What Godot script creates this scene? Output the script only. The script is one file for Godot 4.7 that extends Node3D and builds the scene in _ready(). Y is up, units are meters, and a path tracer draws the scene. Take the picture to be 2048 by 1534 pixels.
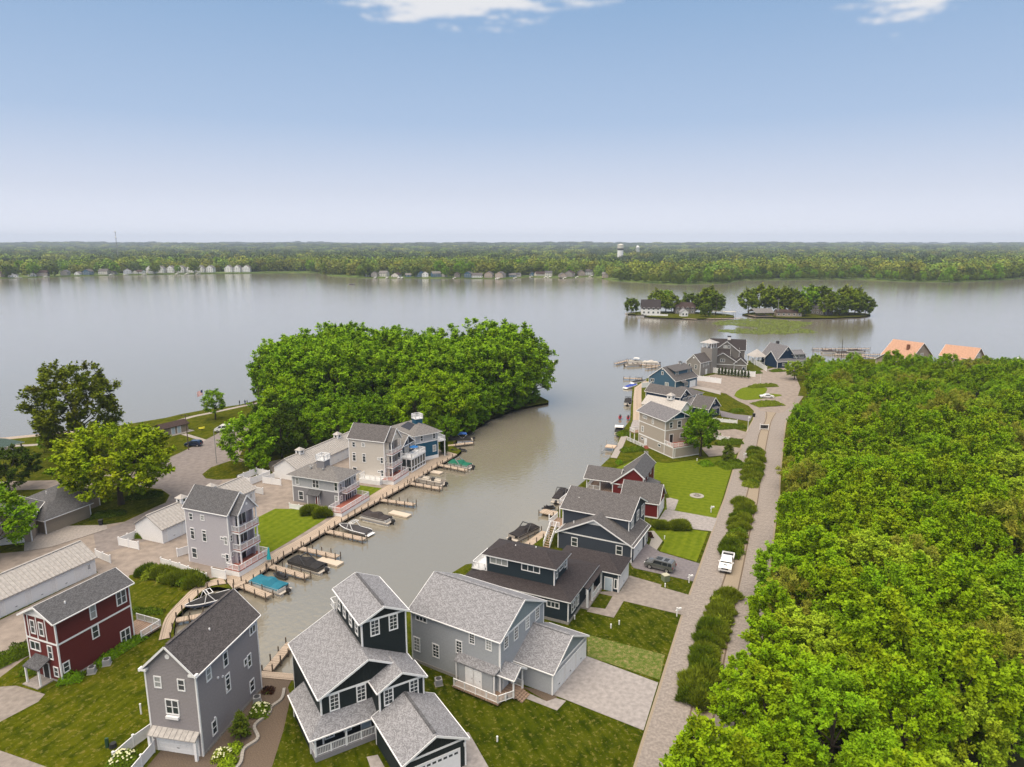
extends Node3D
# A lakeside subdivision seen from the air: canal with houses, docks and boats, woods, islands, a far shore.

var M := {}
var taken := {}
var rng := RandomNumberGenerator.new()
var mesh_cache := {}
var protos := {}

# ---------------------------------------------------------------- mesh builder
class MB:
	var v := PackedVector3Array()
	var n := PackedVector3Array()
	var t := PackedVector2Array()
	func tri(a: Vector3, b: Vector3, c: Vector3) -> void:
		var nn := (b - a).cross(c - a)
		if nn.length_squared() < 1e-14:
			return
		nn = nn.normalized()
		var ux := Vector3.RIGHT if absf(nn.y) > 0.999 else Vector3.UP.cross(nn).normalized()
		var vy := nn.cross(ux)
		for p: Vector3 in [a, c, b]:
			v.append(p)
			n.append(nn)
			t.append(Vector2(p.dot(ux), -p.dot(vy)))
	func quad(a: Vector3, b: Vector3, c: Vector3, d: Vector3) -> void:
		tri(a, b, c)
		tri(a, c, d)
	func fan(p: Array) -> void:
		for i in range(1, p.size() - 1):
			tri(p[0], p[i], p[i + 1])
	func box(c: Vector3, s: Vector3, b := Basis.IDENTITY) -> void:
		var h := s * 0.5
		var q := []
		for i in 8:
			q.append(c + b * Vector3(h.x if i & 1 else -h.x, h.y if i & 2 else -h.y, h.z if i & 4 else -h.z))
		quad(q[4], q[5], q[7], q[6])
		quad(q[1], q[0], q[2], q[3])
		quad(q[5], q[1], q[3], q[7])
		quad(q[0], q[4], q[6], q[2])
		quad(q[6], q[7], q[3], q[2])
		quad(q[0], q[1], q[5], q[4])
	func bar(p: Vector3, q: Vector3, w: float, h: float) -> void:
		var d := q - p
		var l := d.length()
		if l < 1e-5:
			return
		d /= l
		var up := Vector3.UP if absf(d.y) < 0.99 else Vector3.BACK
		var x := d.cross(up).normalized()
		box((p + q) * 0.5, Vector3(w, h, l), Basis(x, x.cross(d) * 1.0, -d))
	func tube(p: Vector3, q: Vector3, r0: float, r1: float, k := 8, caps := true) -> void:
		var d := (q - p).normalized()
		var x := d.cross(Vector3.UP if absf(d.y) < 0.9 else Vector3.RIGHT).normalized()
		var y := d.cross(x)
		var a := []
		var b := []
		for i in k:
			var o := x * cos(TAU * i / k) + y * sin(TAU * i / k)
			a.append(p + o * r0)
			b.append(q + o * r1)
		for i in k:
			var j := (i + 1) % k
			quad(a[j], a[i], b[i], b[j]) if false else quad(a[i], a[j], b[j], b[i])
		if caps:
			b.reverse()
			fan(a) if false else fan(b.duplicate())
			b.reverse()
			fan(a)
	# a sweep of closed rings (each the same number of points)
	func loft(rings: Array, cap := true) -> void:
		for i in rings.size() - 1:
			var a: Array = rings[i]
			var b: Array = rings[i + 1]
			for j in a.size():
				var k := (j + 1) % a.size()
				quad(a[j], a[k], b[k], b[j])
		if cap:
			var f: Array = rings[0].duplicate()
			f.reverse()
			fan(f)
			fan(rings[-1])
	func done() -> ArrayMesh:
		var am := ArrayMesh.new()
		if v.is_empty():
			return am
		var arr := []
		arr.resize(Mesh.ARRAY_MAX)
		arr[Mesh.ARRAY_VERTEX] = v
		arr[Mesh.ARRAY_NORMAL] = n
		arr[Mesh.ARRAY_TEX_UV] = t
		am.add_surface_from_arrays(Mesh.PRIMITIVE_TRIANGLES, arr)
		return am

# ---------------------------------------------------------------- scene tree helpers
func uniq(parent: Node, called: String) -> String:
	var key := str(parent.get_instance_id()) + called
	if not taken.has(key):
		taken[key] = 0
		return called
	taken[key] += 1
	return "%s_%03d" % [called, taken[key]]

func thing(called: String, label: String, category: String, at := Vector3.ZERO, turn := 0.0, group := "") -> Node3D:
	var o := Node3D.new()
	o.name = uniq(self, called)
	add_child(o)
	o.position = at
	o.rotation.y = turn
	tag(o, label, category, group)
	return o

func tag(o: Node, label: String, category: String, group := "") -> void:
	o.set_meta("label", label)
	o.set_meta("category", category)
	if group != "":
		o.set_meta("group", group)

func part(parent: Node, called: String, mesh: Mesh, mat: Material) -> MeshInstance3D:
	var o := MeshInstance3D.new()
	o.mesh = mesh
	o.material_override = mat
	o.name = uniq(parent, called)
	parent.add_child(o)
	return o

func pb(parent: Node, called: String, mb: MB, mat: Material) -> MeshInstance3D:
	return part(parent, called, mb.done(), mat)

func structure(called: String, mesh: Mesh, mat: Material) -> MeshInstance3D:
	var o := part(self, called, mesh, mat)
	o.set_meta("kind", "structure")
	return o

func copy_of(p: Node3D, at: Vector3, turn := 0.0, scl := Vector3.ONE, label := "", group := "") -> Node3D:
	var o: Node3D
	if p.get_parent() == null:
		o = p
		o.name = uniq(self, p.get_meta("stem"))
		add_child(o)
	else:
		o = p.duplicate()
		o.name = uniq(self, p.get_meta("stem"))
		add_child(o)
	o.transform = Transform3D(Basis(Vector3.UP, turn).scaled_local(scl), at)
	if label != "":
		o.set_meta("label", label)
	if group != "":
		o.set_meta("group", group)
	return o

# ---------------------------------------------------------------- textures and materials
func lin(r: float, g: float, b: float) -> Color:
	return Color(r, g, b).linear_to_srgb()

func noise_img(sz: int, freq: float, seed_: int, oct := 4) -> Image:
	var f := FastNoiseLite.new()
	f.seed = seed_
	f.noise_type = FastNoiseLite.TYPE_SIMPLEX_SMOOTH
	f.frequency = freq
	f.fractal_octaves = oct
	return f.get_seamless_image(sz, sz)

# grey texture of multipliers lo..hi from layered noise
func grain(sz: int, lo: float, hi: float, seed_: int, fine := 0.12, coarse := 0.012, mix := 0.5) -> ImageTexture:
	var a := noise_img(sz, fine, seed_, 3)
	var b := noise_img(sz, coarse, seed_ + 7, 4)
	var im := Image.create(sz, sz, false, Image.FORMAT_RGB8)
	for y in sz:
		for x in sz:
			var k := clampf(lerpf(a.get_pixel(x, y).r, b.get_pixel(x, y).r, mix), 0.0, 1.0)
			k = lerpf(lo, hi, k)
			im.set_pixel(x, y, Color(k, k, k))
	return ImageTexture.create_from_image(im)

func ramp_tex(sz: int, cols: Array, seed_: int, fine := 0.1, coarse := 0.012, mix := 0.5) -> ImageTexture:
	var a := noise_img(sz, fine, seed_, 3)
	var b := noise_img(sz, coarse, seed_ + 7, 4)
	var im := Image.create(sz, sz, false, Image.FORMAT_RGB8)
	var m := cols.size() - 1
	for y in sz:
		for x in sz:
			var k := clampf((lerpf(a.get_pixel(x, y).r, b.get_pixel(x, y).r, mix) - 0.2) / 0.6, 0.0, 0.999) * m
			var i := int(k)
			var c: Color = (cols[i] as Color).lerp(cols[i + 1], k - i)
			im.set_pixel(x, y, c)
	return ImageTexture.create_from_image(im)

# turf: mottled, with mower streaks along v and dry straw patches
func turf_tex(cols: Array, seed_: int, streak: float, dry: float) -> ImageTexture:
	var sz := 512
	var a := noise_img(sz, 0.22, seed_, 3)
	var b := noise_img(sz, 0.014, seed_ + 7, 4)
	var c := noise_img(sz, 0.035, seed_ + 13, 3)
	var d := noise_img(sz, 0.05, seed_ + 21, 4)
	var im := Image.create(sz, sz, false, Image.FORMAT_RGB8)
	var m := cols.size() - 2
	for y in sz:
		for x in sz:
			var st := c.get_pixel(x, (y / 7 + x / 40) % sz).r - 0.5
			var k := 0.5 + (a.get_pixel(x, y).r - 0.5) * 0.55 + (b.get_pixel(x, y).r - 0.5) * 1.0 + st * streak
			k = clampf(k, 0.0, 0.999) * m
			var i := int(k)
			var q: Color = (cols[i] as Color).lerp(cols[i + 1], k - i)
			q = q.lerp(cols[-1], smoothstep(0.60, 0.82, d.get_pixel(x, y).r + (a.get_pixel(x, y).r - 0.5) * 0.25) * dry)
			im.set_pixel(x, y, q)
	return ImageTexture.create_from_image(im)

func shingle_tex() -> ImageTexture:
	var sz := 512
	var im := Image.create(sz, sz, false, Image.FORMAT_RGB8)
	var rows := 28
	var r := RandomNumberGenerator.new()
	r.seed = 5
	var nz := noise_img(sz, 0.25, 9, 2)
	var tabs := []
	for i in rows:
		var l := []
		var x := r.randi_range(0, 30)
		var start := x
		while x < sz + start:
			var w := r.randi_range(14, 36)
			l.append([x, w, r.randf_range(0.82, 1.14)])
			x += w
		tabs.append(l)
	for i in rows:
		var y0 := int(float(i) * sz / rows)
		var y1 := int(float(i + 1) * sz / rows)
		for tb in tabs[i]:
			for x in range(tb[0], tb[0] + tb[1]):
				for y in range(y0, y1):
					var k: float = tb[2] * (0.82 + 0.36 * nz.get_pixel(x % sz, y).r)
					k = clampf(k * 0.72, 0.0, 1.0)
					im.set_pixel(x % sz, y, Color(k, k, k * 1.0))
	return ImageTexture.create_from_image(im)

# height texture: lapped boards (rows) along v
func lap_tex(rows: int) -> ImageTexture:
	var im := Image.create(8, 128, false, Image.FORMAT_RGB8)
	for y in 128:
		var f := fmod(float(y) / 128.0 * rows, 1.0)
		var k := f if f < 0.94 else (1.0 - f) / 0.06
		for x in 8:
			im.set_pixel(x, y, Color(k, k, k))
	return ImageTexture.create_from_image(im)

func batten_tex(n: int) -> ImageTexture:
	var im := Image.create(128, 8, false, Image.FORMAT_RGB8)
	for x in 128:
		var f := fmod(float(x) / 128.0 * n, 1.0)
		var k := 1.0 if f > 0.4 and f < 0.6 else 0.0
		for y in 8:
			im.set_pixel(x, y, Color(k, k, k))
	return ImageTexture.create_from_image(im)

func plank_tex(n: int, lo: float, hi: float, seed_: int) -> ImageTexture:
	var sz := 256
	var im := Image.create(sz, sz, false, Image.FORMAT_RGB8)
	var r := RandomNumberGenerator.new()
	r.seed = seed_
	var nz := noise_img(sz, 0.06, seed_, 3)
	for i in n:
		var k0 := r.randf_range(lo, hi)
		for x in range(i * sz / n, (i + 1) * sz / n):
			var edge := 0.35 if x == i * sz / n else 1.0
			for y in sz:
				var k := clampf(k0 * (0.8 + 0.4 * nz.get_pixel(x, y).r) * edge, 0.0, 1.0)
				im.set_pixel(x, y, Color(k, k * 0.985, k * 0.96))
	return ImageTexture.create_from_image(im)

func mat(called: String, c: Color, rough := 0.8, tex: Texture2D = null, scale := 1.0, tri := false) -> StandardMaterial3D:
	var m := StandardMaterial3D.new()
	m.resource_name = called
	m.albedo_color = c
	m.roughness = rough
	m.metallic_specular = 0.4
	if tex != null:
		m.albedo_texture = tex
		m.uv1_scale = Vector3.ONE * scale
		m.texture_filter = BaseMaterial3D.TEXTURE_FILTER_LINEAR_WITH_MIPMAPS_ANISOTROPIC
	if tri:
		m.uv1_triplanar = true
		m.uv1_world_triplanar = true
	M[called] = m
	return m

func relief(m: StandardMaterial3D, tex: Texture2D, cm: float) -> void:
	m.heightmap_enabled = true
	m.heightmap_texture = tex
	m.heightmap_scale = cm

func siding(called: String, c: Color) -> void:
	var m := mat(called, c, 0.7, M_tex.wall, 0.5)
	relief(m, M_tex.lap, 2.0)

func battens(called: String, c: Color) -> void:
	var m := mat(called, c, 0.7, M_tex.wall, 0.5)
	relief(m, M_tex.batten, 3.0)

func shingles(called: String, c: Color) -> void:
	mat(called, c, 0.9, M_tex.shingle, 0.36)

var M_tex := {}

func make_materials() -> void:
	M_tex.wall = grain(256, 0.9, 1.0, 3, 0.05, 0.02)
	M_tex.lap = lap_tex(12)
	M_tex.batten = batten_tex(5)
	M_tex.shingle = shingle_tex()
	M_tex.conc = grain(512, 0.72, 1.0, 11, 0.2, 0.015, 0.6)
	M_tex.plank = plank_tex(16, 0.75, 1.0, 21)
	mat("white", lin(0.85, 0.85, 0.85), 0.5, M_tex.wall, 0.5)
	mat("white_wall", lin(0.83, 0.825, 0.82), 0.6, M_tex.wall, 0.5)
	relief(M.white_wall, M_tex.batten, 2.0)
	mat("door_white", lin(0.72, 0.73, 0.74), 0.5)
	mat("door_blue", lin(0.42, 0.5, 0.56), 0.5)
	mat("door_red", lin(0.14, 0.02, 0.02), 0.5)
	mat("glass", lin(0.035, 0.045, 0.05), 0.06)
	M.glass.metallic_specular = 0.6
	mat("glass_blind", lin(0.30, 0.31, 0.30), 0.15)
	mat("black", lin(0.02, 0.02, 0.022), 0.6)
	mat("dark_metal", lin(0.05, 0.05, 0.052), 0.5)
	mat("chrome", lin(0.55, 0.55, 0.56), 0.3)
	M.chrome.metallic = 0.8
	mat("ac_grey", lin(0.30, 0.30, 0.30), 0.7)
	mat("concrete", lin(0.40, 0.36, 0.33), 0.9, M_tex.conc, 0.25, true)
	mat("foundation", lin(0.42, 0.40, 0.37), 0.9, M_tex.conc, 0.5)
	mat("deck_wood", lin(0.36, 0.26, 0.20), 0.85, M_tex.plank, 0.5)
	mat("deck_red", lin(0.30, 0.10, 0.07), 0.85)
	mat("dock_wood", lin(0.46, 0.38, 0.31), 0.9, M_tex.plank, 0.45)
	mat("post_wood", lin(0.10, 0.075, 0.055), 0.95)
	for a in [["mauve", 0.30, 0.277, 0.285], ["mauve_light", 0.44, 0.41, 0.43], ["red", 0.13, 0.02, 0.017], ["lavender", 0.47, 0.45, 0.48], ["grey_dark", 0.24, 0.235, 0.25], ["grey_light", 0.46, 0.47, 0.49], ["beige", 0.57, 0.53, 0.48], ["navy_dark", 0.025, 0.035, 0.05], ["teal", 0.012, 0.085, 0.15], ["forest_black", 0.011, 0.018, 0.019], ["silver_blue", 0.38, 0.40, 0.425], ["navy_slate", 0.02, 0.034, 0.045], ["slate_blue", 0.045, 0.056, 0.076], ["barn_red", 0.15, 0.012, 0.012], ["taupe", 0.42, 0.37, 0.315], ["navy", 0.007, 0.028, 0.065], ["sea_blue", 0.05, 0.12, 0.19], ["greige", 0.27, 0.25, 0.23], ["brown_grey", 0.18, 0.165, 0.15], ["tan", 0.34, 0.28, 0.23], ["stone_tan", 0.30, 0.25, 0.19], ["cream", 0.6, 0.58, 0.52], ["pale_grey", 0.5, 0.52, 0.55]]:
		siding(a[0], lin(a[1], a[2], a[3]))
	battens("forest_black_batten", lin(0.009, 0.015, 0.015))
	battens("silver_batten", lin(0.26, 0.31, 0.33))
	battens("grey_batten", lin(0.46, 0.47, 0.49))
	for a in [["roof_charcoal", 0.165, 0.148, 0.146], ["roof_slate", 0.175, 0.175, 0.185], ["roof_weathered", 0.310, 0.295, 0.285], ["roof_light", 0.430, 0.430, 0.455], ["roof_brown", 0.072, 0.060, 0.063], ["roof_grey", 0.195, 0.182, 0.182], ["roof_mid", 0.290, 0.283, 0.300], ["roof_umber", 0.095, 0.060, 0.052], ["roof_orange", 0.85, 0.50, 0.34], ["roof_green", 0.10, 0.17, 0.15]]:
		shingles(a[0], lin(a[1], a[2], a[3]))
	mat("metal_roof", lin(0.50, 0.47, 0.44), 0.5, M_tex.conc, 0.2)
	# ground covers
	var straw := lin(0.17, 0.14, 0.05)
	mat("grass", Color.WHITE, 0.95, turf_tex([lin(0.031, 0.044, 0.0017), lin(0.050, 0.063, 0.0025), lin(0.065, 0.075, 0.0038), lin(0.085, 0.085, 0.0084), straw], 31, 0.5, 0.5), 0.05)
	mat("lawn", Color.WHITE, 0.95, turf_tex([lin(0.019, 0.030, 0.0013), lin(0.034, 0.047, 0.0017), lin(0.046, 0.057, 0.0025), lin(0.059, 0.068, 0.0050), straw], 37, 0.9, 0.65), 0.055)
	mat("lawn_bright", Color.WHITE, 0.95, turf_tex([lin(0.028, 0.040, 0.0017), lin(0.048, 0.060, 0.0021), lin(0.065, 0.073, 0.0029), lin(0.085, 0.084, 0.0067), straw], 33, 0.9, 0.6), 0.05)
	for k in ["grass", "lawn", "lawn_bright"]:
		M[k].metallic_specular = 0.08
	var sod := ramp_tex(512, [lin(0.05, 0.09, 0.012), lin(0.08, 0.115, 0.02), lin(0.15, 0.145, 0.05), lin(0.30, 0.22, 0.12)], 41, 0.09, 0.02, 0.5)
	mat("sod", Color.WHITE, 0.95, sod, 0.12, true)
	M_tex.stripe = stripe_tex()
	mat("striped_lawn", Color.WHITE, 0.95, M_tex.stripe, 0.1)
	M.striped_lawn.metallic_specular = 0.08
	M.sod.metallic_specular = 0.08
	mat("road", lin(0.295, 0.258, 0.230), 0.9, paver_tex(), 0.2)
	mat("yard_paving", lin(0.32, 0.268, 0.228), 0.92, M_tex.conc, 0.06, true)
	mat("asphalt", lin(0.255, 0.222, 0.208), 0.92, M_tex.conc, 0.08, true)
	mat("drive_grey", lin(0.375, 0.345, 0.33), 0.9, M_tex.conc, 0.15, true)
	mat("drive_tan", lin(0.30, 0.262, 0.232), 0.9, M_tex.conc, 0.12, true)
	mat("drive_dark", lin(0.21, 0.19, 0.20), 0.85, M_tex.conc, 0.2, true)
	mat("gravel", lin(0.42, 0.345, 0.255), 0.95, grain(512, 0.6, 1.0, 51, 0.45, 0.03, 0.3), 0.4, true)
	mat("mulch", lin(0.10, 0.07, 0.05), 1.0, grain(256, 0.5, 1.0, 53, 0.4, 0.05, 0.3), 0.5, true)
	mat("garden_soil", lin(0.20, 0.15, 0.11), 1.0, grain(256, 0.55, 1.0, 54, 0.35, 0.05, 0.4), 0.4, true)
	mat("forest_soil", lin(0.035, 0.04, 0.012), 1.0, M_tex.conc, 0.2, true)
	mat("sand", lin(0.45, 0.37, 0.30), 1.0, M_tex.conc, 0.2, true)
	mat("stone", lin(0.42, 0.39, 0.35), 0.9, M_tex.conc, 0.6, true)
	var fl := ramp_tex(512, [lin(0.03, 0.055, 0.008), lin(0.05, 0.085, 0.012), lin(0.09, 0.13, 0.02), lin(0.14, 0.16, 0.05)], 61, 0.05, 0.02, 0.5)
	mat("far_land", Color.WHITE, 1.0, fl, 0.0015, true)
	# water
	var w := mat("water", lin(0.34, 0.31, 0.245), 0.05)
	w.metallic = 0.5
	w.metallic_specular = 1.0
	var wn := FastNoiseLite.new()
	wn.seed = 77
	wn.frequency = 0.02
	wn.fractal_octaves = 4
	wn.fractal_gain = 0.55
	wn.domain_warp_enabled = true
	wn.domain_warp_amplitude = 14.0
	wn.domain_warp_frequency = 0.02
	var wi := wn.get_seamless_image(1024, 1024)
	wi.convert(Image.FORMAT_RGBA8)
	wi.bump_map_to_normal_map(6.0)
	w.normal_enabled = true
	w.normal_texture = ImageTexture.create_from_image(wi)
	w.normal_scale = 0.14
	w.uv1_scale = Vector3.ONE * 0.035
	w.uv1_triplanar = true
	w.uv1_world_triplanar = true

func stripe_tex() -> ImageTexture:
	var sz := 512
	var a := noise_img(sz, 0.2, 71, 3)
	var b := noise_img(sz, 0.015, 73, 3)
	var im := Image.create(sz, sz, false, Image.FORMAT_RGB8)
	var c0 := lin(0.075, 0.110, 0.006)
	var c1 := lin(0.135, 0.165, 0.012)
	for y in sz:
		for x in sz:
			var s := 0.5 + 0.28 * tanh(3.0 * sin(TAU * (float(x) / sz * 6.0 + 0.05 * b.get_pixel(x, y).r)))
			var k := clampf(s * 0.55 + (a.get_pixel(x, y).r - 0.5) * 0.5 + (b.get_pixel(x, y).r - 0.5) * 0.9 + 0.22, 0.0, 1.0)
			im.set_pixel(x, y, c0.lerp(c1, k))
	return ImageTexture.create_from_image(im)

func paver_tex() -> ImageTexture:
	var sz := 512
	var a := noise_img(sz, 0.2, 81, 3)
	var b := noise_img(sz, 0.02, 83, 3)
	var im := Image.create(sz, sz, false, Image.FORMAT_RGB8)
	var r := RandomNumberGenerator.new()
	r.seed = 8
	var rows := []
	for i in 20:
		rows.append(r.randf_range(0.955, 1.0))
	for y in sz:
		for x in sz:
			var k: float = rows[int(y * 20.0 / sz)] * (0.86 + 0.16 * a.get_pixel(x, y).r) * (0.84 + 0.24 * b.get_pixel(x, y).r)
			im.set_pixel(x, y, Color(k, k, k).clamp())
	return ImageTexture.create_from_image(im)

# ---------------------------------------------------------------- house kit (all in the house's own axes)
func slab(h: Node, called: String, c: Array, th: float, m: Material) -> MeshInstance3D:
	# c: corners of the top face, counter-clockwise from above
	var mb := MB.new()
	var lo := []
	for p: Vector3 in c:
		lo.append(p - Vector3(0, th, 0))
	mb.fan(c)
	var lr := lo.duplicate()
	lr.reverse()
	mb.fan(lr)
	for i in c.size():
		var j := (i + 1) % c.size()
		mb.quad(lo[i], lo[j], c[j], c[i])
	return pb(h, called, mb, m)

func boards(h: Node, called: String, pairs: Array, w: float, hh: float, m: Material) -> void:
	for p in pairs:
		var mb := MB.new()
		mb.bar(p[0], p[1], w, hh)
		pb(h, called, mb, m)

# gabled block: ridge along local z of T; o = {y0, lo (left eave width/height)}
func gable(h: Node, o: Vector3, ang: float, W: float, L: float, he: float, hr: float, oe: float, og: float, wall: String, roof: String, opt := {}) -> Transform3D:
	var T := Transform3D(Basis(Vector3.UP, ang), o)
	var k := (hr - he) / (W * 0.5 + oe)
	var y0: float = opt.get("y0", 0.0)
	var th := 0.16
	var yw := he + k * oe - th
	var yr := hr - th
	var a := W * 0.5
	var b := L * 0.5
	var P := func(x: float, y: float, z: float) -> Vector3: return T * Vector3(x, y, z)
	var split: float = opt.get("split", -1.0)
	if wall != "":
		var lowm: String = opt.get("low", wall)
		var segs := [[y0, yw, wall]] if split < 0 else [[y0, split, lowm], [split, yw, wall]]
		for s in segs:
			var mb := MB.new()
			mb.quad(P.call(-a, s[0], -b), P.call(-a, s[0], b), P.call(-a, s[1], b), P.call(-a, s[1], -b))
			mb.quad(P.call(a, s[0], b), P.call(a, s[0], -b), P.call(a, s[1], -b), P.call(a, s[1], b))
			if opt.has("front_mat"):
				var fm := MB.new()
				fm.fan([P.call(-a, s[0], b), P.call(a, s[0], b), P.call(a, yw, b), P.call(0, yr, b), P.call(-a, yw, b)])
				pb(h, "front_wall", fm, M[opt.front_mat])
			else:
				mb.quad(P.call(-a, s[0], b), P.call(a, s[0], b), P.call(a, s[1], b), P.call(-a, s[1], b))
			mb.quad(P.call(a, s[0], -b), P.call(-a, s[0], -b), P.call(-a, s[1], -b), P.call(a, s[1], -b))
			if s[1] == yw and opt.has("front_mat"):
				mb.tri(P.call(a, yw, -b), P.call(-a, yw, -b), P.call(0, yr, -b))
			elif s[1] == yw and not opt.has("gable_mat"):
				mb.tri(P.call(-a, yw, b), P.call(a, yw, b), P.call(0, yr, b))
				mb.tri(P.call(a, yw, -b), P.call(-a, yw, -b), P.call(0, yr, -b))
			pb(h, "wall", mb, M[s[2]])
		if opt.has("gable_mat"):
			var mb := MB.new()
			mb.tri(P.call(-a, yw, b), P.call(a, yw, b), P.call(0, yr, b))
			mb.tri(P.call(a, yw, -b), P.call(-a, yw, -b), P.call(0, yr, -b))
			pb(h, "gable_wall", mb, M[opt.gable_mat])
			boards(h, "band_board", [[P.call(-a, yw, b + 0.03), P.call(a, yw, b + 0.03)]], 0.05, 0.22, M.white)
		if split > 0 and opt.get("band", true):
			boards(h, "band_board", [[P.call(-a, split, b + 0.03), P.call(a, split, b + 0.03)], [P.call(-a - 0.03, split, -b), P.call(-a - 0.03, split, b)], [P.call(a + 0.03, split, -b), P.call(a + 0.03, split, b)]], 0.05, 0.22, M.white)
		if opt.get("corners", true):
			for c in [[-1, 1], [1, 1], [-1, -1], [1, -1]]:
				var mb := MB.new()
				mb.box(P.call(c[0] * (a - 0.05), (y0 + yw) * 0.5, c[1] * (b - 0.05)), Vector3(0.17, yw - y0, 0.17), T.basis)
				pb(h, "corner_board", mb, M[opt.get("corner_mat", "white")])
	var ae := a + oe
	var be := b + og
	if roof != "":
		var R := pb(h, "roof", roof_pair(P, ae, be, he, hr, th), M[roof])
		if opt.get("fascia", true):
			for s in [-1, 1]:
				for e in [-1, 1]:
					if opt.get("rake", 0) == 0 or opt.rake == e:
						boards(R, "rake_board", [[P.call(s * ae, he - 0.09, e * (be + 0.02)), P.call(0, hr - 0.09, e * (be + 0.02))]], 0.05, 0.22, M.white)
				boards(R, "gutter", [[P.call(s * (ae + 0.05), he - 0.08, -be), P.call(s * (ae + 0.05), he - 0.08, be)]], 0.1, 0.12, M.white)
		if opt.get("ridge", false):
			boards(R, "ridge_vent", [[P.call(0, hr + 0.03, -be + 0.4), P.call(0, hr + 0.03, be - 0.4)]], 0.3, 0.06, M[opt.get("ridge_mat", roof)])
	return T

func roof_pair(P: Callable, ae: float, be: float, he: float, hr: float, th: float) -> MB:
	var mb := MB.new()
	for s in [-1.0, 1.0]:
		var c := [P.call(s * ae, he, -be), P.call(s * ae, he, be), P.call(0.0, hr, be), P.call(0.0, hr, -be)]
		if s > 0:
			c = [c[1], c[0], c[3], c[2]]
		mb.fan(c)
		var lo := []
		for p: Vector3 in c:
			lo.append(p - Vector3(0, th, 0))
		for i in 4:
			var j := (i + 1) % 4
			if i != 2:
				mb.quad(lo[i], lo[j], c[j], c[i])
		lo.reverse()
		mb.fan(lo)
	return mb

func hip(h: Node, o: Vector3, ang: float, W: float, L: float, he: float, hr: float, ov: float, wall: String, roof: String, opt := {}) -> Transform3D:
	var T := Transform3D(Basis(Vector3.UP, ang), o)
	var P := func(x: float, y: float, z: float) -> Vector3: return T * Vector3(x, y, z)
	var y0: float = opt.get("y0", 0.0)
	var a := W * 0.5
	var b := L * 0.5
	var yw := he - 0.1
	if wall != "":
		var split: float = opt.get("split", -1.0)
		var segs := [[y0, yw, wall]] if split < 0 else [[y0, split, opt.low], [split, yw, wall]]
		for s in segs:
			var mb := MB.new()
			mb.quad(P.call(-a, s[0], -b), P.call(-a, s[0], b), P.call(-a, s[1], b), P.call(-a, s[1], -b))
			mb.quad(P.call(a, s[0], b), P.call(a, s[0], -b), P.call(a, s[1], -b), P.call(a, s[1], b))
			mb.quad(P.call(-a, s[0], b), P.call(a, s[0], b), P.call(a, s[1], b), P.call(-a, s[1], b))
			mb.quad(P.call(a, s[0], -b), P.call(-a, s[0], -b), P.call(-a, s[1], -b), P.call(a, s[1], -b))
			pb(h, "wall", mb, M[s[2]])
		if split > 0:
			boards(h, "band_board", [[P.call(-a, split, b + 0.03), P.call(a, split, b + 0.03)], [P.call(-a - 0.03, split, -b), P.call(-a - 0.03, split, b)]], 0.05, 0.22, M.white)
		for c in [[-1, 1], [1, 1], [-1, -1], [1, -1]]:
			var mb := MB.new()
			mb.box(P.call(c[0] * (a - 0.05), (y0 + yw) * 0.5, c[1] * (b - 0.05)), Vector3(0.17, yw - y0, 0.17), T.basis)
			pb(h, "corner_board", mb, M.white)
	a += ov
	b += ov
	var r: float = opt.get("ridge_half", maxf(0.0, b - a))
	var mb := MB.new()
	var e := [P.call(-a, he, -b), P.call(-a, he, b), P.call(a, he, b), P.call(a, he, -b)]
	var r0: Vector3 = P.call(0.0, hr, -r)
	var r1: Vector3 = P.call(0.0, hr, r)
	mb.quad(e[0], e[1], r1, r0)
	mb.tri(e[1], e[2], r1)
	mb.quad(e[2], e[3], r0, r1)
	mb.tri(e[3], e[0], r0)
	var R := pb(h, "roof", mb, M[roof])
	slab(R, "soffit", [e[0] - Vector3(0, 0.02, 0), e[1] - Vector3(0, 0.02, 0), e[2] - Vector3(0, 0.02, 0), e[3] - Vector3(0, 0.02, 0)], 0.16, M.white)
	return T

# transform of a spot on a face of a W x L block: u to the right seen from outside, y up, z out
func spot(T: Transform3D, f: String, W: float, L: float, u: float, y: float, off := 0.0) -> Transform3D:
	var t: Transform3D
	match f:
		"F": t = Transform3D(Basis.IDENTITY, Vector3(u, y, L * 0.5 + off))
		"B": t = Transform3D(Basis(Vector3.UP, PI), Vector3(-u, y, -L * 0.5 - off))
		"L": t = Transform3D(Basis(Vector3.UP, -PI / 2), Vector3(-W * 0.5 - off, y, u))
		_: t = Transform3D(Basis(Vector3.UP, PI / 2), Vector3(W * 0.5 + off, y, -u))
	return T * t

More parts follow.
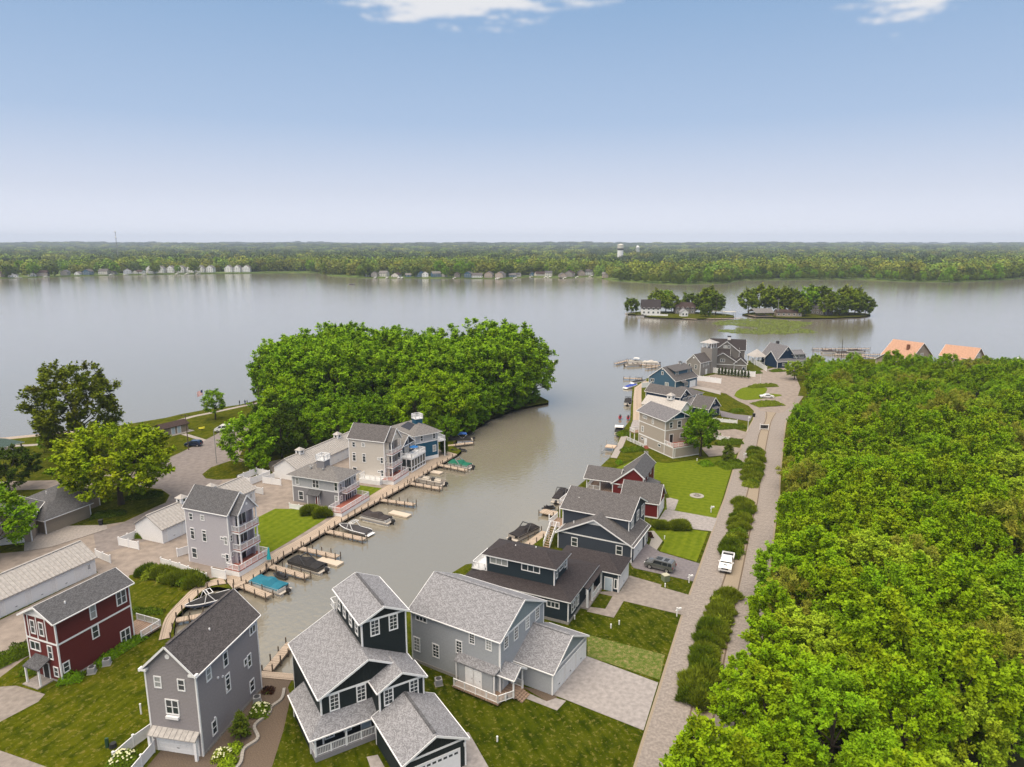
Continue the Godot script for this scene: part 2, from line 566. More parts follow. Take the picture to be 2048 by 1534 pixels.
func frame_mesh(w: float, hh: float, style: String) -> Array:
	var key := "%s %.2f %.2f" % [style, w, hh]
	if mesh_cache.has(key):
		return mesh_cache[key]
	var f := MB.new()
	var tw := 0.13
	var d := 0.07
	var a := w * 0.5
	var b := hh * 0.5
	for s in [-1, 1]:
		f.box(Vector3(s * (a - tw * 0.5), 0, d * 0.5 - 0.02), Vector3(tw, hh, d + 0.04))
		f.box(Vector3(0, s * (b - tw * 0.5), d * 0.5 - 0.02), Vector3(w - tw * 2, tw, d + 0.04))
	var iw := w - tw * 2
	var ih := hh - tw * 2
	var zz := 0.035
	var bw := 0.045
	match style:
		"hung":
			f.box(Vector3(0, 0, zz), Vector3(iw, 0.06, 0.04))
		"grid":
			f.box(Vector3(0, 0, zz), Vector3(iw, 0.06, 0.04))
			f.box(Vector3(0, 0, zz - 0.005), Vector3(bw, ih, 0.03))
			for s in [-0.25, 0.25]:
				f.box(Vector3(0, ih * s, zz - 0.008), Vector3(iw, bw, 0.025))
		"double":
			f.box(Vector3(0, 0, zz), Vector3(0.12, ih, 0.05))
			f.box(Vector3(0, 0, zz - 0.008), Vector3(iw, 0.06, 0.03))
		"triple":
			for s in [-1, 1]:
				f.box(Vector3(iw * s / 6.0, 0, zz), Vector3(0.1, ih, 0.05))
		"slider":
			for s in [-1, 1]:
				f.box(Vector3(iw * s / 6.0, 0, zz), Vector3(0.09, ih, 0.05))
		"pair":
			f.box(Vector3(0, 0, zz), Vector3(0.1, ih, 0.05))
		"transom":
			f.box(Vector3(0, ih * 0.27, zz), Vector3(iw, 0.14, 0.05))
			f.box(Vector3(0, -ih * 0.12, zz - 0.005), Vector3(iw, 0.05, 0.03))
	var p := MB.new()
	p.quad(Vector3(-a + tw, -b + tw, 0.012), Vector3(a - tw, -b + tw, 0.012), Vector3(a - tw, b - tw, 0.012), Vector3(-a + tw, b - tw, 0.012))
	mesh_cache[key] = [f.done(), p.done()]
	return mesh_cache[key]

func window(h: Node, at: Transform3D, w: float, hh: float, style := "hung", pane := "") -> void:
	w = snappedf(w, 0.1)
	hh = snappedf(hh, 0.1)
	var ms := frame_mesh(w, hh, style)
	var o := part(h, "window", ms[0], M.white)
	o.transform = at
	var pm := pane if pane != "" else ("glass_blind" if rng.randf() < 0.25 else "glass")
	part(o, "pane", ms[1], M[pm])

func wins(h: Node, T: Transform3D, f: String, W: float, L: float, list: Array, style := "hung", off := 0.0) -> void:
	for q in list:
		window(h, spot(T, f, W, L, q[0], q[1], off), q[2], q[3], q[4] if q.size() > 4 else style)

func garage_door(h: Node, at: Transform3D, w: float, hh: float, m := "door_white", lights := false) -> void:
	var mb := MB.new()
	mb.box(Vector3(0, 0, 0.01), Vector3(w, hh, 0.06))
	var cols := int(maxf(2.0, round(w / 0.65)))
	for r in 4:
		for c in cols:
			mb.box(Vector3((c + 0.5) / cols * w - w * 0.5, (r + 0.5) / 4.0 * hh - hh * 0.5, 0.045), Vector3(w / cols - 0.1, hh / 4.0 - 0.09, 0.025))
	var o := pb(h, "garage_door", mb, M[m])
	o.transform = at
	var fr := MB.new()
	for s in [-1, 1]:
		fr.box(Vector3(s * (w * 0.5 + 0.09), 0, 0.02), Vector3(0.17, hh + 0.01, 0.1))
	fr.box(Vector3(0, hh * 0.5 + 0.09, 0.02), Vector3(w + 0.36, 0.17, 0.1))
	pb(o, "door_frame", fr, M.white)
	if lights:
		for c in cols:
			var pn := MB.new()
			pn.box(Vector3((c + 0.5) / cols * w - w * 0.5, hh * 0.375, 0.055), Vector3(w / cols - 0.2, 0.25, 0.02))
			pb(o, "door_pane", pn, M.glass)
	var hd := MB.new()
	hd.box(Vector3(0, -hh * 0.2, 0.07), Vector3(0.3, 0.06, 0.05))
	pb(o, "handle", hd, M.dark_metal)

func door(h: Node, at: Transform3D, w := 0.95, hh := 2.05, m := "door_white") -> void:
	var mb := MB.new()
	mb.box(Vector3(0, 0, 0.02), Vector3(w, hh, 0.06))
	for r in [-0.27, 0.12, 0.36]:
		for s in [-0.22, 0.22]:
			mb.box(Vector3(s * w, r * hh, 0.055), Vector3(w * 0.3, hh * 0.18, 0.02))
	var o := pb(h, "door", mb, M[m])
	o.transform = at
	var fr := MB.new()
	for s in [-1, 1]:
		fr.box(Vector3(s * (w * 0.5 + 0.07), 0.03, 0.02), Vector3(0.13, hh + 0.06, 0.1))
	fr.box(Vector3(0, hh * 0.5 + 0.08, 0.02), Vector3(w + 0.27, 0.14, 0.11))
	pb(o, "door_frame", fr, M.white)
	var k := MB.new()
	k.box(Vector3(w * 0.38, -0.05, 0.09), Vector3(0.06, 0.1, 0.07))
	pb(o, "handle", k, M.dark_metal)

func railing(h: Node, pts: Array, m := "white", hh := 0.95) -> void:
	var mb := MB.new()
	for i in pts.size() - 1:
		var p: Vector3 = pts[i]
		var q: Vector3 = pts[i + 1]
		var l := p.distance_to(q)
		var n := int(maxf(1.0, ceil(l / 1.7)))
		for j in n + 1:
			var c := p.lerp(q, float(j) / n)
			mb.box(c + Vector3(0, hh * 0.5 + 0.03, 0), Vector3(0.12, hh + 0.06, 0.12))
		mb.bar(p + Vector3(0, hh, 0), q + Vector3(0, hh, 0), 0.09, 0.07)
		mb.bar(p + Vector3(0, 0.1, 0), q + Vector3(0, 0.1, 0), 0.06, 0.06)
		var nb := int(l / 0.17)
		for j in range(1, nb):
			var c := p.lerp(q, float(j) / nb)
			mb.box(c + Vector3(0, hh * 0.5, 0), Vector3(0.045, hh - 0.12, 0.045))
	pb(h, "railing", mb, M[m])

func posts(h: Node, called: String, list: Array, y0: float, y1: float, w: float, m := "white") -> void:
	for p in list:
		var mb := MB.new()
		mb.box(Vector3(p[0], (y0 + y1) * 0.5, p[1]), Vector3(w, y1 - y0, w))
		pb(h, called, mb, M[m])

func ac_unit(at: Vector3, label: String, turn := 0.3) -> void:
	var t := thing("air_conditioner", label, "air conditioner", at, turn, "air conditioner units beside the houses")
	var mb := MB.new()
	mb.box(Vector3(0, 0.42, 0), Vector3(0.8, 0.76, 0.8))
	for i in 9:
		mb.box(Vector3(0, 0.1 + i * 0.08, 0), Vector3(0.84, 0.025, 0.84))
	pb(t, "housing", mb, M.ac_grey)
	var f := MB.new()
	f.tube(Vector3(0, 0.8, 0), Vector3(0, 0.84, 0), 0.33, 0.33, 14)
	pb(t, "fan_grille", f, M.dark_metal)
	var b := MB.new()
	b.box(Vector3(0, 0.02, 0), Vector3(1.0, 0.05, 1.0))
	pb(t, "base_pad", b, M.foundation)

func vent_pipe(h: Node, p: Vector3) -> void:
	var mb := MB.new()
	mb.tube(p, p + Vector3(0, 0.5, 0), 0.09, 0.09, 8)
	pb(h, "vent_pipe", mb, M.white)

func cupola(h: Node, at: Vector3, s := 1.0, wallm := "white", roofm := "metal_roof") -> void:
	var mb := MB.new()
	mb.box(at + Vector3(0, 0.15 * s, 0), Vector3(1.5, 1.1, 1.5) * s)
	mb.box(at + Vector3(0, 0.72 * s, 0), Vector3(1.7, 0.08, 1.7) * s)
	var o := pb(h, "cupola", mb, M[wallm])
	var r := MB.new()
	var e := 1.0 * s
	var y := at.y + 0.76 * s
	var c := [Vector3(at.x - e, y, at.z - e), Vector3(at.x - e, y, at.z + e), Vector3(at.x + e, y, at.z + e), Vector3(at.x + e, y, at.z - e)]
	var top := Vector3(at.x, y + 0.75 * s, at.z)
	for i in 4:
		r.tri(c[i], c[(i + 1) % 4], top)
	r.fan([c[3], c[2], c[1], c[0]])
	pb(o, "cupola_roof", r, M[roofm])
	for f in [[0.0, 0.76], [0.76, 0.0], [-0.76, 0.0], [0.0, -0.76]]:
		var l := MB.new()
		l.box(at + Vector3(f[0] * s, 0.25 * s, f[1] * s), Vector3(0.06 if f[0] != 0 else 0.5, 0.5, 0.06 if f[1] != 0 else 0.5) * s)
		pb(o, "louvre", l, M.glass)

# lookout on a roof: box with a white railing
func widows_walk(h: Node, at: Vector3, ang: float, s: float, wallm: String) -> void:
	var B := Basis(Vector3.UP, ang)
	var mb := MB.new()
	mb.box(at + Vector3(0, 0.2, 0), Vector3(s, 1.8, s), B)
	var o := pb(h, "roof_lantern", mb, M[wallm])
	var d := MB.new()
	d.box(at + Vector3(0, 1.15, 0), Vector3(s + 0.3, 0.12, s + 0.3), B)
	pb(o, "walk_deck", d, M.white)
	var e := s * 0.5 + 0.08
	var c := []
	for q in [[-e, -e], [-e, e], [e, e], [e, -e], [-e, -e]]:
		c.append(at + Vector3(0, 1.21, 0) + B * Vector3(q[0], 0, q[1]))
	railing(o, c, "white", 1.05)

func round_vent(h: Node, at: Transform3D, r: float) -> void:
	var mb := MB.new()
	mb.tube(at * Vector3(0, 0, -0.02), at * Vector3(0, 0, 0.06), r, r, 16)
	pb(h, "gable_vent", mb, M.white)

func round_window(h: Node, at: Transform3D, r: float) -> void:
	var mb := MB.new()
	mb.tube(at * Vector3(0, 0, -0.02), at * Vector3(0, 0, 0.06), r, r, 18)
	var o := pb(h, "window", mb, M.white)
	var g := MB.new()
	g.tube(at * Vector3(0, 0, 0.05), at * Vector3(0, 0, 0.075), r * 0.72, r * 0.72, 18)
	pb(o, "pane", g, M.glass)

func seams(R: Node, T: Transform3D, W: float, L: float, he: float, hr: float, oe: float, og: float, step := 0.6) -> void:
	var n := int((L + og * 2) / step)
	for i in n + 1:
		var z := -L * 0.5 - og + (L + og * 2) * i / n
		for s in [-1.0, 1.0]:
			var mb := MB.new()
			mb.bar(T * Vector3(s * (W * 0.5 + oe), he + 0.02, z), T * Vector3(0, hr + 0.02, z), 0.07, 0.13)
			pb(R, "roof_seam", mb, M.metal_roof)
	boards(R, "ridge_cap", [[T * Vector3(0, hr + 0.03, -L * 0.5 - og), T * Vector3(0, hr + 0.03, L * 0.5 + og)]], 0.35, 0.07, M.metal_roof)

# ---------------------------------------------------------------- the houses of the left bank
func house_mauve() -> void:
	var h := thing("gable_house", "mauve grey three storey house with garage door under its front gable", "house", Vector3(-34.35, 0, -68.75), -0.19)
	var W := 5.96
	var L := 11.41
	var T := gable(h, Vector3.ZERO, 0, W, L, 9.66, 12.75, 0.3, 0.4, "mauve", "roof_charcoal", {"ridge": true})
	var skirt := MB.new()
	skirt.box(Vector3(0, 0.15, 0), Vector3(W + 0.06, 0.34, L + 0.06))
	pb(h, "foundation", skirt, M.foundation)
	wins(h, T, "F", W, L, [[-1.5, 8.25, 0.95, 1.35], [1.25, 8.25, 0.95, 1.35]])
	window(h, spot(T, "F", W, L, -0.1, 5.5), 1.6, 1.75, "double")
	var bx := MB.new()
	bx.box(Vector3(-0.1, 4.35, L * 0.5 + 0.16), Vector3(1.5, 0.28, 0.3))
	pb(h, "window_box", bx, M.white)
	wins(h, T, "R", W, L, [[-3.68, 8.35, 0.85, 1.5], [-0.69, 8.18, 0.9, 1.77], [-0.66, 5.24, 0.95, 2.23, "transom"], [4.7, 8.55, 1.3, 1.1, "pair"], [3.72, 1.82, 1.0, 1.62], [-3.57, 1.88, 0.9, 1.74]])
	window(h, spot(T, "R", W, L, 3.6, 5.2), 0.8, 1.7)
	window(h, spot(T, "R", W, L, 2.86, 5.5), 0.7, 0.9, "plain")
	garage_door(h, spot(T, "F", W, L, 0.1, 1.08), 4.7, 2.1)
	var aw := slab(h, "awning_roof", [Vector3(-2.85, 2.95, 5.72), Vector3(-2.85, 2.4, 6.6), Vector3(2.85, 2.4, 6.6), Vector3(2.85, 2.95, 5.72)], 0.1, M.metal_roof)
	for i in 10:
		var mb := MB.new()
		mb.bar(Vector3(-2.8 + i * 0.622, 2.98, 5.72), Vector3(-2.8 + i * 0.622, 2.43, 6.6), 0.05, 0.06)
		pb(aw, "roof_seam", mb, M.metal_roof)
	posts(h, "garage_post", [[-2.7, 6.4], [2.7, 6.4]], 0.0, 2.35, 0.28)
	round_vent(h, spot(T, "F", W, L, -0.05, 11.35), 0.27)
	vent_pipe(h, Vector3(1.3, 11.2, 0.6))
	for s in [[2.9, -1.5, 6.6], [2.9, -2.3, 7.0], [2.9, -3.4, 2.9], [2.9, -1.0, 4.6]]:
		var mb := MB.new()
		mb.box(Vector3(W * 0.5 + 0.06, s[2], -s[1]), Vector3(0.14, 0.2, 0.2))
		pb(h, "wall_vent", mb, M.white)
	for s in [-1, 1]:
		var mb := MB.new()
		mb.box(Vector3(s * (W * 0.5 - 0.1), 9.72, L * 0.5 + 0.2), Vector3(0.9, 0.24, 0.5))
		pb(h, "eave_return", mb, M.white)

func house_red() -> void:
	var h := thing("gable_house", "dark red three storey house with white band boards and grey roof", "house", Vector3(-55.88, 0, -80.53), -0.38)
	var W := 5.53
	var L := 10.17
	var T := gable(h, Vector3.ZERO, 0, W, L, 8.32, 9.94, 0.45, 0.5, "red", "roof_slate", {"split": 5.2, "gable_mat": "white_wall"})
	wins(h, T, "F", W, L, [[-1.3, 6.8, 0.95, 1.9], [0.25, 6.8, 0.95, 1.9], [-1.35, 4.2, 1.9, 1.3, "pair"], [1.3, 3.9, 0.9, 1.9], [1.9, 1.4, 0.9, 1.35], [-2.1, 1.5, 0.8, 1.3]])
	wins(h, T, "R", W, L, [[3.83, 7.0, 1.5, 2.0, "double"], [-0.21, 7.1, 0.95, 1.95], [-0.23, 4.3, 1.0, 1.75], [3.78, 1.35, 1.5, 2.1, "double"], [-4.4, 1.88, 0.85, 1.4]])
	for x in [-0.55, 1.05, -2.1]:
		boards(h, "trim_board", [[Vector3(x, 5.3, L * 0.5 + 0.03), Vector3(x, 8.3, L * 0.5 + 0.03)]], 0.14, 0.05, M.white)
	door(h, spot(T, "F", W, L, 0.1, 1.1), 0.95, 2.1, "black")
	slab(h, "porch_roof", [Vector3(-1.6, 3.15, L * 0.5), Vector3(-1.6, 2.45, L * 0.5 + 1.7), Vector3(1.2, 2.45, L * 0.5 + 1.7), Vector3(1.2, 3.15, L * 0.5)], 0.15, M.roof_slate)
	posts(h, "porch_post", [[-1.4, L * 0.5 + 1.5], [1.0, L * 0.5 + 1.5]], 0.0, 2.35, 0.18)
	var st := MB.new()
	st.box(Vector3(-0.2, 0.08, L * 0.5 + 1.0), Vector3(2.8, 0.18, 2.0))
	pb(h, "doorstep", st, M.concrete)
	vent_pipe(h, Vector3(1.4, 9.0, 2.6))
	var dk := MB.new()
	dk.box(Vector3(1.6, 0.45, -L * 0.5 - 1.7), Vector3(4.6, 0.2, 3.2))
	pb(h, "deck", dk, M.deck_wood)
	railing(h, [Vector3(3.9, 0.55, -L * 0.5 - 0.1), Vector3(3.9, 0.55, -L * 0.5 - 3.2), Vector3(-0.6, 0.55, -L * 0.5 - 3.2)])
	var sk := MB.new()
	sk.box(Vector3(0, 0.14, 0), Vector3(W + 0.08, 0.3, L + 0.08))
	pb(h, "foundation", sk, M.foundation)

func garages(at: Vector3, L: float, label: String, doors: Array, cup: Array, th := -0.39) -> void:
	var h := thing("garage_building", label, "garage", at, th, "white garage rows with metal roofs")
	var W := 6.6
	var T := gable(h, Vector3.ZERO, 0, W, L, 2.75, 5.0, 0.3, 0.3, "white_wall", "", {"corners": true})
	var P := func(x: float, y: float, z: float) -> Vector3: return T * Vector3(x, y, z)
	var R := pb(h, "roof", roof_pair(P, W * 0.5 + 0.3, L * 0.5 + 0.3, 2.75, 5.0, 0.14), M.metal_roof)
	seams(R, T, W, L, 2.75, 5.0, 0.3, 0.3, 0.62)
	for z in doors:
		garage_door(h, spot(T, "R", W, L, z, 1.1), 2.75, 2.15)
	for z in cup:
		cupola(h, Vector3(0, 5.0, z), 0.9)
	window(h, spot(T, "R", W, L, L * 0.5 - 1.1, 1.6), 0.7, 1.0, "grid", "glass")

func tower_house(label: String, at: Vector3, th: float, wall: String, roof: String, k: float, deck_left: float) -> void:
	var h := thing("tower_house", label, "house", at, th)
	var W := 5.72
	var L := 9.25
	var he := 9.76 * k
	var hr := 12.86 * k
	var T := gable(h, Vector3.ZERO, 0, W, L, he, hr, 0.22, 0.24, wall, roof, {})
	wins(h, T, "L", W, L, [[-3.26, 8.35 * k, 0.9, 1.3], [-0.73, 8.5 * k, 0.9, 1.0], [-3.26, 5.3 * k, 1.0, 2.1, "transom"], [-0.66, 5.3 * k, 1.0, 2.1, "transom"], [-3.26, 1.8 * k, 1.2, 1.9], [3.2, 5.5 * k, 0.9, 0.6, "pair"], [3.93, 5.2 * k, 0.8, 1.5], [3.2, 2.4 * k, 0.85, 0.6, "pair"], [3.93, 2.1 * k, 0.75, 1.6]])
	wins(h, T, "F", W, L, [[-2.4, 5.6 * k, 0.6, 1.2], [-2.4, 2.8 * k, 0.6, 0.9]])
	# bay with balconies towards the canal
	var bz := L * 0.5
	var bw := MB.new()
	for s in [-1.0, 1.0]:
		bw.box(Vector3(s * 1.95, he * 0.5, bz + 0.35), Vector3(0.16, he, 0.7))
	pb(h, "bay_wall", bw, M[wall])
	var gy := hr - 0.5
	var g := MB.new()
	g.tri(Vector3(-2.1, he, bz + 1.45), Vector3(2.1, he, bz + 1.45), Vector3(0, gy, bz + 1.45))
	g.box(Vector3(0, he - 0.02, bz + 0.75), Vector3(4.2, 0.16, 1.45))
	pb(h, "bay_gable", g, M[wall])
	var Pb := func(x: float, y: float, z: float) -> Vector3: return Vector3(x, y, bz + 0.75 + z)
	var br := pb(h, "bay_roof", roof_pair(Pb, 2.35, 0.95, he - 0.1, gy + 0.12, 0.14), M[roof])
	for s in [-1, 1]:
		boards(br, "rake_board", [[Vector3(s * 2.35, he - 0.2, bz + 1.72), Vector3(0, gy + 0.03, bz + 1.72)]], 0.05, 0.22, M.white)
	round_vent(h, Transform3D(Basis.IDENTITY, Vector3(0, he + 1.2, bz + 1.45)), 0.24)
	posts(h, "balcony_post", [[-2.0, bz + 1.4], [2.0, bz + 1.4]], 0.9, he, 0.2)
	for y in [3.35 * k, 6.5 * k]:
		var s := MB.new()
		s.box(Vector3(0, y, bz + 0.85), Vector3(4.5, 0.3, 1.7))
		var o := pb(h, "balcony", s, M.white)
		var e := MB.new()
		e.box(Vector3(0, y + 0.19, bz + 0.87), Vector3(4.54, 0.07, 1.74))
		pb(o, "balcony_floor", e, M.deck_red)
		railing(o, [Vector3(-2.2, y + 0.22, bz + 0.1), Vector3(-2.2, y + 0.22, bz + 1.62), Vector3(2.2, y + 0.22, bz + 1.62), Vector3(2.2, y + 0.22, bz + 0.1)])
	for y in [8.1 * k, 4.9 * k]:
		window(h, spot(T, "F", W, L, -0.2, y), 2.8, 2.3, "slider", "glass")
	door(h, spot(T, "F", W, L, 0.0, 2.1), 1.0, 2.1, "black")
	wins(h, T, "F", W, L, [[-1.2, 2.4, 0.7, 1.3], [1.2, 2.4, 0.7, 1.3]])
	# deck with white skirting
	var zb := bz if deck_left > -4.5 else -0.8
	var sk := MB.new()
	sk.box(Vector3(-0.6, 0.5, bz + 1.45), Vector3(7.2, 1.0, 2.9))
	if deck_left < -4.5:
		sk.box(Vector3((deck_left - W * 0.5) * 0.5 - 0.02, 0.498, (bz + zb) * 0.5), Vector3(-deck_left - W * 0.5, 1.0, bz - zb))
	var d := pb(h, "deck_skirt", sk, M.white)
	var df := MB.new()
	df.box(Vector3(-0.6, 1.03, bz + 1.45), Vector3(7.3, 0.07, 3.0))
	pb(d, "deck_floor", df, M.deck_red)
	var pts := [Vector3(2.9, 1.05, bz + 0.1), Vector3(2.9, 1.05, bz + 2.8), Vector3(-4.1, 1.05, bz + 2.8)]
	if deck_left < -4.5:
		pts += [Vector3(deck_left + 0.1, 1.05, bz + 0.2), Vector3(deck_left + 0.1, 1.05, zb), Vector3(-W * 0.5, 1.05, zb)]
	else:
		pts += [Vector3(-4.1, 1.05, bz + 0.1), Vector3(-W * 0.5, 1.05, bz + 0.1)]
	railing(d, pts)

func house_hip_grey() -> void:
	var h := thing("hip_roof_house", "two tone grey two storey house with roof lantern and canal deck", "house", Vector3(-39.44, 0, -136.38), 1.2)
	var W := 6.22
	var L := 11.44
	var T := hip(h, Vector3.ZERO, 0, W, L, 5.98, 7.7, 0.85, "grey_batten", "roof_weathered", {"split": 3.45, "low": "grey_dark", "ridge_half": 2.0})
	wins(h, T, "L", W, L, [[-4.42, 4.6, 1.0, 1.6], [0.2, 4.55, 1.7, 1.8, "double"], [5.15, 4.6, 0.9, 1.9], [-3.67, 1.5, 1.25, 1.95], [5.15, 2.0, 0.9, 1.3]])
	wins(h, T, "F", W, L, [[-2.3, 4.4, 0.75, 1.5], [2.6, 4.4, 0.75, 1.5], [-2.3, 1.9, 0.8, 1.3], [2.55, 1.7, 0.8, 1.6]])
	window(h, spot(T, "F", W, L, 0.15, 4.35), 2.3, 2.1, "slider", "glass")
	window(h, spot(T, "F", W, L, 0.1, 1.7), 2.3, 2.0, "slider", "glass")
	door(h, spot(T, "L", W, L, 0.45, 1.25), 0.95, 2.05, "door_red")
	slab(h, "porch_roof", [Vector3(-W * 0.5, 3.3, -1.5), Vector3(-W * 0.5 - 1.3, 2.5, -1.5), Vector3(-W * 0.5 - 1.3, 2.5, 1.6), Vector3(-W * 0.5, 3.3, 1.6)], 0.12, M.roof_slate)
	posts(h, "porch_post", [[-W * 0.5 - 1.15, -1.2], [-W * 0.5 - 1.15, 1.4]], 0.0, 2.45, 0.14)
	var s := MB.new()
	s.box(Vector3(0.2, 3.05, L * 0.5 + 0.65), Vector3(4.6, 0.28, 1.3))
	var o := pb(h, "balcony", s, M.white)
	var e := MB.new()
	e.box(Vector3(0.2, 3.22, L * 0.5 + 0.67), Vector3(4.64, 0.07, 1.34))
	pb(o, "balcony_floor", e, M.deck_red)
	railing(o, [Vector3(-2.0, 3.25, L * 0.5 + 0.1), Vector3(-2.0, 3.25, L * 0.5 + 1.2), Vector3(2.4, 3.25, L * 0.5 + 1.2), Vector3(2.4, 3.25, L * 0.5 + 0.1)])
	widows_walk(h, Vector3(0, 7.75, 0), 0.0, 1.9, "grey_dark")
	for p in [[-1.0, -2.6], [-0.6, -2.2], [-1.5, -2.0], [-1.4, 0.9]]:
		var mb := MB.new()
		mb.box(Vector3(p[0], 7.3, p[1]), Vector3(0.35, 0.35, 0.35))
		pb(h, "roof_vent", mb, M.ac_grey)
	var sk := MB.new()
	sk.box(Vector3(-1.9, 0.42, L * 0.5 + 1.6), Vector3(9.9, 0.84, 3.2))
	var d := pb(h, "deck_skirt", sk, M.white)
	var df := MB.new()
	df.box(Vector3(-1.9, 0.88, L * 0.5 + 1.6), Vector3(10.0, 0.07, 3.3))
	pb(d, "deck_floor", df, M.deck_red)
	railing(d, [Vector3(3.0, 0.9, L * 0.5 + 0.1), Vector3(3.0, 0.9, L * 0.5 + 3.1), Vector3(-6.75, 0.9, L * 0.5 + 3.1), Vector3(-6.75, 0.9, L * 0.5 + 0.1), Vector3(-W * 0.5 - 0.1, 0.9, L * 0.5 + 0.1)])

func house_sunroom() -> void:
	var h := thing("sunroom_house", "small navy gabled house with glazed sunroom and roof deck", "house", Vector3(-26.2, 0, -158.3), 1.19)
	var W := 5.6
	var L := 5.4
	var T := gable(h, Vector3(0, 0, -1.45), 0, W, L, 5.8, 8.0, 0.3, 0.3, "navy_dark", "roof_weathered", {"split": 5.7})
	window(h, spot(T, "F", W, L, -0.6, 4.7), 1.9, 2.1, "slider", "glass")
	window(h, spot(T, "F", W, L, 1.6, 4.9), 0.8, 1.6)
	boards(h, "gable_brace", [[Vector3(0, 6.0, 1.32), Vector3(0, 7.8, 1.32)]], 0.16, 0.1, M.white)
	# sunroom
	var s := MB.new()
	s.box(Vector3(-0.2, 3.35, 2.75), Vector3(6.8, 0.4, 3.1))
	s.box(Vector3(-0.2, 0.2, 2.75), Vector3(6.8, 0.4, 3.0))
	var o := pb(h, "sunroom", s, M.white)
	var xs := [-3.5, -2.2, -0.9, 0.4, 1.7, 3.0]
	for x in xs:
		posts(o, "sunroom_post", [[x, 4.15]], 0.4, 3.2, 0.18)
	for z in [1.5, 2.8]:
		posts(o, "sunroom_post", [[-3.5, z]], 0.4, 3.2, 0.18)
	for i in 5:
		var p := MB.new()
		p.box(Vector3((xs[i] + xs[i + 1]) * 0.5, 1.8, 4.12), Vector3(1.14, 2.8, 0.04))
		pb(o, "sunroom_pane", p, M.glass)
	for z in [2.15, 3.5]:
		var p := MB.new()
		p.box(Vector3(-3.47, 1.8, z), Vector3(0.04, 2.8, 1.15))
		pb(o, "sunroom_pane", p, M.glass)
	boards(o, "sunroom_rail", [[Vector3(-3.5, 1.2, 4.2), Vector3(3.0, 1.2, 4.2)], [Vector3(-3.55, 1.2, 1.4), Vector3(-3.55, 1.2, 4.2)]], 0.1, 0.12, M.white)
	railing(o, [Vector3(-3.5, 3.55, 1.4), Vector3(-3.5, 3.55, 4.2), Vector3(3.1, 3.55, 4.2), Vector3(3.1, 3.55, 1.4)])
	var um := MB.new()
	um.tube(Vector3(0.3, 5.2, 2.7), Vector3(0.3, 5.55, 2.7), 1.0, 0.05, 8)
	um.tube(Vector3(0.3, 3.6, 2.7), Vector3(0.3, 5.2, 2.7), 0.04, 0.04, 6)
	var u := thing("patio_umbrella", "blue patio umbrella on the sunroom roof deck", "umbrella", h.transform * Vector3(0.3, 3.55, 2.7), 0.0)
	var um2 := MB.new()
	um2.tube(Vector3(0, 1.6, 0), Vector3(0, 2.0, 0), 1.1, 0.05, 8)
	pb(u, "canopy", um2, flat("blue_cloth", 0.01, 0.12, 0.35))
	var um3 := MB.new()
	um3.tube(Vector3(0, 0, 0), Vector3(0, 1.7, 0), 0.04, 0.04, 6)
	pb(u, "pole", um3, M.chrome)

func flat(called: String, r: float, g: float, b: float, rough := 0.7) -> Material:
	if not M.has(called):
		mat(called, lin(r, g, b), rough)
	return M[called]

func house_teal() -> void:
	var h := thing("hip_roof_house", "teal and grey two storey house with solar panels and roof lantern", "house", Vector3(-24.4, 0, -167.3), 0.66)
	var W := 6.6
	var L := 10.4
	var T := hip(h, Vector3.ZERO, 0, W, L, 7.0, 8.9, 0.85, "grey_light", "roof_weathered", {"split": 4.75, "low": "teal"})
	wins(h, T, "F", W, L, [[-1.4, 5.85, 0.9, 1.5], [2.16, 5.85, 0.9, 1.5], [-1.2, 2.7, 1.0, 1.5], [2.2, 2.7, 1.0, 1.7]])
	var sk := MB.new()
	sk.box(Vector3(0, 0.45, 0), Vector3(W + 0.1, 0.95, L + 0.1))
	pb(h, "foundation", sk, M.white)
	widows_walk(h, Vector3(0.2, 8.7, 0.5), 0.0, 1.9, "teal")
	var a := Vector3(-3.4, 7.32, -2.6)
	var b := Vector3(-3.4, 7.32, 2.4)
	var c := Vector3(-0.9, 8.6, 1.2)
	var d := Vector3(-0.9, 8.6, -2.2)
	for i in 3:
		for j in 2:
			var q := []
			for e in [[i, j], [i + 1, j], [i + 1, j + 1], [i, j + 1]]:
				q.append(a.lerp(b, e[0] / 3.0 * 0.99).lerp(d.lerp(c, e[0] / 3.0 * 0.99), e[1] / 2.0 * 0.98))
			slab(h, "solar_panel", q, 0.05, flat("solar", 0.02, 0.02, 0.025, 0.15))
	var s := MB.new()
	s.box(Vector3(W * 0.5 + 1.0, 4.4, L * 0.5 - 1.6), Vector3(2.0, 0.3, 4.0))
	var o := pb(h, "balcony", s, M.white)
	railing(o, [Vector3(W * 0.5 + 0.1, 4.55, L * 0.5 + 0.3), Vector3(W * 0.5 + 1.9, 4.55, L * 0.5 + 0.3), Vector3(W * 0.5 + 1.9, 4.55, L * 0.5 - 3.4)])
	posts(h, "balcony_post", [[W * 0.5 + 1.8, L * 0.5 + 0.2], [W * 0.5 + 1.8, L * 0.5 - 3.4]], 0.0, 4.3, 0.2)

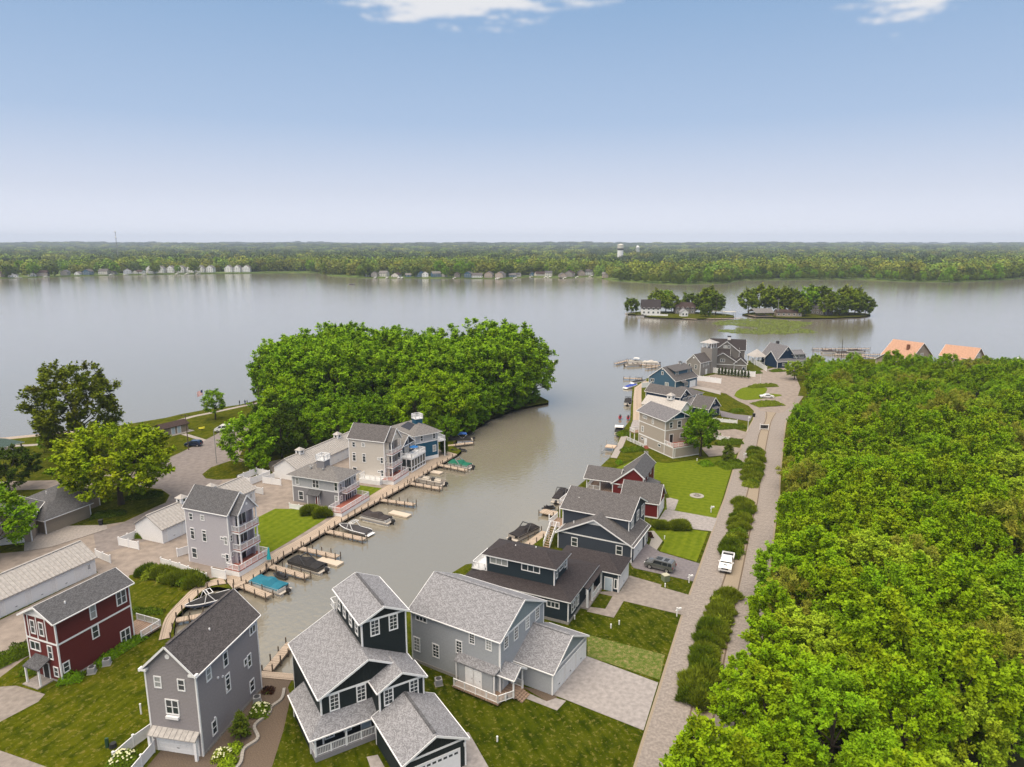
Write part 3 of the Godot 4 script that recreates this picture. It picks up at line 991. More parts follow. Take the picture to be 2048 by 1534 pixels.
func house_ranch() -> void:
	var h := thing("ranch_house", "tan ranch house with hipped grey roof and balcony over its garage", "house", Vector3(-90, 0, -124), -0.38)
	hip(h, Vector3(-3.5, 0, -5.5), 0, 9.5, 9.5, 3.0, 5.6, 0.5, "stone_tan", "roof_slate")
	hip(h, Vector3(2.2, 0, -0.8), 0, 6.0, 9.0, 2.9, 4.7, 0.5, "stone_tan", "roof_slate")
	var W := 7.2
	var L := 8.0
	var T := gable(h, Vector3(0.5, 0, 6.2), 0.75, W, L, 4.5, 6.3, 0.45, 0.5, "tan", "roof_slate")
	window(h, spot(T, "F", W, L, 0.3, 3.7), 2.2, 1.4, "triple")
	garage_door(h, spot(T, "F", W, L, -0.2, 1.1), 4.9, 2.1, "door_white")
	var s := MB.new()
	s.box(Vector3(0, 2.55, L * 0.5 + 0.6), Vector3(W - 0.6, 0.2, 1.2))
	var o := pb(h, "balcony", s, M.tan)
	o.transform = T
	railing(o, [Vector3(-3.2, 2.65, L * 0.5 + 0.1), Vector3(-3.2, 2.65, L * 0.5 + 1.1), Vector3(3.2, 2.65, L * 0.5 + 1.1), Vector3(3.2, 2.65, L * 0.5 + 0.1)], "ac_grey")
	vent_pipe(h, Vector3(-2.4, 4.9, -2.2))

func house_restroom() -> void:
	var h := thing("park_restroom", "small tan block park restroom with brown roof on lakeside lawn", "building", Vector3(-97.2, 0, -188.3), -0.55)
	var T := gable(h, Vector3.ZERO, 0, 4.3, 7.5, 2.3, 3.3, 0.3, 0.45, "stone_tan", "roof_umber", {"corners": false, "fascia": false})
	for u in [-0.9, 0.9]:
		door(h, spot(T, "R", 4.3, 7.5, u, 1.05), 0.9, 2.0, "door_blue")
	var mb := MB.new()
	mb.box(Vector3(0.2, 0.05, 0), Vector3(6.6, 0.1, 9.4))
	pb(h, "floor_slab", mb, M.concrete)

func picnic_shelter() -> void:
	var h := thing("picnic_shelter", "green roofed open picnic shelter by the beach", "shelter", Vector3(-132.0, 0, -167.5), -0.4)
	hip(h, Vector3.ZERO, 0, 7.0, 9.0, 2.6, 4.2, 0.4, "", "roof_green")
	posts(h, "post", [[-3.3, -4.3], [3.3, -4.3], [3.3, 4.3], [-3.3, 4.3]], 0.0, 2.5, 0.25, "post_wood")
	var mb := MB.new()
	mb.box(Vector3(0, 0.05, 0), Vector3(8.0, 0.1, 10.0))
	pb(h, "floor_slab", mb, M.concrete)

# ---------------------------------------------------------------- the houses of the right bank
func house_black() -> void:
	var h := thing("farmhouse", "black green house with light grey shingles, raised tower storey and porch", "house", Vector3(-18.71, 0, -71.42), 0.555)
	var W := 10.67
	var L := 11.62
	var T := gable(h, Vector3.ZERO, 0, W, L, 6.2, 9.03, 0.3, 0.3, "forest_black", "roof_light", {"gable_mat": "forest_black_batten"})
	var T2 := gable(h, Vector3(2.95, 0, -1.19), 0, 5.34, 8.93, 11.8, 13.16, 0.3, 0.3, "forest_black", "roof_light", {"y0": 6.3, "gable_mat": "forest_black_batten", "ridge": true, "ridge_mat": "roof_slate"})
	var T3 := gable(h, Vector3(2.9, 0, 6.6), 0, 5.2, 3.0, 6.2, 7.73, 0.3, 0.3, "forest_black", "roof_light", {"gable_mat": "forest_black_batten", "rake": 1})
	var Lg := 7.8
	var T4 := gable(h, Vector3(3.16, 0, 12.0), 0, 6.78, Lg, 3.3, 5.15, 0.3, 0.3, "forest_black", "roof_light", {"gable_mat": "forest_black_batten", "ridge": true, "ridge_mat": "roof_slate"})
	wins(h, T, "F", W, L, [[-3.86, 5.15, 1.15, 2.0], [-0.9, 5.1, 1.15, 2.0]], "grid")
	wins(h, T3, "F", 5.2, 3.0, [[-1.55, 5.2, 1.15, 2.05], [1.4, 5.2, 1.15, 2.05]], "grid")
	wins(h, T2, "F", 5.34, 8.93, [[-1.1, 10.75, 1.1, 2.0], [1.1, 10.75, 1.1, 2.0]], "grid")
	wins(h, T2, "L", 5.34, 8.93, [[-3.4, 10.3, 1.0, 1.5], [-1.4, 10.3, 1.0, 1.5], [0.8, 10.3, 1.0, 1.5], [2.9, 10.3, 1.0, 1.5]])
	garage_door(h, spot(T4, "F", 6.78, Lg, 0.1, 1.15), 4.9, 2.25, "door_white", true)
	# porch
	slab(h, "porch_roof", [Vector3(-5.3, 4.1, 5.81), Vector3(-7.1, 2.9, 7.5), Vector3(0.35, 2.9, 7.5), Vector3(0.35, 4.1, 5.81)], 0.14, M.roof_light)
	slab(h, "porch_roof", [Vector3(-5.3, 4.1, -1.0), Vector3(-7.1, 2.9, -1.2), Vector3(-7.1, 2.9, 7.5), Vector3(-5.3, 4.1, 5.81)], 0.14, M.roof_light)
	boards(h, "gutter", [[Vector3(-7.15, 2.82, 7.55), Vector3(0.35, 2.82, 7.55)], [Vector3(-7.15, 2.82, -1.2), Vector3(-7.15, 2.82, 7.5)]], 0.1, 0.14, M.white)
	var an := MB.new()
	an.box(Vector3(-5.97, 1.45, 2.4), Vector3(1.3, 2.7, 6.8))
	pb(h, "annex_wall", an, M.forest_black)
	boards(h, "corner_board", [[Vector3(-6.62, 0.05, 5.8), Vector3(-6.62, 2.8, 5.8)], [Vector3(-6.62, 0.05, -1.0), Vector3(-6.62, 2.8, -1.0)]], 0.17, 0.17, M.white)
	var fl := MB.new()
	fl.box(Vector3(-3.1, 0.3, 6.6), Vector3(7.0, 0.6, 1.5))
	pb(h, "porch_floor", fl, M.grey_dark)
	posts(h, "porch_post", [[-6.5, 7.2], [-3.2, 7.2], [0.1, 7.2]], 0.6, 2.85, 0.2)
	railing(h, [Vector3(-6.5, 0.6, 6.0), Vector3(-6.5, 0.6, 7.2), Vector3(-3.2, 0.6, 7.2), Vector3(0.1, 0.6, 7.2)])
	wins(h, T, "F", W, L, [[-4.6, 1.8, 1.1, 1.5], [-2.6, 1.8, 0.9, 1.4]], "grid", 0.0)
	door(h, spot(T, "F", W, L, -0.55, 1.65), 0.95, 2.05, "door_blue")
	for i in 3:
		var st := MB.new()
		st.box(Vector3(0.75 + 0.28 * i, 0.45 - i * 0.17, 8.2), Vector3(0.3, 0.16, 1.1) if false else Vector3(0.3, 0.9 - i * 0.34, 1.0))
		pb(h, "step", st, M.ac_grey)
	boards(h, "corner_board", [[Vector3(5.45, 0.0, 5.9), Vector3(5.45, 6.0, 5.9)]], 0.16, 0.16, M.white)
	var bl := MB.new()
	bl.box(Vector3(1.9, 6.9, -6.3), Vector3(5.0, 0.2, 2.0))
	var o := pb(h, "balcony", bl, M.white)
	railing(o, [Vector3(0.0, 9.0, -5.75), Vector3(0.0, 9.0, -7.2), Vector3(5.6, 9.0, -7.2)])
	var lt := MB.new()
	lt.box(Vector3(6.4, 2.6, 15.97), Vector3(0.18, 0.4, 0.16))
	pb(h, "wall_lamp", lt, M.white)

func house_silver() -> void:
	var h := thing("two_storey_house", "silver blue grey house with light shingles and three bay garage", "house", Vector3(-4.37, 0, -80.5), 1.02)
	var W := 10.67
	var L := 13.45
	var T := gable(h, Vector3.ZERO, 0, W, L, 7.28, 10.16, 0.3, 0.3, "silver_blue", "roof_light", {"gable_mat": "silver_batten", "ridge": true})
	wins(h, T, "L", W, L, [[-5.9, 2.66, 1.05, 1.95], [-2.83, 2.76, 1.05, 1.9], [0.8, 4.5, 1.0, 1.8], [2.75, 6.3, 0.95, 1.5], [5.17, 6.3, 0.95, 1.65]], "grid")
	window(h, spot(T, "L", W, L, -5.06, 6.5), 1.9, 0.8, "triple")
	wins(h, T, "F", W, L, [[-3.97, 6.4, 1.0, 1.7], [-1.68, 6.4, 1.0, 1.75], [1.11, 6.4, 1.0, 1.75], [3.6, 6.4, 1.0, 1.75]], "grid")
	var Wg := 9.16
	var Tg := gable(h, Vector3(2.58, 0, 9.35), 0, Wg, 5.4, 3.05, 5.64, 0.3, 0.3, "silver_blue", "roof_light", {"gable_mat": "silver_batten", "rake": 1, "ridge": true})
	for u in [-3.0, 0.0, 3.0]:
		garage_door(h, spot(Tg, "F", Wg, 5.4, u, 1.15), 2.5, 2.2, "door_white")
	slab(h, "porch_roof", [Vector3(-5.3, 3.9, 0.7), Vector3(-6.3, 3.2, 0.7), Vector3(-6.3, 3.2, 6.6), Vector3(-5.3, 3.9, 6.9)], 0.13, M.roof_light)
	posts(h, "porch_post", [[-6.1, 0.9], [-6.1, 6.4]], 0.5, 3.1, 0.16)
	var ann := MB.new()
	ann.box(Vector3(-5.72, 1.7, 3.7), Vector3(0.8, 3.0, 5.0))
	pb(h, "annex_wall", ann, M.silver_blue)
	door(h, spot(Transform3D.IDENTITY, "L", 12.24, L, 2.9, 1.65), 1.0, 2.1, "door_white")
	door(h, spot(Transform3D.IDENTITY, "L", 12.24, L, 4.05, 1.65), 1.0, 2.1, "door_white")
	gable(h, Vector3(-4.3, 0, 7.7), 0, 2.4, 2.2, 3.1, 4.1, 0.25, 0.2, "", "roof_light", {})
	posts(h, "porch_post", [[-5.3, 8.6], [-3.3, 8.6]], 0.5, 3.1, 0.16)
	door(h, spot(T, "F", W, L, -4.2, 1.6), 0.95, 2.1, "door_white")
	var dk := MB.new()
	dk.box(Vector3(-6.3, 0.42, 4.4), Vector3(2.0, 0.2, 6.6))
	dk.box(Vector3(-4.2, 0.419, 7.75), Vector3(2.2, 0.2, 2.0))
	pb(h, "deck", dk, M.deck_wood)
	railing(h, [Vector3(-7.2, 0.52, 1.3), Vector3(-7.2, 0.52, 7.6), Vector3(-5.4, 0.52, 8.65)])
	railing(h, [Vector3(-3.15, 0.52, 8.6), Vector3(-3.15, 0.52, 7.0)])
	for i in 3:
		var st := MB.new()
		st.box(Vector3(-4.2, 0.34 - i * 0.12, 8.9 + i * 0.3), Vector3(1.8, 0.12, 0.34))
		pb(h, "step", st, M.deck_wood)
	boards(h, "downspout", [[Vector3(-5.4, 0.2, 6.85), Vector3(-5.4, 7.1, 6.85)], [Vector3(-2.1, 0.2, 12.12), Vector3(-2.1, 3.0, 12.12)]], 0.09, 0.09, M.white)
	var sk := MB.new()
	sk.box(Vector3(0, 0.2, 0), Vector3(W + 0.1, 0.5, L + 0.1))
	pb(h, "foundation", sk, M.foundation)

func house_slate_low() -> void:
	var h := thing("hip_roof_house", "dark navy low house with brown black hip roofs and clerestory storey", "house", Vector3(3.13, 0, -96.88), 1.13)
	var W := 12.0
	var L := 16.36
	var T := hip(h, Vector3.ZERO, 0, W, L, 3.8, 5.7, 0.5, "navy_slate", "roof_brown")
	var o2 := Vector3(-1.6, 0, -0.27)
	var T2 := hip(h, o2, 0, 5.1, 11.1, 7.3, 8.4, 0.5, "navy_slate", "roof_brown", {"y0": 3.9})
	wins(h, T2, "L", 5.1, 11.1, [[-3.4, 6.4, 3.0, 1.05], [1.8, 6.4, 3.0, 1.05]], "triple")
	wins(h, T2, "F", 5.1, 11.1, [[-1.7, 6.0, 0.8, 1.5], [0.1, 6.3, 1.6, 1.0], [1.8, 6.1, 0.8, 1.4]])
	wins(h, T, "L", W, L, [[5.84, 2.6, 2.0, 1.0], [1.0, 2.6, 2.0, 1.0]], "triple")
	wins(h, T, "F", W, L, [[-4.0, 1.9, 1.6, 1.6], [-2.2, 1.9, 1.0, 1.6], [2.5, 1.8, 2.4, 1.5]], "double")
	var T3 := hip(h, Vector3(8.63, 0, 6.78), 0, 5.6, 10.4, 3.3, 4.9, 0.4, "navy_slate", "roof_brown")
	garage_door(h, spot(T3, "F", 5.6, 10.4, 0.0, 1.15), 4.6, 2.2, "door_white")
	door(h, spot(T3, "L", 5.6, 10.4, 3.6, 1.1), 1.1, 2.1, "door_blue")
	window(h, spot(T3, "L", 5.6, 10.4, 4.75, 1.4), 0.6, 1.7, "plain")
	slab(h, "porch_roof", [Vector3(-1.0, 3.72, 7.6), Vector3(-1.0, 3.35, 9.4), Vector3(6.0, 3.35, 9.4), Vector3(6.0, 3.72, 7.6)], 0.12, M.roof_brown)
	posts(h, "porch_post", [[-0.8, 9.2], [1.4, 9.2], [5.8, 9.2]], 0.0, 3.3, 0.28)
	var fl := MB.new()
	fl.box(Vector3(2.5, 0.15, 8.75), Vector3(7.0, 0.3, 1.3))
	pb(h, "porch_floor", fl, M.concrete)
	railing(h, [Vector3(1.4, 0.3, 9.2), Vector3(5.8, 0.3, 9.2)])
	railing(h, [Vector3(-4.1, 4.5, -6.1), Vector3(-4.1, 4.5, -8.2), Vector3(0.9, 4.5, -8.2)])
	slab(h, "roof_deck", [Vector3(-4.2, 4.5, -8.3), Vector3(-4.2, 4.5, -5.8), Vector3(1.0, 4.5, -5.8), Vector3(1.0, 4.5, -8.3)], 0.15, M.white)
	var sk := MB.new()
	sk.box(Vector3(0, 0.2, 0), Vector3(W + 0.1, 0.5, L + 0.1))
	pb(h, "foundation", sk, M.foundation)
	for p in [[0.0, -1.0], [0.8, 2.0]]:
		vent_pipe(h, Vector3(p[0] - 1.8, 7.9, p[1] - 1.0))

func house_slate_blue() -> void:
	var h := thing("two_storey_house", "slate blue house with crossing grey gable roofs beside parked silver car", "house", Vector3(16.34, 0, -114.35), -0.47)
	var W := 13.5
	var L := 9.67
	var T := gable(h, Vector3.ZERO, 0, W, L, 3.03, 6.67, 0.4, 0.4, "slate_blue", "roof_grey", {"split": 3.2})
	wins(h, T, "F", W, L, [[-3.58, 1.75, 1.2, 1.7], [4.56, 1.9, 1.2, 1.7]])
	garage_door(h, spot(T, "R", W, L, -1.1, 1.2), 4.9, 2.3, "door_white")
	door(h, spot(T, "R", W, L, 3.4, 1.1), 0.95, 2.1)
	var gp := MB.new()
	gp.tri(Vector3(-1.7, 5.62, 4.86), Vector3(1.7, 5.62, 4.86), Vector3(0, 6.5, 4.86))
	pb(h, "gable_panel", gp, M.white)
	var T2 := gable(h, Vector3(-1.11, 0, -3.45), PI / 2, 9.59, 12.43, 6.2, 8.82, 0.4, 0.4, "slate_blue", "roof_grey", {"y0": 0.1})
	wins(h, T2, "F", 9.59, 12.43, [[-3.0, 5.1, 1.7, 2.2], [0.3, 5.2, 1.4, 1.9], [3.3, 5.1, 1.7, 2.2]], "double")
	vent_pipe(h, Vector3(-5.2, 7.2, -1.2))
	vent_pipe(h, Vector3(-4.5, 4.3, 3.0))
	# stair and balconies on the canal side
	for b in [[5.2, -3.6, 3.4], [2.9, 0.9, 4.2]]:
		var s := MB.new()
		s.box(Vector3(-8.4, b[0], b[1]), Vector3(2.2, 0.2, b[2]))
		var o := pb(h, "balcony", s, M.deck_wood)
		railing(o, [Vector3(-7.3, b[0] + 0.1, b[1] + b[2] * 0.5), Vector3(-9.4, b[0] + 0.1, b[1] + b[2] * 0.5), Vector3(-9.4, b[0] + 0.1, b[1] - b[2] * 0.5)])
	posts(h, "balcony_post", [[-9.3, -5.2], [-9.3, -2.0], [-9.3, 2.9]], 0.0, 5.1, 0.18)
	var st := MB.new()
	for i in 9:
		st.box(Vector3(-8.4, 0.3 + i * 0.3, 6.0 - i * 0.33), Vector3(1.2, 0.08, 0.36))
	pb(h, "outside_stair", st, M.deck_wood)
	railing(h, [Vector3(-9.0, 0.3, 6.0), Vector3(-9.0, 2.9, 3.1)])
	railing(h, [Vector3(-7.8, 0.3, 6.0), Vector3(-7.8, 2.9, 3.1)])

func house_barn_red() -> void:
	var h := thing("red_house", "barn red house with saltbox roof, lake porch and red garage", "house", Vector3(27.72, 0, -141.55), -0.40)
	var L := 11.2
	var b := L * 0.5
	var mb := MB.new()
	for s in [1.0, -1.0]:
		var c := [Vector3(-4.45, 0, s * b), Vector3(2.05, 0, s * b), Vector3(2.05, 5.1, s * b), Vector3(0, 6.84, s * b), Vector3(-4.45, 3.1, s * b)]
		if s < 0:
			c.reverse()
		mb.fan(c)
	mb.quad(Vector3(-4.45, 0, -b), Vector3(-4.45, 0, b), Vector3(-4.45, 3.1, b), Vector3(-4.45, 3.1, -b))
	mb.quad(Vector3(2.05, 0, b), Vector3(2.05, 0, -b), Vector3(2.05, 5.1, -b), Vector3(2.05, 5.1, b))
	pb(h, "wall", mb, M.barn_red)
	var e := b + 0.3
	var r1 := slab(h, "roof", [Vector3(-4.8, 3.0, -e), Vector3(-4.8, 3.0, e), Vector3(0, 7.0, e), Vector3(0, 7.0, -e)], 0.16, M.roof_grey)
	var r2 := slab(h, "roof", [Vector3(0, 7.0, -e), Vector3(0, 7.0, e), Vector3(2.4, 4.98, e), Vector3(2.4, 4.98, -e)], 0.16, M.roof_slate)
	for s in [-1, 1]:
		boards(r1, "rake_board", [[Vector3(-4.8, 2.9, s * (e + 0.02)), Vector3(0, 6.9, s * (e + 0.02))]], 0.05, 0.26, M.white)
		boards(r2, "rake_board", [[Vector3(2.4, 4.88, s * (e + 0.02)), Vector3(0, 6.9, s * (e + 0.02))]], 0.05, 0.26, M.white)
	boards(h, "band_board", [[Vector3(-4.45, 2.95, b + 0.03), Vector3(2.05, 2.95, b + 0.03)]], 0.05, 0.22, M.white)
	boards(h, "corner_board", [[Vector3(-4.45, 0, b), Vector3(-4.45, 3.0, b)], [Vector3(2.05, 0, b), Vector3(2.05, 5.0, b)], [Vector3(2.05, 0, -b), Vector3(2.05, 5.0, -b)]], 0.17, 0.17, M.white)
	var T := Transform3D.IDENTITY
	wins(h, T, "R", 4.1, L, [[-4.0, 4.2, 0.9, 1.3], [-1.2, 4.2, 0.9, 1.3], [2.0, 4.2, 0.9, 1.3]])
	window(h, spot(T, "F", 4.1, L, -1.6, 2.0), 1.4, 1.3, "pair")
	gable(h, Vector3(-7.3, 0, 1.2), PI / 2, 6.2, 7.2, 2.9, 4.9, 0.35, 0.3, "", "roof_grey", {})
	posts(h, "porch_post", [[-10.6, 4.1], [-7.6, 4.1], [-4.8, 4.1], [-10.6, -1.7]], 0.0, 3.0, 0.2)
	var fl := MB.new()
	fl.box(Vector3(-7.6, 0.2, 1.2), Vector3(6.6, 0.4, 6.2))
	pb(h, "porch_floor", fl, M.deck_wood)
	railing(h, [Vector3(-10.6, 0.4, -1.7), Vector3(-10.6, 0.4, 4.1), Vector3(-7.6, 0.4, 4.1)])
	var W := 6.33
	var Tg := gable(h, Vector3(3.2, 0, 10.85), PI / 2, W, 7.35, 3.11, 6.15, 0.3, 0.3, "barn_red", "roof_grey", {})
	garage_door(h, spot(Tg, "F", W, 7.35, 0.0, 1.2), 4.6, 2.3)
	window(h, spot(Tg, "F", W, 7.35, 0.0, 4.2), 0.8, 1.0)
	var lk := MB.new()
	lk.box(Vector3(-0.6, 1.5, 6.8), Vector3(4.0, 3.0, 2.6))
	pb(h, "link_wall", lk, M.barn_red)
	slab(h, "link_roof", [Vector3(-2.8, 3.0, 5.6), Vector3(-2.8, 3.2, 8.2), Vector3(1.7, 3.2, 8.2), Vector3(1.7, 3.0, 5.6)], 0.12, M.roof_grey)
	slab(h, "bay_roof", [Vector3(2.0, 3.4, -0.5), Vector3(2.0, 3.4, 4.6), Vector3(4.6, 2.6, 4.6), Vector3(4.6, 2.6, -0.5)], 0.12, M.roof_slate)
	var sk := MB.new()
	sk.box(Vector3(3.2, 0.15, 10.85), Vector3(7.45, 0.3, 6.43))
	pb(h, "foundation", sk, M.white)
	posts(h, "porch_post", [[4.4, 4.4], [4.4, -0.3]], 0.0, 2.55, 0.18)

func house_taupe() -> void:
	var h := thing("three_storey_house", "taupe three storey house on a podium with street deck and tree", "house", Vector3(40.33, 0, -174.6), 0.43)
	var W := 8.17
	var L := 11.35
	var T := gable(h, Vector3.ZERO, 0, W, L, 8.94, 11.18, 0.5, 0.8, "taupe", "roof_mid", {"split": 6.3, "gable_mat": "teal"})
	wins(h, T, "L", W, L, [[-3.1, 7.85, 1.9, 0.9, "pair"], [0.42, 7.5, 0.8, 1.4], [-3.97, 4.4, 1.1, 1.65], [-3.98, 1.8, 1.1, 0.8, "plain"], [3.55, 1.9, 1.2, 0.8, "plain"]])
	wins(h, T, "F", W, L, [[-2.3, 7.6, 1.1, 1.65], [0.3, 7.55, 1.25, 1.9], [1.4, 4.5, 1.6, 1.35, "pair"]])
	door(h, spot(T, "F", W, L, -2.1, 4.0), 1.0, 2.2, "black")
	door(h, spot(T, "L", W, L, -2.38, 1.1), 0.9, 2.0)
	boards(h, "band_board", [[Vector3(-W * 0.5 - 0.03, 2.75, -L * 0.5), Vector3(-W * 0.5 - 0.03, 2.75, L * 0.5 + 3.6)]], 0.06, 0.3, M.white)
	for x in [-1.6, 1.6]:
		boards(h, "gable_brace", [[Vector3(x, 9.2, L * 0.5 + 0.3), Vector3(x, 10.3, L * 0.5 + 0.3)]], 0.14, 0.14, M.white)
	var pd := MB.new()
	pd.box(Vector3(0, 1.4, L * 0.5 + 1.8), Vector3(W, 2.8, 3.6))
	var o := pb(h, "podium", pd, M.taupe)
	var df := MB.new()
	df.box(Vector3(0, 2.84, L * 0.5 + 1.82), Vector3(W + 0.1, 0.1, 3.66))
	pb(o, "deck_floor", df, M.deck_red)
	boards(o, "band_board", [[Vector3(-W * 0.5, 2.65, L * 0.5 + 3.64), Vector3(W * 0.5, 2.65, L * 0.5 + 3.64)]], 0.06, 0.26, M.white)
	boards(o, "corner_board", [[Vector3(-W * 0.5, 0.1, L * 0.5 + 3.6), Vector3(-W * 0.5, 2.6, L * 0.5 + 3.6)], [Vector3(-W * 0.5 + 0.5, 0.1, L * 0.5 + 3.64), Vector3(-W * 0.5 + 0.5, 2.6, L * 0.5 + 3.64)]], 0.14, 0.14, M.white)
	railing(o, [Vector3(-W * 0.5, 2.88, L * 0.5 + 0.1), Vector3(-W * 0.5, 2.88, L * 0.5 + 3.5), Vector3(W * 0.5, 2.88, L * 0.5 + 3.5), Vector3(W * 0.5, 2.88, L * 0.5 + 0.1)])
	var bl := MB.new()
	bl.box(Vector3(-W * 0.5 + 0.6, 2.9, -L * 0.5 - 1.2), Vector3(4.0, 0.2, 2.3))
	var o2 := pb(h, "balcony", bl, M.deck_wood)
	railing(o2, [Vector3(-W * 0.5 - 1.3, 3.0, -L * 0.5 - 0.1), Vector3(-W * 0.5 - 1.3, 3.0, -L * 0.5 - 2.3), Vector3(1.0, 3.0, -L * 0.5 - 2.3)])
	posts(h, "balcony_post", [[-W * 0.5 - 1.2, -L * 0.5 - 2.2], [-W * 0.5 - 1.2, -L * 0.5 - 0.2]], 0.0, 2.8, 0.18)
	railing(h, [Vector3(-W * 0.5 - 1.6, 0.2, -L * 0.5 - 3.0), Vector3(-W * 0.5 - 1.6, 0.2, -1.0)])
	for i in 4:
		var st := MB.new()
		st.box(Vector3(-W * 0.5 - 0.9, 0.45 - i * 0.13, -1.4 + i * 0.32), Vector3(1.3, 0.13, 0.36))
		pb(h, "step", st, M.deck_red)
	var sk := MB.new()
	sk.box(Vector3(0, 0.1, 1.8), Vector3(W + 0.08, 0.22, L + 3.68))
	pb(h, "foundation", sk, M.white)

func house_navy() -> void:
	var h := thing("gabled_house", "navy house with white metal roofed wing carrying a tall cupola", "house", Vector3(50.52, 0, -216.41), 0.76)
	var W := 5.6
	var L := 13.0
	var T := gable(h, Vector3.ZERO, 0, W, L, 5.5, 7.78, 0.3, 0.4, "navy", "roof_grey", {})
	round_window(h, spot(T, "F", W, L, 0, 6.0), 0.5)
	window(h, spot(T, "F", W, L, 0, 4.2), 2.3, 1.6, "triple")
	window(h, spot(T, "L", W, L, -5.0, 3.0), 1.1, 2.0)
	var Tg := gable(h, Vector3(2.4, 0, 12.6), 0, 6.66, 6.0, 2.88, 6.2, 0.3, 0.3, "navy", "roof_grey", {})
	round_window(h, spot(Tg, "F", 6.66, 6.0, 0, 4.5), 0.5)
	window(h, spot(Tg, "F", 6.66, 6.0, 0.2, 1.7), 2.8, 1.7, "triple")
	slab(h, "window_hood", [Vector3(0.6, 3.2, 15.6), Vector3(0.6, 2.75, 16.5), Vector3(4.4, 2.75, 16.5), Vector3(4.4, 3.2, 15.6)], 0.1, M.roof_mid)
	hip(h, Vector3(5.6, 0, 2.2), 0, 8.0, 9.5, 5.3, 7.2, 0.4, "pale_grey", "roof_grey", {})
	var lk := MB.new()
	lk.box(Vector3(2.4, 1.5, 8.2), Vector3(5.5, 3.0, 3.4))
	pb(h, "link_wall", lk, M.navy)
	slab(h, "link_roof", [Vector3(-1.5, 3.0, 6.4), Vector3(-1.5, 3.0, 9.8), Vector3(3.0, 5.0, 9.8), Vector3(3.0, 5.0, 6.4)], 0.12, M.roof_mid)
	var Tw := gable(h, Vector3(-5.9, 0, 3.6), 0, 6.2, 14.0, 2.8, 5.3, 0.3, 0.3, "white_wall", "", {})
	var P := func(x: float, y: float, z: float) -> Vector3: return Tw * Vector3(x, y, z)
	var R := pb(h, "roof", roof_pair(P, 3.4, 7.3, 2.8, 5.3, 0.14), M.metal_roof)
	boards(R, "rake_board", [[Tw * Vector3(3.4, 2.75, 7.35), Tw * Vector3(0, 5.2, 7.35)], [Tw * Vector3(-3.4, 2.75, 7.35), Tw * Vector3(0, 5.2, 7.35)]], 0.06, 0.26, M.white)
	cupola(h, Tw * Vector3(0, 5.6, 1.5), 1.15)

func house_sea_blue() -> void:
	var h := thing("gabled_house", "sea blue gabled house with wide grey shed dormer", "house", Vector3(61.01, 0, -253.67), -0.83)
	var W := 11.8
	var L := 14.2
	var T := gable(h, Vector3.ZERO, 0, W, L, 3.6, 8.14, 0.3, 0.3, "sea_blue", "roof_grey", {})
	wins(h, T, "F", W, L, [[0.1, 5.9, 0.9, 1.3], [-4.3, 2.6, 1.6, 1.4, "pair"], [2.2, 2.0, 1.6, 1.4, "pair"]])
	round_vent(h, spot(T, "F", W, L, 0, 7.4), 0.25)
	var d := MB.new()
	d.box(Vector3(2.2, 5.6, -1.2), Vector3(3.2, 2.6, 10.5))
	var o := pb(h, "dormer", d, M.sea_blue)
	slab(o, "dormer_roof", [Vector3(-0.1, 8.22, -7.0), Vector3(-0.1, 8.22, 5.0), Vector3(4.2, 6.75, 5.0), Vector3(4.2, 6.75, -7.0)], 0.14, M.roof_grey)
	for z in [3.2, -4.6]:
		window(h, Transform3D(Basis(Vector3.UP, PI / 2), Vector3(3.82, 5.8, z)), 1.7, 1.5, "double")
	garage_door(h, spot(T, "R", W, L, 4.2, 1.2), 3.6, 2.3)
	window(h, spot(T, "R", W, L, 0.0, 1.6), 2.2, 1.5, "triple")
	slab(h, "entry_roof", [Vector3(5.9, 3.7, 1.6), Vector3(5.9, 3.7, 4.6), Vector3(7.6, 3.0, 4.6), Vector3(7.6, 3.0, 1.6)], 0.12, M.roof_grey)
	cupola(h, Vector3(0, 8.2, -4.2), 0.7, "white", "roof_slate")

func house_greige() -> void:
	var h := thing("gabled_house", "greige gabled house with white roofed lookout tower by the water", "house", Vector3(77.54, 0, -279.13), -0.79)
	var W := 6.42
	var L := 8.6
	var T := gable(h, Vector3.ZERO, 0, W, L, 5.26, 8.57, 0.2, 0.2, "greige", "roof_charcoal", {})
	wins(h, T, "F", W, L, [[-1.7, 3.6, 1.1, 1.8], [1.2, 3.5, 1.1, 1.8]])
	round_vent(h, spot(T, "F", W, L, 0, 7.2), 0.35)
	wins(h, T, "R", W, L, [[-1.8, 4.0, 0.8, 1.4], [0.3, 4.2, 0.8, 1.4], [2.0, 4.3, 0.8, 1.2]])
	door(h, spot(T, "R", W, L, 0.6, 1.1), 1.2, 2.1)
	var o := MB.new()
	o.box(Vector3(1.0, 5.2, -6.2), Vector3(5.0, 10.4, 4.6))
	var t := pb(h, "tower_wall", o, M.greige)
	hip(t, Vector3(1.0, 0, -6.2), 0, 4.4, 4.4, 12.6, 13.9, 0.6, "", "metal_roof", {})
	posts(t, "tower_post", [[-0.9, -4.2], [2.9, -4.2], [-0.9, -8.2], [2.9, -8.2], [1.0, -4.2], [2.9, -6.2]], 10.4, 12.5, 0.3)

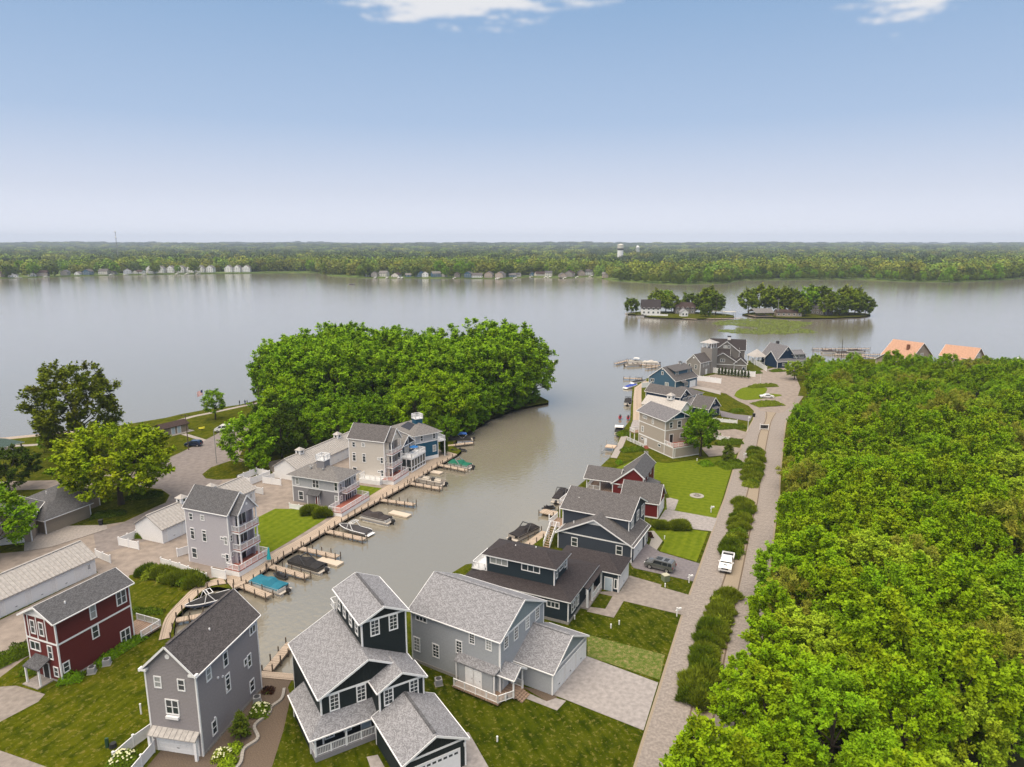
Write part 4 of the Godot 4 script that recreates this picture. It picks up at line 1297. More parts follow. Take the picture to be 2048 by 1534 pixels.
func house_brown() -> void:
	var h := thing("large_house", "large grey brown house with stacked cross gables and a chimney", "house", Vector3(91.5, 0, -288.5), -0.30)
	var T := gable(h, Vector3(-1.2, 0, 0), 0, 11.0, 9.0, 4.2, 7.9, 0.4, 0.4, "brown_grey", "roof_brown", {"split": 2.9})
	window(h, spot(T, "F", 11.0, 9.0, 0.0, 4.6), 1.9, 1.3, "double")
	var T2 := gable(h, Vector3(0.2, 0, -5.0), 0, 10.5, 7.0, 7.6, 12.0, 0.4, 0.4, "brown_grey", "roof_brown", {})
	wins(h, T2, "F", 10.5, 7.0, [[-0.7, 9.6, 1.3, 1.2], [0.9, 9.6, 1.3, 1.2]], "double")
	gable(h, Vector3(0.5, 0, -6.5), PI / 2, 7.0, 14.5, 8.2, 12.4, 0.4, 0.4, "brown_grey", "roof_brown", {})
	gable(h, Vector3(-2.5, 0, -1.5), PI / 2, 6.0, 8.0, 5.6, 8.6, 0.3, 0.3, "brown_grey", "roof_brown", {})
	var T3 := gable(h, Vector3(6.0, 0, 1.0), 0.0, 5.0, 7.5, 3.4, 6.0, 0.4, 0.4, "brown_grey", "roof_brown", {"split": 2.9})
	window(h, spot(T3, "R", 5.0, 7.5, 1.0, 1.7), 1.6, 1.4, "double")
	door(h, spot(T3, "F", 5.0, 7.5, 1.4, 1.1), 1.0, 2.1, "navy_dark")
	wins(h, T2, "R", 10.5, 7.0, [[-1.5, 8.3, 1.0, 1.6], [1.2, 8.3, 1.0, 1.6], [-1.5, 5.0, 1.0, 1.6]])
	var c := MB.new()
	c.box(Vector3(1.0, 12.3, -6.6), Vector3(1.3, 2.2, 1.0))
	pb(h, "chimney", c, M.white)
	var c2 := MB.new()
	c2.box(Vector3(1.0, 13.5, -6.6), Vector3(1.6, 0.4, 1.3))
	pb(h, "chimney_cap", c2, M.dark_metal)

func house_navy_wide() -> void:
	var h := thing("gabled_house", "navy house with triangular gable window over a wide garage", "house", Vector3(121.0, 0, -297.5), 0.26)
	var W := 9.0
	var L := 15.0
	var T := gable(h, Vector3.ZERO, PI / 2, W, L, 2.8, 7.0, 0.4, 0.4, "navy", "roof_mid", {})
	garage_door(h, spot(T, "L", W, L, 1.0, 1.15), 6.0, 2.2)
	garage_door(h, spot(T, "L", W, L, 5.7, 1.15), 2.4, 2.2)
	window(h, spot(T, "L", W, L, -4.4, 1.5), 1.4, 1.3, "pair")
	var T2 := gable(h, Vector3(-2.2, 0, -2.5), 0, 8.4, 12.0, 4.0, 9.4, 0.4, 0.4, "navy", "roof_mid", {})
	round_window(h, spot(T2, "F", 8.4, 12.0, 0.0, 7.6), 0.4)
	var d := MB.new()
	d.box(Vector3(3.4, 4.6, 2.2), Vector3(6.6, 2.0, 3.0))
	var o := pb(h, "dormer", d, M.navy)
	slab(o, "dormer_roof", [Vector3(-0.2, 6.7, -0.3), Vector3(-0.2, 5.6, 4.2), Vector3(7.0, 5.6, 4.2), Vector3(7.0, 6.7, -0.3)], 0.14, M.roof_mid)
	for x in [2.2, 5.0]:
		window(h, Transform3D(Basis.IDENTITY, Vector3(x, 4.75, 3.72)), 2.3, 1.3, "triple")
	var c := MB.new()
	c.box(Vector3(-1.6, 9.6, -4.5), Vector3(1.0, 1.8, 1.0))
	pb(h, "chimney", c, M.dark_metal)
	var g := thing("boat_house", "pale roofed open porch house between grey and navy houses", "house", Vector3(110.0, 0, -303.0), 0.2)
	hip(g, Vector3.ZERO, 0, 5.4, 6.0, 3.6, 6.6, 0.4, "", "metal_roof", {})
	posts(g, "post", [[-2.5, 2.8], [2.5, 2.8], [-2.5, -2.8], [2.5, -2.8], [0, 2.8]], 0, 3.5, 0.35)
	railing(g, [Vector3(-2.5, 0.1, 2.8), Vector3(2.5, 0.1, 2.8)])

func houses_orange() -> void:
	var spec := [[Vector3(174.5, 0, -298.0), 0.5, "peach roofed gable house with brown chimney", 15.0, 11.0, true], [Vector3(197.5, 0, -296.0), 0.62, "peach roofed gable house near boat lift canopies", 10.5, 9.0, false]]
	for s in spec:
		var h := thing("peach_roof_house", s[2], "house", s[0], s[1])
		var W: float = s[3]
		var T := gable(h, Vector3.ZERO, 0, W, 13.0, 4.6, s[4], 0.5, 0.5, "tan", "roof_orange", {})
		window(h, spot(T, "F", W, 13.0, 0.0, 5.6), 2.2, 1.8, "pair", "glass_blind")
		gable(h, Vector3(-W * 0.5 - 2.0, 0, -1.0), PI / 2, 8.0, 9.0, 3.4, 6.4, 0.5, 0.5, "tan", "roof_orange", {})
		if s[5]:
			var c := MB.new()
			c.box(Vector3(-W * 0.25, 8.0, 2.5), Vector3(1.0, 4.0, 1.0))
			pb(h, "chimney", c, flat("brick_brown", 0.16, 0.07, 0.04))

# ---------------------------------------------------------------- vegetation
func rv(r: RandomNumberGenerator) -> Vector3:
	return Vector3(r.randfn(0.0, 1.0), r.randfn(0.0, 1.0), r.randfn(0.0, 1.0)) * 0.6

class Leaves:
	var v := PackedVector3Array()
	var n := PackedVector3Array()
	var c := PackedColorArray()
	var ix := PackedInt32Array()
	func leaf(p: Vector3, d: Vector3, nn: Vector3, l: float, w: float, col: Color) -> void:
		var s := d.cross(nn).normalized()
		var k := v.size()
		v.append(p)
		v.append(p + d * l * 0.45 + s * w * 0.5 - nn * l * 0.08)
		v.append(p + d * l)
		v.append(p + d * l * 0.45 - s * w * 0.5 - nn * l * 0.08)
		for i in 4:
			n.append(nn)
			c.append(col)
		ix.append_array(PackedInt32Array([k, k + 2, k + 1, k, k + 3, k + 2]))
	func done() -> ArrayMesh:
		var am := ArrayMesh.new()
		var arr := []
		arr.resize(Mesh.ARRAY_MAX)
		arr[Mesh.ARRAY_VERTEX] = v
		arr[Mesh.ARRAY_NORMAL] = n
		arr[Mesh.ARRAY_COLOR] = c
		arr[Mesh.ARRAY_INDEX] = ix
		am.add_surface_from_arrays(Mesh.PRIMITIVE_TRIANGLES, arr)
		return am

func leaf_mat(called: String, r: float, g: float, b: float, back := 0.28) -> StandardMaterial3D:
	var m := mat(called, lin(r, g, b), 0.6)
	m.vertex_color_use_as_albedo = true
	m.metallic_specular = 0.12
	m.cull_mode = BaseMaterial3D.CULL_DISABLED
	m.backlight_enabled = true
	m.backlight = Color(back, back * 1.1, back * 0.4)
	return m

# a tree prototype: trunk with limbs, crown of leaf sprays on twigs
func tree_proto(key: String, stem: String, sd: int, hgt: float, rad: float, y0: float, clumps: int, twigs: int, leaves: int, ll: float, lw: float, lm: Material, opt := {}) -> void:
	var r := RandomNumberGenerator.new()
	r.seed = sd
	var root := Node3D.new()
	root.set_meta("stem", stem)
	var lv := Leaves.new()
	var hc := hgt - y0
	var cents := []
	var upw: float = opt.get("up", 0.6)
	var lean: float = opt.get("round", 1.0)
	for i in clumps:
		var d := Vector3.ZERO
		var t := float(i) / clumps
		# spread over the crown: spiral with noise, denser outside
		var yy := lerpf(-0.85, 1.0, fmod(t + r.randf_range(-0.04, 0.04) + 1.0, 1.0))
		var an := i * 2.39996 + r.randf_range(-0.5, 0.5)
		var rr := sqrt(maxf(0.03, 1.0 - pow(absf(yy), 2.0 * lean)))
		var depth := pow(r.randf(), 0.22)
		d = Vector3(cos(an) * rr, yy, sin(an) * rr) * lerpf(0.35, 1.0, depth) * r.randf_range(0.82, 1.16)
		if opt.get("cone", 0.0) > 0.0:
			var sh: float = 1.0 - 0.9 * (yy * 0.5 + 0.5) * opt.cone
			d.x *= sh
			d.z *= sh
		var c := Vector3(d.x * rad, y0 + hc * (0.5 + 0.46 * d.y), d.z * rad)
		cents.append(c)
		var ax := (Vector3(d.x, d.y * 0.5, d.z).normalized() * 1.0 + Vector3.UP * upw).normalized()
		var tone := r.randf_range(0.66, 1.34)
		var yel := r.randf_range(0.86, 1.16)
		var size: float = opt.get("clump", 0.34) * rad * r.randf_range(0.7, 1.3)
		for k in twigs:
			var a2 := (ax + rv(r) * 0.85).normalized()
			var tl := size * r.randf_range(0.7, 1.25)
			var tb := c + rv(r) * size * 0.28 - a2 * tl * 0.4
			for q in leaves:
				var tt := pow(r.randf(), 0.75)
				var p := tb + a2 * tl * tt + rv(r) * size * 0.24 * (1.15 - tt)
				var nn := (a2 * 0.25 + Vector3.UP * 0.75 + rv(r) * 0.75).normalized()
				var dd := a2 + rv(r) * 0.9
				dd = (dd - nn * dd.dot(nn)).normalized()
				var kk := tone * r.randf_range(0.8, 1.2)
				var sc := r.randf_range(0.7, 1.25)
				lv.leaf(p, dd, nn, ll * sc, lw * sc, Color(kk * yel, kk, kk * 0.9))
	var tr := MB.new()
	var tw: float = opt.get("trunk", hgt * 0.022)
	var top := Vector3(r.randf_range(-0.3, 0.3), y0 + hc * 0.55, r.randf_range(-0.3, 0.3))
	var mid := Vector3(r.randf_range(-0.15, 0.15), y0 * 0.7, r.randf_range(-0.15, 0.15))
	tr.tube(Vector3(0, -0.3, 0), mid, tw * 1.35, tw, 7)
	tr.tube(mid, top, tw, tw * 0.3, 7)
	for i in int(opt.get("limbs", 14)):
		var c: Vector3 = cents[r.randi() % cents.size()]
		var s := mid.lerp(top, clampf((c.y - y0) / hc * 0.8, 0.0, 0.9))
		var m2 := s.lerp(c, 0.55) + Vector3(0, -0.06 * hc, 0)
		tr.tube(s, m2, tw * 0.42, tw * 0.26, 5, false)
		tr.tube(m2, c, tw * 0.26, tw * 0.06, 5, false)
	part(root, "trunk", tr.done(), M[opt.get("bark", "bark")])
	part(root, "crown", lv.done(), lm)
	protos[key] = root

func tree(key: String, x: float, z: float, s: float, label: String, group: String, sy := 1.0) -> Node3D:
	var o := copy_of(protos[key], Vector3(x, 0, z), rng.randf() * TAU, Vector3(s, s * sy, s), label, group)
	o.set_meta("category", "tree")
	return o

# mound of blades or leaves: shrubs, hedges, grass clumps; fills an ellipsoid-topped strip
func foliage_mesh(sd: int, hx: float, hy: float, hz: float, count: int, ll: float, lw: float, blade := 0.0) -> ArrayMesh:
	var r := RandomNumberGenerator.new()
	r.seed = sd
	var lv := Leaves.new()
	var f := FastNoiseLite.new()
	f.seed = sd
	f.frequency = 0.45
	for i in count:
		var x := r.randf_range(-1, 1)
		var z := r.randf_range(-1, 1)
		var ex := 1.0 - pow(absf(x), 4.0 if hx > hz * 2 else 2.2)
		var ez := 1.0 - pow(absf(z), 4.0 if hz > hx * 2 else 2.2)
		var bump := 0.86 + 0.3 * f.get_noise_2d(x * hx * 2.0, z * hz * 2.0)
		if maxf(hx, hz) > 2.4:
			var along := x * hx if hx > hz else z * hz
			bump *= 0.72 + 0.34 * absf(sin(along * 1.35 + sd))
		var top := hy * sqrt(maxf(0.02, ex * ez)) * bump
		var y := top * (1.0 - 0.65 * pow(r.randf(), 2.0)) if blade < 0.5 else top * r.randf_range(0.25, 0.78)
		var out := Vector3(x * hy / hx, 0.0, z * hy / hz)
		var up := (Vector3.UP + out * 0.8 + rv(r) * (0.9 - 0.5 * blade)).normalized()
		var nn := (out + rv(r) * 0.7 + Vector3.UP * 0.5).normalized()
		var d := up if blade > 0.5 else (up + rv(r)).normalized()
		if blade > 0.5:
			nn = d.cross(rv(r)).normalized()
		else:
			d = (d - nn * d.dot(nn)).normalized()
		var k := r.randf_range(0.72, 1.25) * (0.9 + 0.25 * f.get_noise_2d(x * hx * 3.0 + 50.0, z * hz * 3.0))
		lv.leaf(Vector3(x * hx, y, z * hz), d, nn, ll * r.randf_range(0.7, 1.3), lw, Color(k, k, k * 0.9))
	return lv.done()

func shrub(called: String, label: String, at: Vector3, turn: float, hx: float, hy: float, hz: float, m: String, opt := {}) -> Node3D:
	var t := thing(called, label, opt.get("category", "shrub"), at, turn, opt.get("group", ""))
	var area := (hx * hz * 4.0 + (hx + hz) * hy * 3.0)
	var cnt := int(clampf(area * opt.get("dens", 60.0), 150, 16000))
	part(t, "foliage", foliage_mesh(int(at.x * 13.0 + at.z * 7.0), hx, hy, hz, cnt, opt.get("ll", 0.3), opt.get("lw", 0.16), opt.get("blade", 0.0)), M[m])
	var core := MB.new()
	var ring := []
	var mid := []
	var hi := []
	for i in 14:
		var a := TAU * i / 14.0
		var c := signf(cos(a)) * pow(absf(cos(a)), 0.6)
		var s := signf(sin(a)) * pow(absf(sin(a)), 0.6)
		ring.append(Vector3(c * hx * 0.86, -0.05, -s * hz * 0.86))
		mid.append(Vector3(c * hx * 0.74, hy * 0.3, -s * hz * 0.74))
		hi.append(Vector3(c * hx * 0.5, hy * 0.45, -s * hz * 0.5))
	core.loft([ring, mid, hi])
	part(t, "stems", core.done(), M.hedge_core)
	if opt.has("flowers"):
		var r := RandomNumberGenerator.new()
		r.seed = int(at.x * 31.0)
		for i in int(opt.flowers):
			var mb := MB.new()
			var x := r.randf_range(-0.8, 0.8)
			var z := r.randf_range(-0.8, 0.8)
			var y := hy * sqrt(maxf(0.05, (1 - x * x) * (1 - z * z))) * 1.02
			var p := Vector3(x * hx, y, z * hz)
			mb.tube(p - Vector3(0, 0.07, 0), p, 0.05, 0.11, 6)
			mb.tube(p, p + Vector3(0, 0.07, 0), 0.11, 0.04, 6)
			pb(t, "blossom", mb, M.blossom)
	return t

# a row of mounded ornamental grass between two points: one thing, each mound a part
func grass_row(label: String, a: Vector3, b: Vector3, w: float, hgt: float, group: String) -> void:
	if not mesh_cache.has("mound0"):
		for i in 4:
			mesh_cache["mound%d" % i] = foliage_mesh(300 + i, 1.0, 1.0, 1.0, 1500, 0.55, 0.075, 1.0)
			mesh_cache["tuft%d" % i] = foliage_mesh(320 + i, 0.95, 0.85, 0.95, 700, 0.3, 0.12, 0.0)
	var t := thing("grass_hedge", label, "hedge", a, heading(b.x - a.x, b.z - a.z), group)
	var l := a.distance_to(b)
	var n := int(l / (w * 0.62))
	for i in n + 1:
		var x := l * i / n
		for s in [-1.0, 1.0]:
			var k := rng.randf_range(0.75, 1.2)
			var o := part(t, "grass_clump", mesh_cache[("mound%d" if rng.randf() < 0.75 else "tuft%d") % (rng.randi() % 4)], M.leaf_blade if rng.randf() < 0.7 else M.leaf_hedge)
			o.position = Vector3(x + rng.randf_range(-0.3, 0.3), 0, s * w * 0.22 + rng.randf_range(-0.15, 0.15))
			o.rotation.y = rng.randf() * TAU
			o.scale = Vector3(w * 0.5 * k, hgt * k, w * 0.5 * k)

func make_vegetation() -> void:
	mat("bark", lin(0.085, 0.07, 0.055), 0.95, grain(128, 0.6, 1.0, 91, 0.2, 0.05), 0.8, true)
	mat("bark_pale", lin(0.30, 0.27, 0.23), 0.95)
	mat("hedge_core", lin(0.11, 0.17, 0.012), 1.0)
	mat("blossom", lin(0.62, 0.62, 0.38), 0.8)
	leaf_mat("leaf_yellow", 0.215, 0.340, 0.0085)
	leaf_mat("leaf_maple", 0.204, 0.332, 0.0068)
	leaf_mat("leaf_lime", 0.255, 0.367, 0.0188)
	leaf_mat("leaf_grey", 0.249, 0.268, 0.0299)
	leaf_mat("leaf_mid", 0.179, 0.320, 0.0085)
	leaf_mat("leaf_deep", 0.123, 0.236, 0.0068, 0.22)
	leaf_mat("leaf_oak", 0.126, 0.158, 0.0076, 0.22)
	leaf_mat("leaf_bright", 0.231, 0.309, 0.0076)
	leaf_mat("leaf_dark", 0.048, 0.081, 0.0060, 0.3)
	leaf_mat("leaf_cotton", 0.200, 0.347, 0.0120)
	leaf_mat("leaf_blade", 0.19, 0.245, 0.0188, 0.3)
	leaf_mat("leaf_hedge", 0.109, 0.170, 0.0103, 0.22)
	leaf_mat("leaf_bronze", 0.05, 0.022, 0.015, 0.2)
	leaf_mat("leaf_spruce", 0.109, 0.152, 0.0154, 0.2)
	leaf_mat("leaf_far", 0.162, 0.223, 0.0137)
	leaf_mat("leaf_far_dark", 0.109, 0.161, 0.0120)
	leaf_mat("leaf_far_wood", 1.0, 1.0, 1.0)
	# the near wood: young maples
	tree_proto("wood_a", "maple_tree", 101, 10.0, 4.0, 1.4, 70, 7, 40, 0.35, 0.25, M.leaf_yellow)
	tree_proto("wood_b", "maple_tree", 102, 10.5, 3.8, 1.6, 70, 7, 40, 0.35, 0.25, M.leaf_maple)
	tree_proto("wood_c", "maple_tree", 103, 9.0, 3.8, 1.2, 70, 7, 40, 0.33, 0.22, M.leaf_lime)
	tree_proto("wood_d", "ash_tree", 104, 11.0, 4.1, 1.8, 70, 7, 40, 0.37, 0.19, M.leaf_mid)
	tree_proto("wood_e", "willow_tree", 105, 9.5, 4.0, 1.2, 70, 7, 40, 0.41, 0.12, M.leaf_grey, {"up": 0.3})
	# big trees
	tree_proto("oak", "oak_tree", 111, 24.0, 8.8, 2.0, 190, 7, 22, 0.62, 0.42, M.leaf_oak, {"clump": 0.23, "trunk": 0.5, "limbs": 16, "up": 0.3, "round": 1.3})
	tree_proto("maple", "maple_tree", 112, 17.0, 10.5, 2.6, 170, 7, 26, 0.58, 0.42, M.leaf_bright, {"clump": 0.20, "trunk": 0.55, "limbs": 26, "up": 0.5})
	tree_proto("round_dark", "shade_tree", 113, 12.0, 6.5, 1.5, 90, 6, 24, 0.5, 0.34, M.leaf_dark, {"clump": 0.27})
	tree_proto("round_mid", "shade_tree", 114, 13.0, 6.0, 1.2, 100, 6, 26, 0.5, 0.32, M.leaf_mid, {"clump": 0.27})
	tree_proto("cotton_a", "cottonwood_tree", 121, 24.0, 8.2, 2.0, 130, 6, 24, 0.72, 0.46, M.leaf_cotton, {"clump": 0.26, "limbs": 22})
	tree_proto("cotton_b", "cottonwood_tree", 122, 22.0, 7.6, 1.5, 120, 6, 24, 0.70, 0.46, M.leaf_mid, {"clump": 0.27, "limbs": 22})
	tree_proto("cotton_c", "willow_tree", 123, 18.0, 8.0, 1.0, 120, 6, 24, 0.72, 0.34, M.leaf_maple, {"clump": 0.28, "limbs": 20, "up": 0.3})
	tree_proto("cotton_d", "shore_tree", 124, 13.0, 6.5, 0.4, 90, 6, 24, 0.62, 0.4, M.leaf_deep, {"clump": 0.3})
	tree_proto("street", "street_tree", 131, 10.0, 3.2, 2.0, 60, 5, 22, 0.4, 0.26, M.leaf_mid, {"clump": 0.36})
	tree_proto("pear", "pear_tree", 132, 11.5, 4.1, 2.0, 90, 6, 30, 0.36, 0.22, M.leaf_deep, {"clump": 0.32, "round": 0.8})
	tree_proto("spruce", "spruce_tree", 133, 5.5, 2.0, 0.2, 70, 5, 24, 0.3, 0.1, M.leaf_spruce, {"cone": 1.0, "up": 0.1})
	tree_proto("arbor", "arborvitae", 134, 3.4, 0.6, 0.05, 40, 4, 14, 0.22, 0.1, M.leaf_dark, {"cone": 0.8, "up": 1.6, "clump": 0.7})
	# trees of islands and the far shore
	tree_proto("far_a", "shore_tree", 141, 18.0, 7.0, 2.0, 60, 5, 10, 1.5, 1.1, M.leaf_far, {"clump": 0.34, "limbs": 6})
	tree_proto("far_b", "shore_tree", 142, 16.0, 6.4, 1.6, 56, 5, 10, 1.5, 1.1, M.leaf_far_dark, {"clump": 0.34, "limbs": 6})
	tree_proto("far_c", "shore_tree", 143, 20.0, 6.6, 3.0, 56, 5, 10, 1.5, 1.1, M.leaf_cotton, {"clump": 0.34, "limbs": 6})
	for k in protos:
		var p: Node3D = protos[k]
		p.set_meta("category", "tree")

# ---------------------------------------------------------------- docks and boats
func dock(p: Vector3, q: Vector3, w: float, label: String, group := "finger docks along the canal", posts_every := 2.2) -> Node3D:
	var l := p.distance_to(q)
	var ang := atan2(-(q.z - p.z), q.x - p.x)
	var t := thing("wooden_dock", label, "dock", p, ang, group)
	var mb := MB.new()
	mb.box(Vector3(l * 0.5, -0.09, 0), Vector3(l, 0.18, w))
	pb(t, "deck", mb, M.dock_wood)
	var n := int(maxf(1.0, round(l / posts_every)))
	for i in n + 1:
		for s in [-1.0, 1.0]:
			var pm := MB.new()
			pm.tube(Vector3(l * i / n, -2.0, s * (w * 0.5 + 0.08)), Vector3(l * i / n, rng.randf_range(0.5, 1.0), s * (w * 0.5 + 0.08)), 0.1, 0.09, 7)
			pb(t, "post", pm, M.post_wood)
	return t

func heading(dx: float, dz: float) -> float:
	return atan2(-dz, dx)

# boats: x runs from bow (-x) to stern (+x); water line at y = 0
func pontoon(label: String, at: Vector3, ang: float, cover: Array, opt := {}) -> Node3D:
	var L: float = opt.get("L", 6.8)
	var w: float = 2.5
	var t := thing("pontoon_boat", label, "boat", at, ang, "boats moored along the canal")
	for s in [-1.0, 1.0]:
		var mb := MB.new()
		mb.tube(Vector3(-L * 0.5 + 0.7, 0.05, s * 0.85), Vector3(L * 0.5, 0.05, s * 0.85), 0.32, 0.32, 10)
		mb.tube(Vector3(-L * 0.5 - 0.1, 0.25, s * 0.85), Vector3(-L * 0.5 + 0.7, 0.05, s * 0.85), 0.05, 0.32, 10)
		pb(t, "pontoon", mb, M.chrome)
	var d := MB.new()
	d.box(Vector3(0, 0.44, 0), Vector3(L, 0.12, w))
	pb(t, "deck", d, flat("boat_deck", 0.42, 0.38, 0.33))
	var f := MB.new()
	for s in [-1.0, 1.0]:
		f.box(Vector3(-0.1, 0.80, s * (w * 0.5 - 0.06)), Vector3(L - 0.9, 0.5, 0.05))
		f.box(Vector3(-0.1, 1.1, s * (w * 0.5 - 0.06)), Vector3(L - 0.8, 0.06, 0.07))
	f.box(Vector3(-L * 0.5 + 0.4, 0.8, 0), Vector3(0.05, 0.5, w - 0.1))
	f.box(Vector3(L * 0.5 - 0.6, 0.8, 0.4), Vector3(0.05, 0.5, w - 0.9))
	pb(t, "side_fence", f, flat("boat_fence_" + str(opt.get("fence", 0)), [0.5, 0.06, 0.3][opt.get("fence", 0)], [0.49, 0.055, 0.27][opt.get("fence", 0)], [0.47, 0.05, 0.24][opt.get("fence", 0)], 0.4))
	if cover.size() > 0:
		var cm := flat(cover[0], cover[1], cover[2], cover[3], 0.8)
		var rings := []
		for i in 9:
			var x := -L * 0.5 + 0.3 + (L - 1.0) * i / 8.0
			var hgt := 1.45 + 0.28 * sin(i * 1.7) * 0.6 + (0.25 if i > 2 and i < 6 else 0.0)
			if i == 0 or i == 8:
				hgt = 1.15
			var ring := []
			for q in [[-1.28, 0.95], [-1.2, 1.15], [-0.7, hgt], [0.0, hgt + 0.12], [0.7, hgt], [1.2, 1.15], [1.28, 0.95]]:
				ring.append(Vector3(x, q[1], q[0]))
			rings.append(ring)
		var cb := MB.new()
		for i in 8:
			for j in 6:
				cb.quad(rings[i][j], rings[i][j + 1], rings[i + 1][j + 1], rings[i + 1][j])
		var r0: Array = rings[0].duplicate()
		cb.fan(r0)
		var r1: Array = rings[8].duplicate()
		r1.reverse()
		cb.fan(r1)
		pb(t, "cover", cb, cm)
	else:
		for s in [[-2.0, -0.85], [-2.0, 0.85], [1.2, -0.85], [0.6, 0.85]]:
			var se := MB.new()
			se.box(Vector3(s[0], 0.68, s[1]), Vector3(1.7, 0.38, 0.55))
			se.box(Vector3(s[0], 0.95, s[1] * 1.28), Vector3(1.7, 0.4, 0.16))
			pb(t, "seat", se, flat("boat_seat", 0.5, 0.46, 0.4))
		var cs := MB.new()
		cs.box(Vector3(0.0, 0.85, -0.75), Vector3(0.7, 0.8, 0.6))
		pb(t, "console", cs, M.dark_metal)
	if opt.get("bimini", false):
		var bc: Array = opt.get("bimini_color", ["bimini_white", 0.7, 0.68, 0.64])
		var bm := MB.new()
		for i in 4:
			var a0 := -1.0 + i * 0.5
			var y0 := 2.35 - 0.18 * a0 * a0
			var y1 := 2.35 - 0.18 * (a0 + 0.5) * (a0 + 0.5)
			bm.quad(Vector3(a0 * 1.3 + 0.6, y0, 1.2), Vector3(a0 * 1.3 + 1.25, y1, 1.2), Vector3(a0 * 1.3 + 1.25, y1, -1.2), Vector3(a0 * 1.3 + 0.6, y0, -1.2))
		pb(t, "bimini", bm, flat(bc[0], bc[1], bc[2], bc[3]))
		for s in [-1.0, 1.0]:
			var pm := MB.new()
			pm.tube(Vector3(0.6, 1.1, s * 1.15), Vector3(-0.7, 2.2, s * 1.15), 0.025, 0.025, 5)
			pm.tube(Vector3(0.6, 1.1, s * 1.15), Vector3(1.9, 2.2, s * 1.15), 0.025, 0.025, 5)
			pb(t, "bimini_frame", pm, M.chrome)
	if opt.get("arch", false):
		var am := MB.new()
		for s in [-1.0, 1.0]:
			am.bar(Vector3(0.4, 1.1, s * 1.15), Vector3(-0.9, 2.3, s * 1.0), 0.12, 0.16)
		am.bar(Vector3(-0.9, 2.3, -1.0), Vector3(-0.9, 2.3, 1.0), 0.14, 0.14)
		pb(t, "arch", am, M[opt.get("arch_mat", "dark_metal")])
	outboard(t, L * 0.5 + 0.25)
	return t

func outboard(t: Node, x: float) -> void:
	var m := MB.new()
	m.loft([[Vector3(x - 0.15, 0.55, 0.18), Vector3(x + 0.45, 0.55, 0.18), Vector3(x + 0.45, 0.55, -0.18), Vector3(x - 0.15, 0.55, -0.18)], [Vector3(x - 0.2, 0.85, 0.22), Vector3(x + 0.55, 0.85, 0.22), Vector3(x + 0.55, 0.85, -0.22), Vector3(x - 0.2, 0.85, -0.22)], [Vector3(x - 0.1, 1.15, 0.15), Vector3(x + 0.4, 1.1, 0.15), Vector3(x + 0.4, 1.1, -0.15), Vector3(x - 0.1, 1.15, -0.15)]])
	m.box(Vector3(x + 0.15, 0.1, 0), Vector3(0.25, 0.95, 0.12))
	pb(t, "outboard_motor", m, M.black)

func runabout(label: String, at: Vector3, ang: float, hull: Array, cover: Array, tower: String, L := 6.6) -> Node3D:
	var t := thing("runabout_boat", label, "boat", at, ang, "boats moored along the canal")
	var st := [[0.0, 0.12, 0.95, 0.7], [0.12, 0.62, 0.92, 0.3], [0.3, 1.0, 0.86, 0.02], [0.55, 1.18, 0.8, -0.12], [0.85, 1.18, 0.76, -0.15], [1.0, 1.1, 0.74, -0.12]]
	var rings := []
	var tops := []
	for s in st:
		var x: float = -L * 0.5 + L * s[0]
		rings.append([Vector3(x, s[2], s[1]), Vector3(x, s[2] - 0.12, s[1] * 1.03), Vector3(x, lerpf(s[2], s[3], 0.65), s[1] * 0.82), Vector3(x, s[3], 0.0), Vector3(x, lerpf(s[2], s[3], 0.65), -s[1] * 0.82), Vector3(x, s[2] - 0.12, -s[1] * 1.03), Vector3(x, s[2], -s[1])])
		tops.append([x, s[1], s[2]])
	var h := MB.new()
	h.loft(rings)
	pb(t, "hull", h, flat(hull[0], hull[1], hull[2], hull[3], 0.25))
	var g := MB.new()
	for s in [-1.0, 1.0]:
		for i in tops.size() - 1:
			g.bar(Vector3(tops[i][0], tops[i][2] + 0.03, s * tops[i][1]), Vector3(tops[i + 1][0], tops[i + 1][2] + 0.03, s * tops[i + 1][1]), 0.1, 0.12)
	g.box(Vector3(L * 0.5 + 0.35, 0.32, 0), Vector3(0.8, 0.08, 2.0))
	pb(t, "gunwale", g, M.white)
	var c := MB.new()
	var cr := []
	for i in tops.size():
		var q: Array = tops[i]
		var mid: float = [0.05, 0.22, 0.38, 0.6, 0.34, 0.12][i]
		cr.append([Vector3(q[0], q[2] + 0.06, -q[1]), Vector3(q[0], q[2] + mid * 0.8, -q[1] * 0.5), Vector3(q[0], q[2] + mid, 0.0), Vector3(q[0], q[2] + mid * 0.8, q[1] * 0.5), Vector3(q[0], q[2] + 0.06, q[1])])
	for i in cr.size() - 1:
		for j in 4:
			c.quad(cr[i][j], cr[i][j + 1], cr[i + 1][j + 1], cr[i + 1][j])
	pb(t, "cover", c, flat(cover[0], cover[1], cover[2], cover[3], 0.85))
	if tower != "":
		var a := MB.new()
		for s in [-1.0, 1.0]:
			a.tube(Vector3(0.6, 0.85, s * 1.1), Vector3(-0.3, 2.1, s * 0.85), 0.06, 0.06, 6)
			a.tube(Vector3(-0.9, 0.9, s * 1.05), Vector3(-0.5, 2.1, s * 0.85), 0.05, 0.05, 6)
			a.tube(Vector3(-0.3, 2.1, s * 0.85), Vector3(0.5, 2.15, s * 0.8), 0.05, 0.05, 6)
		for x in [-0.5, -0.1, 0.5]:
			a.tube(Vector3(x, 2.12, -0.85), Vector3(x, 2.12, 0.85), 0.05, 0.05, 6)
		pb(t, "tower", a, M[tower])
	return t

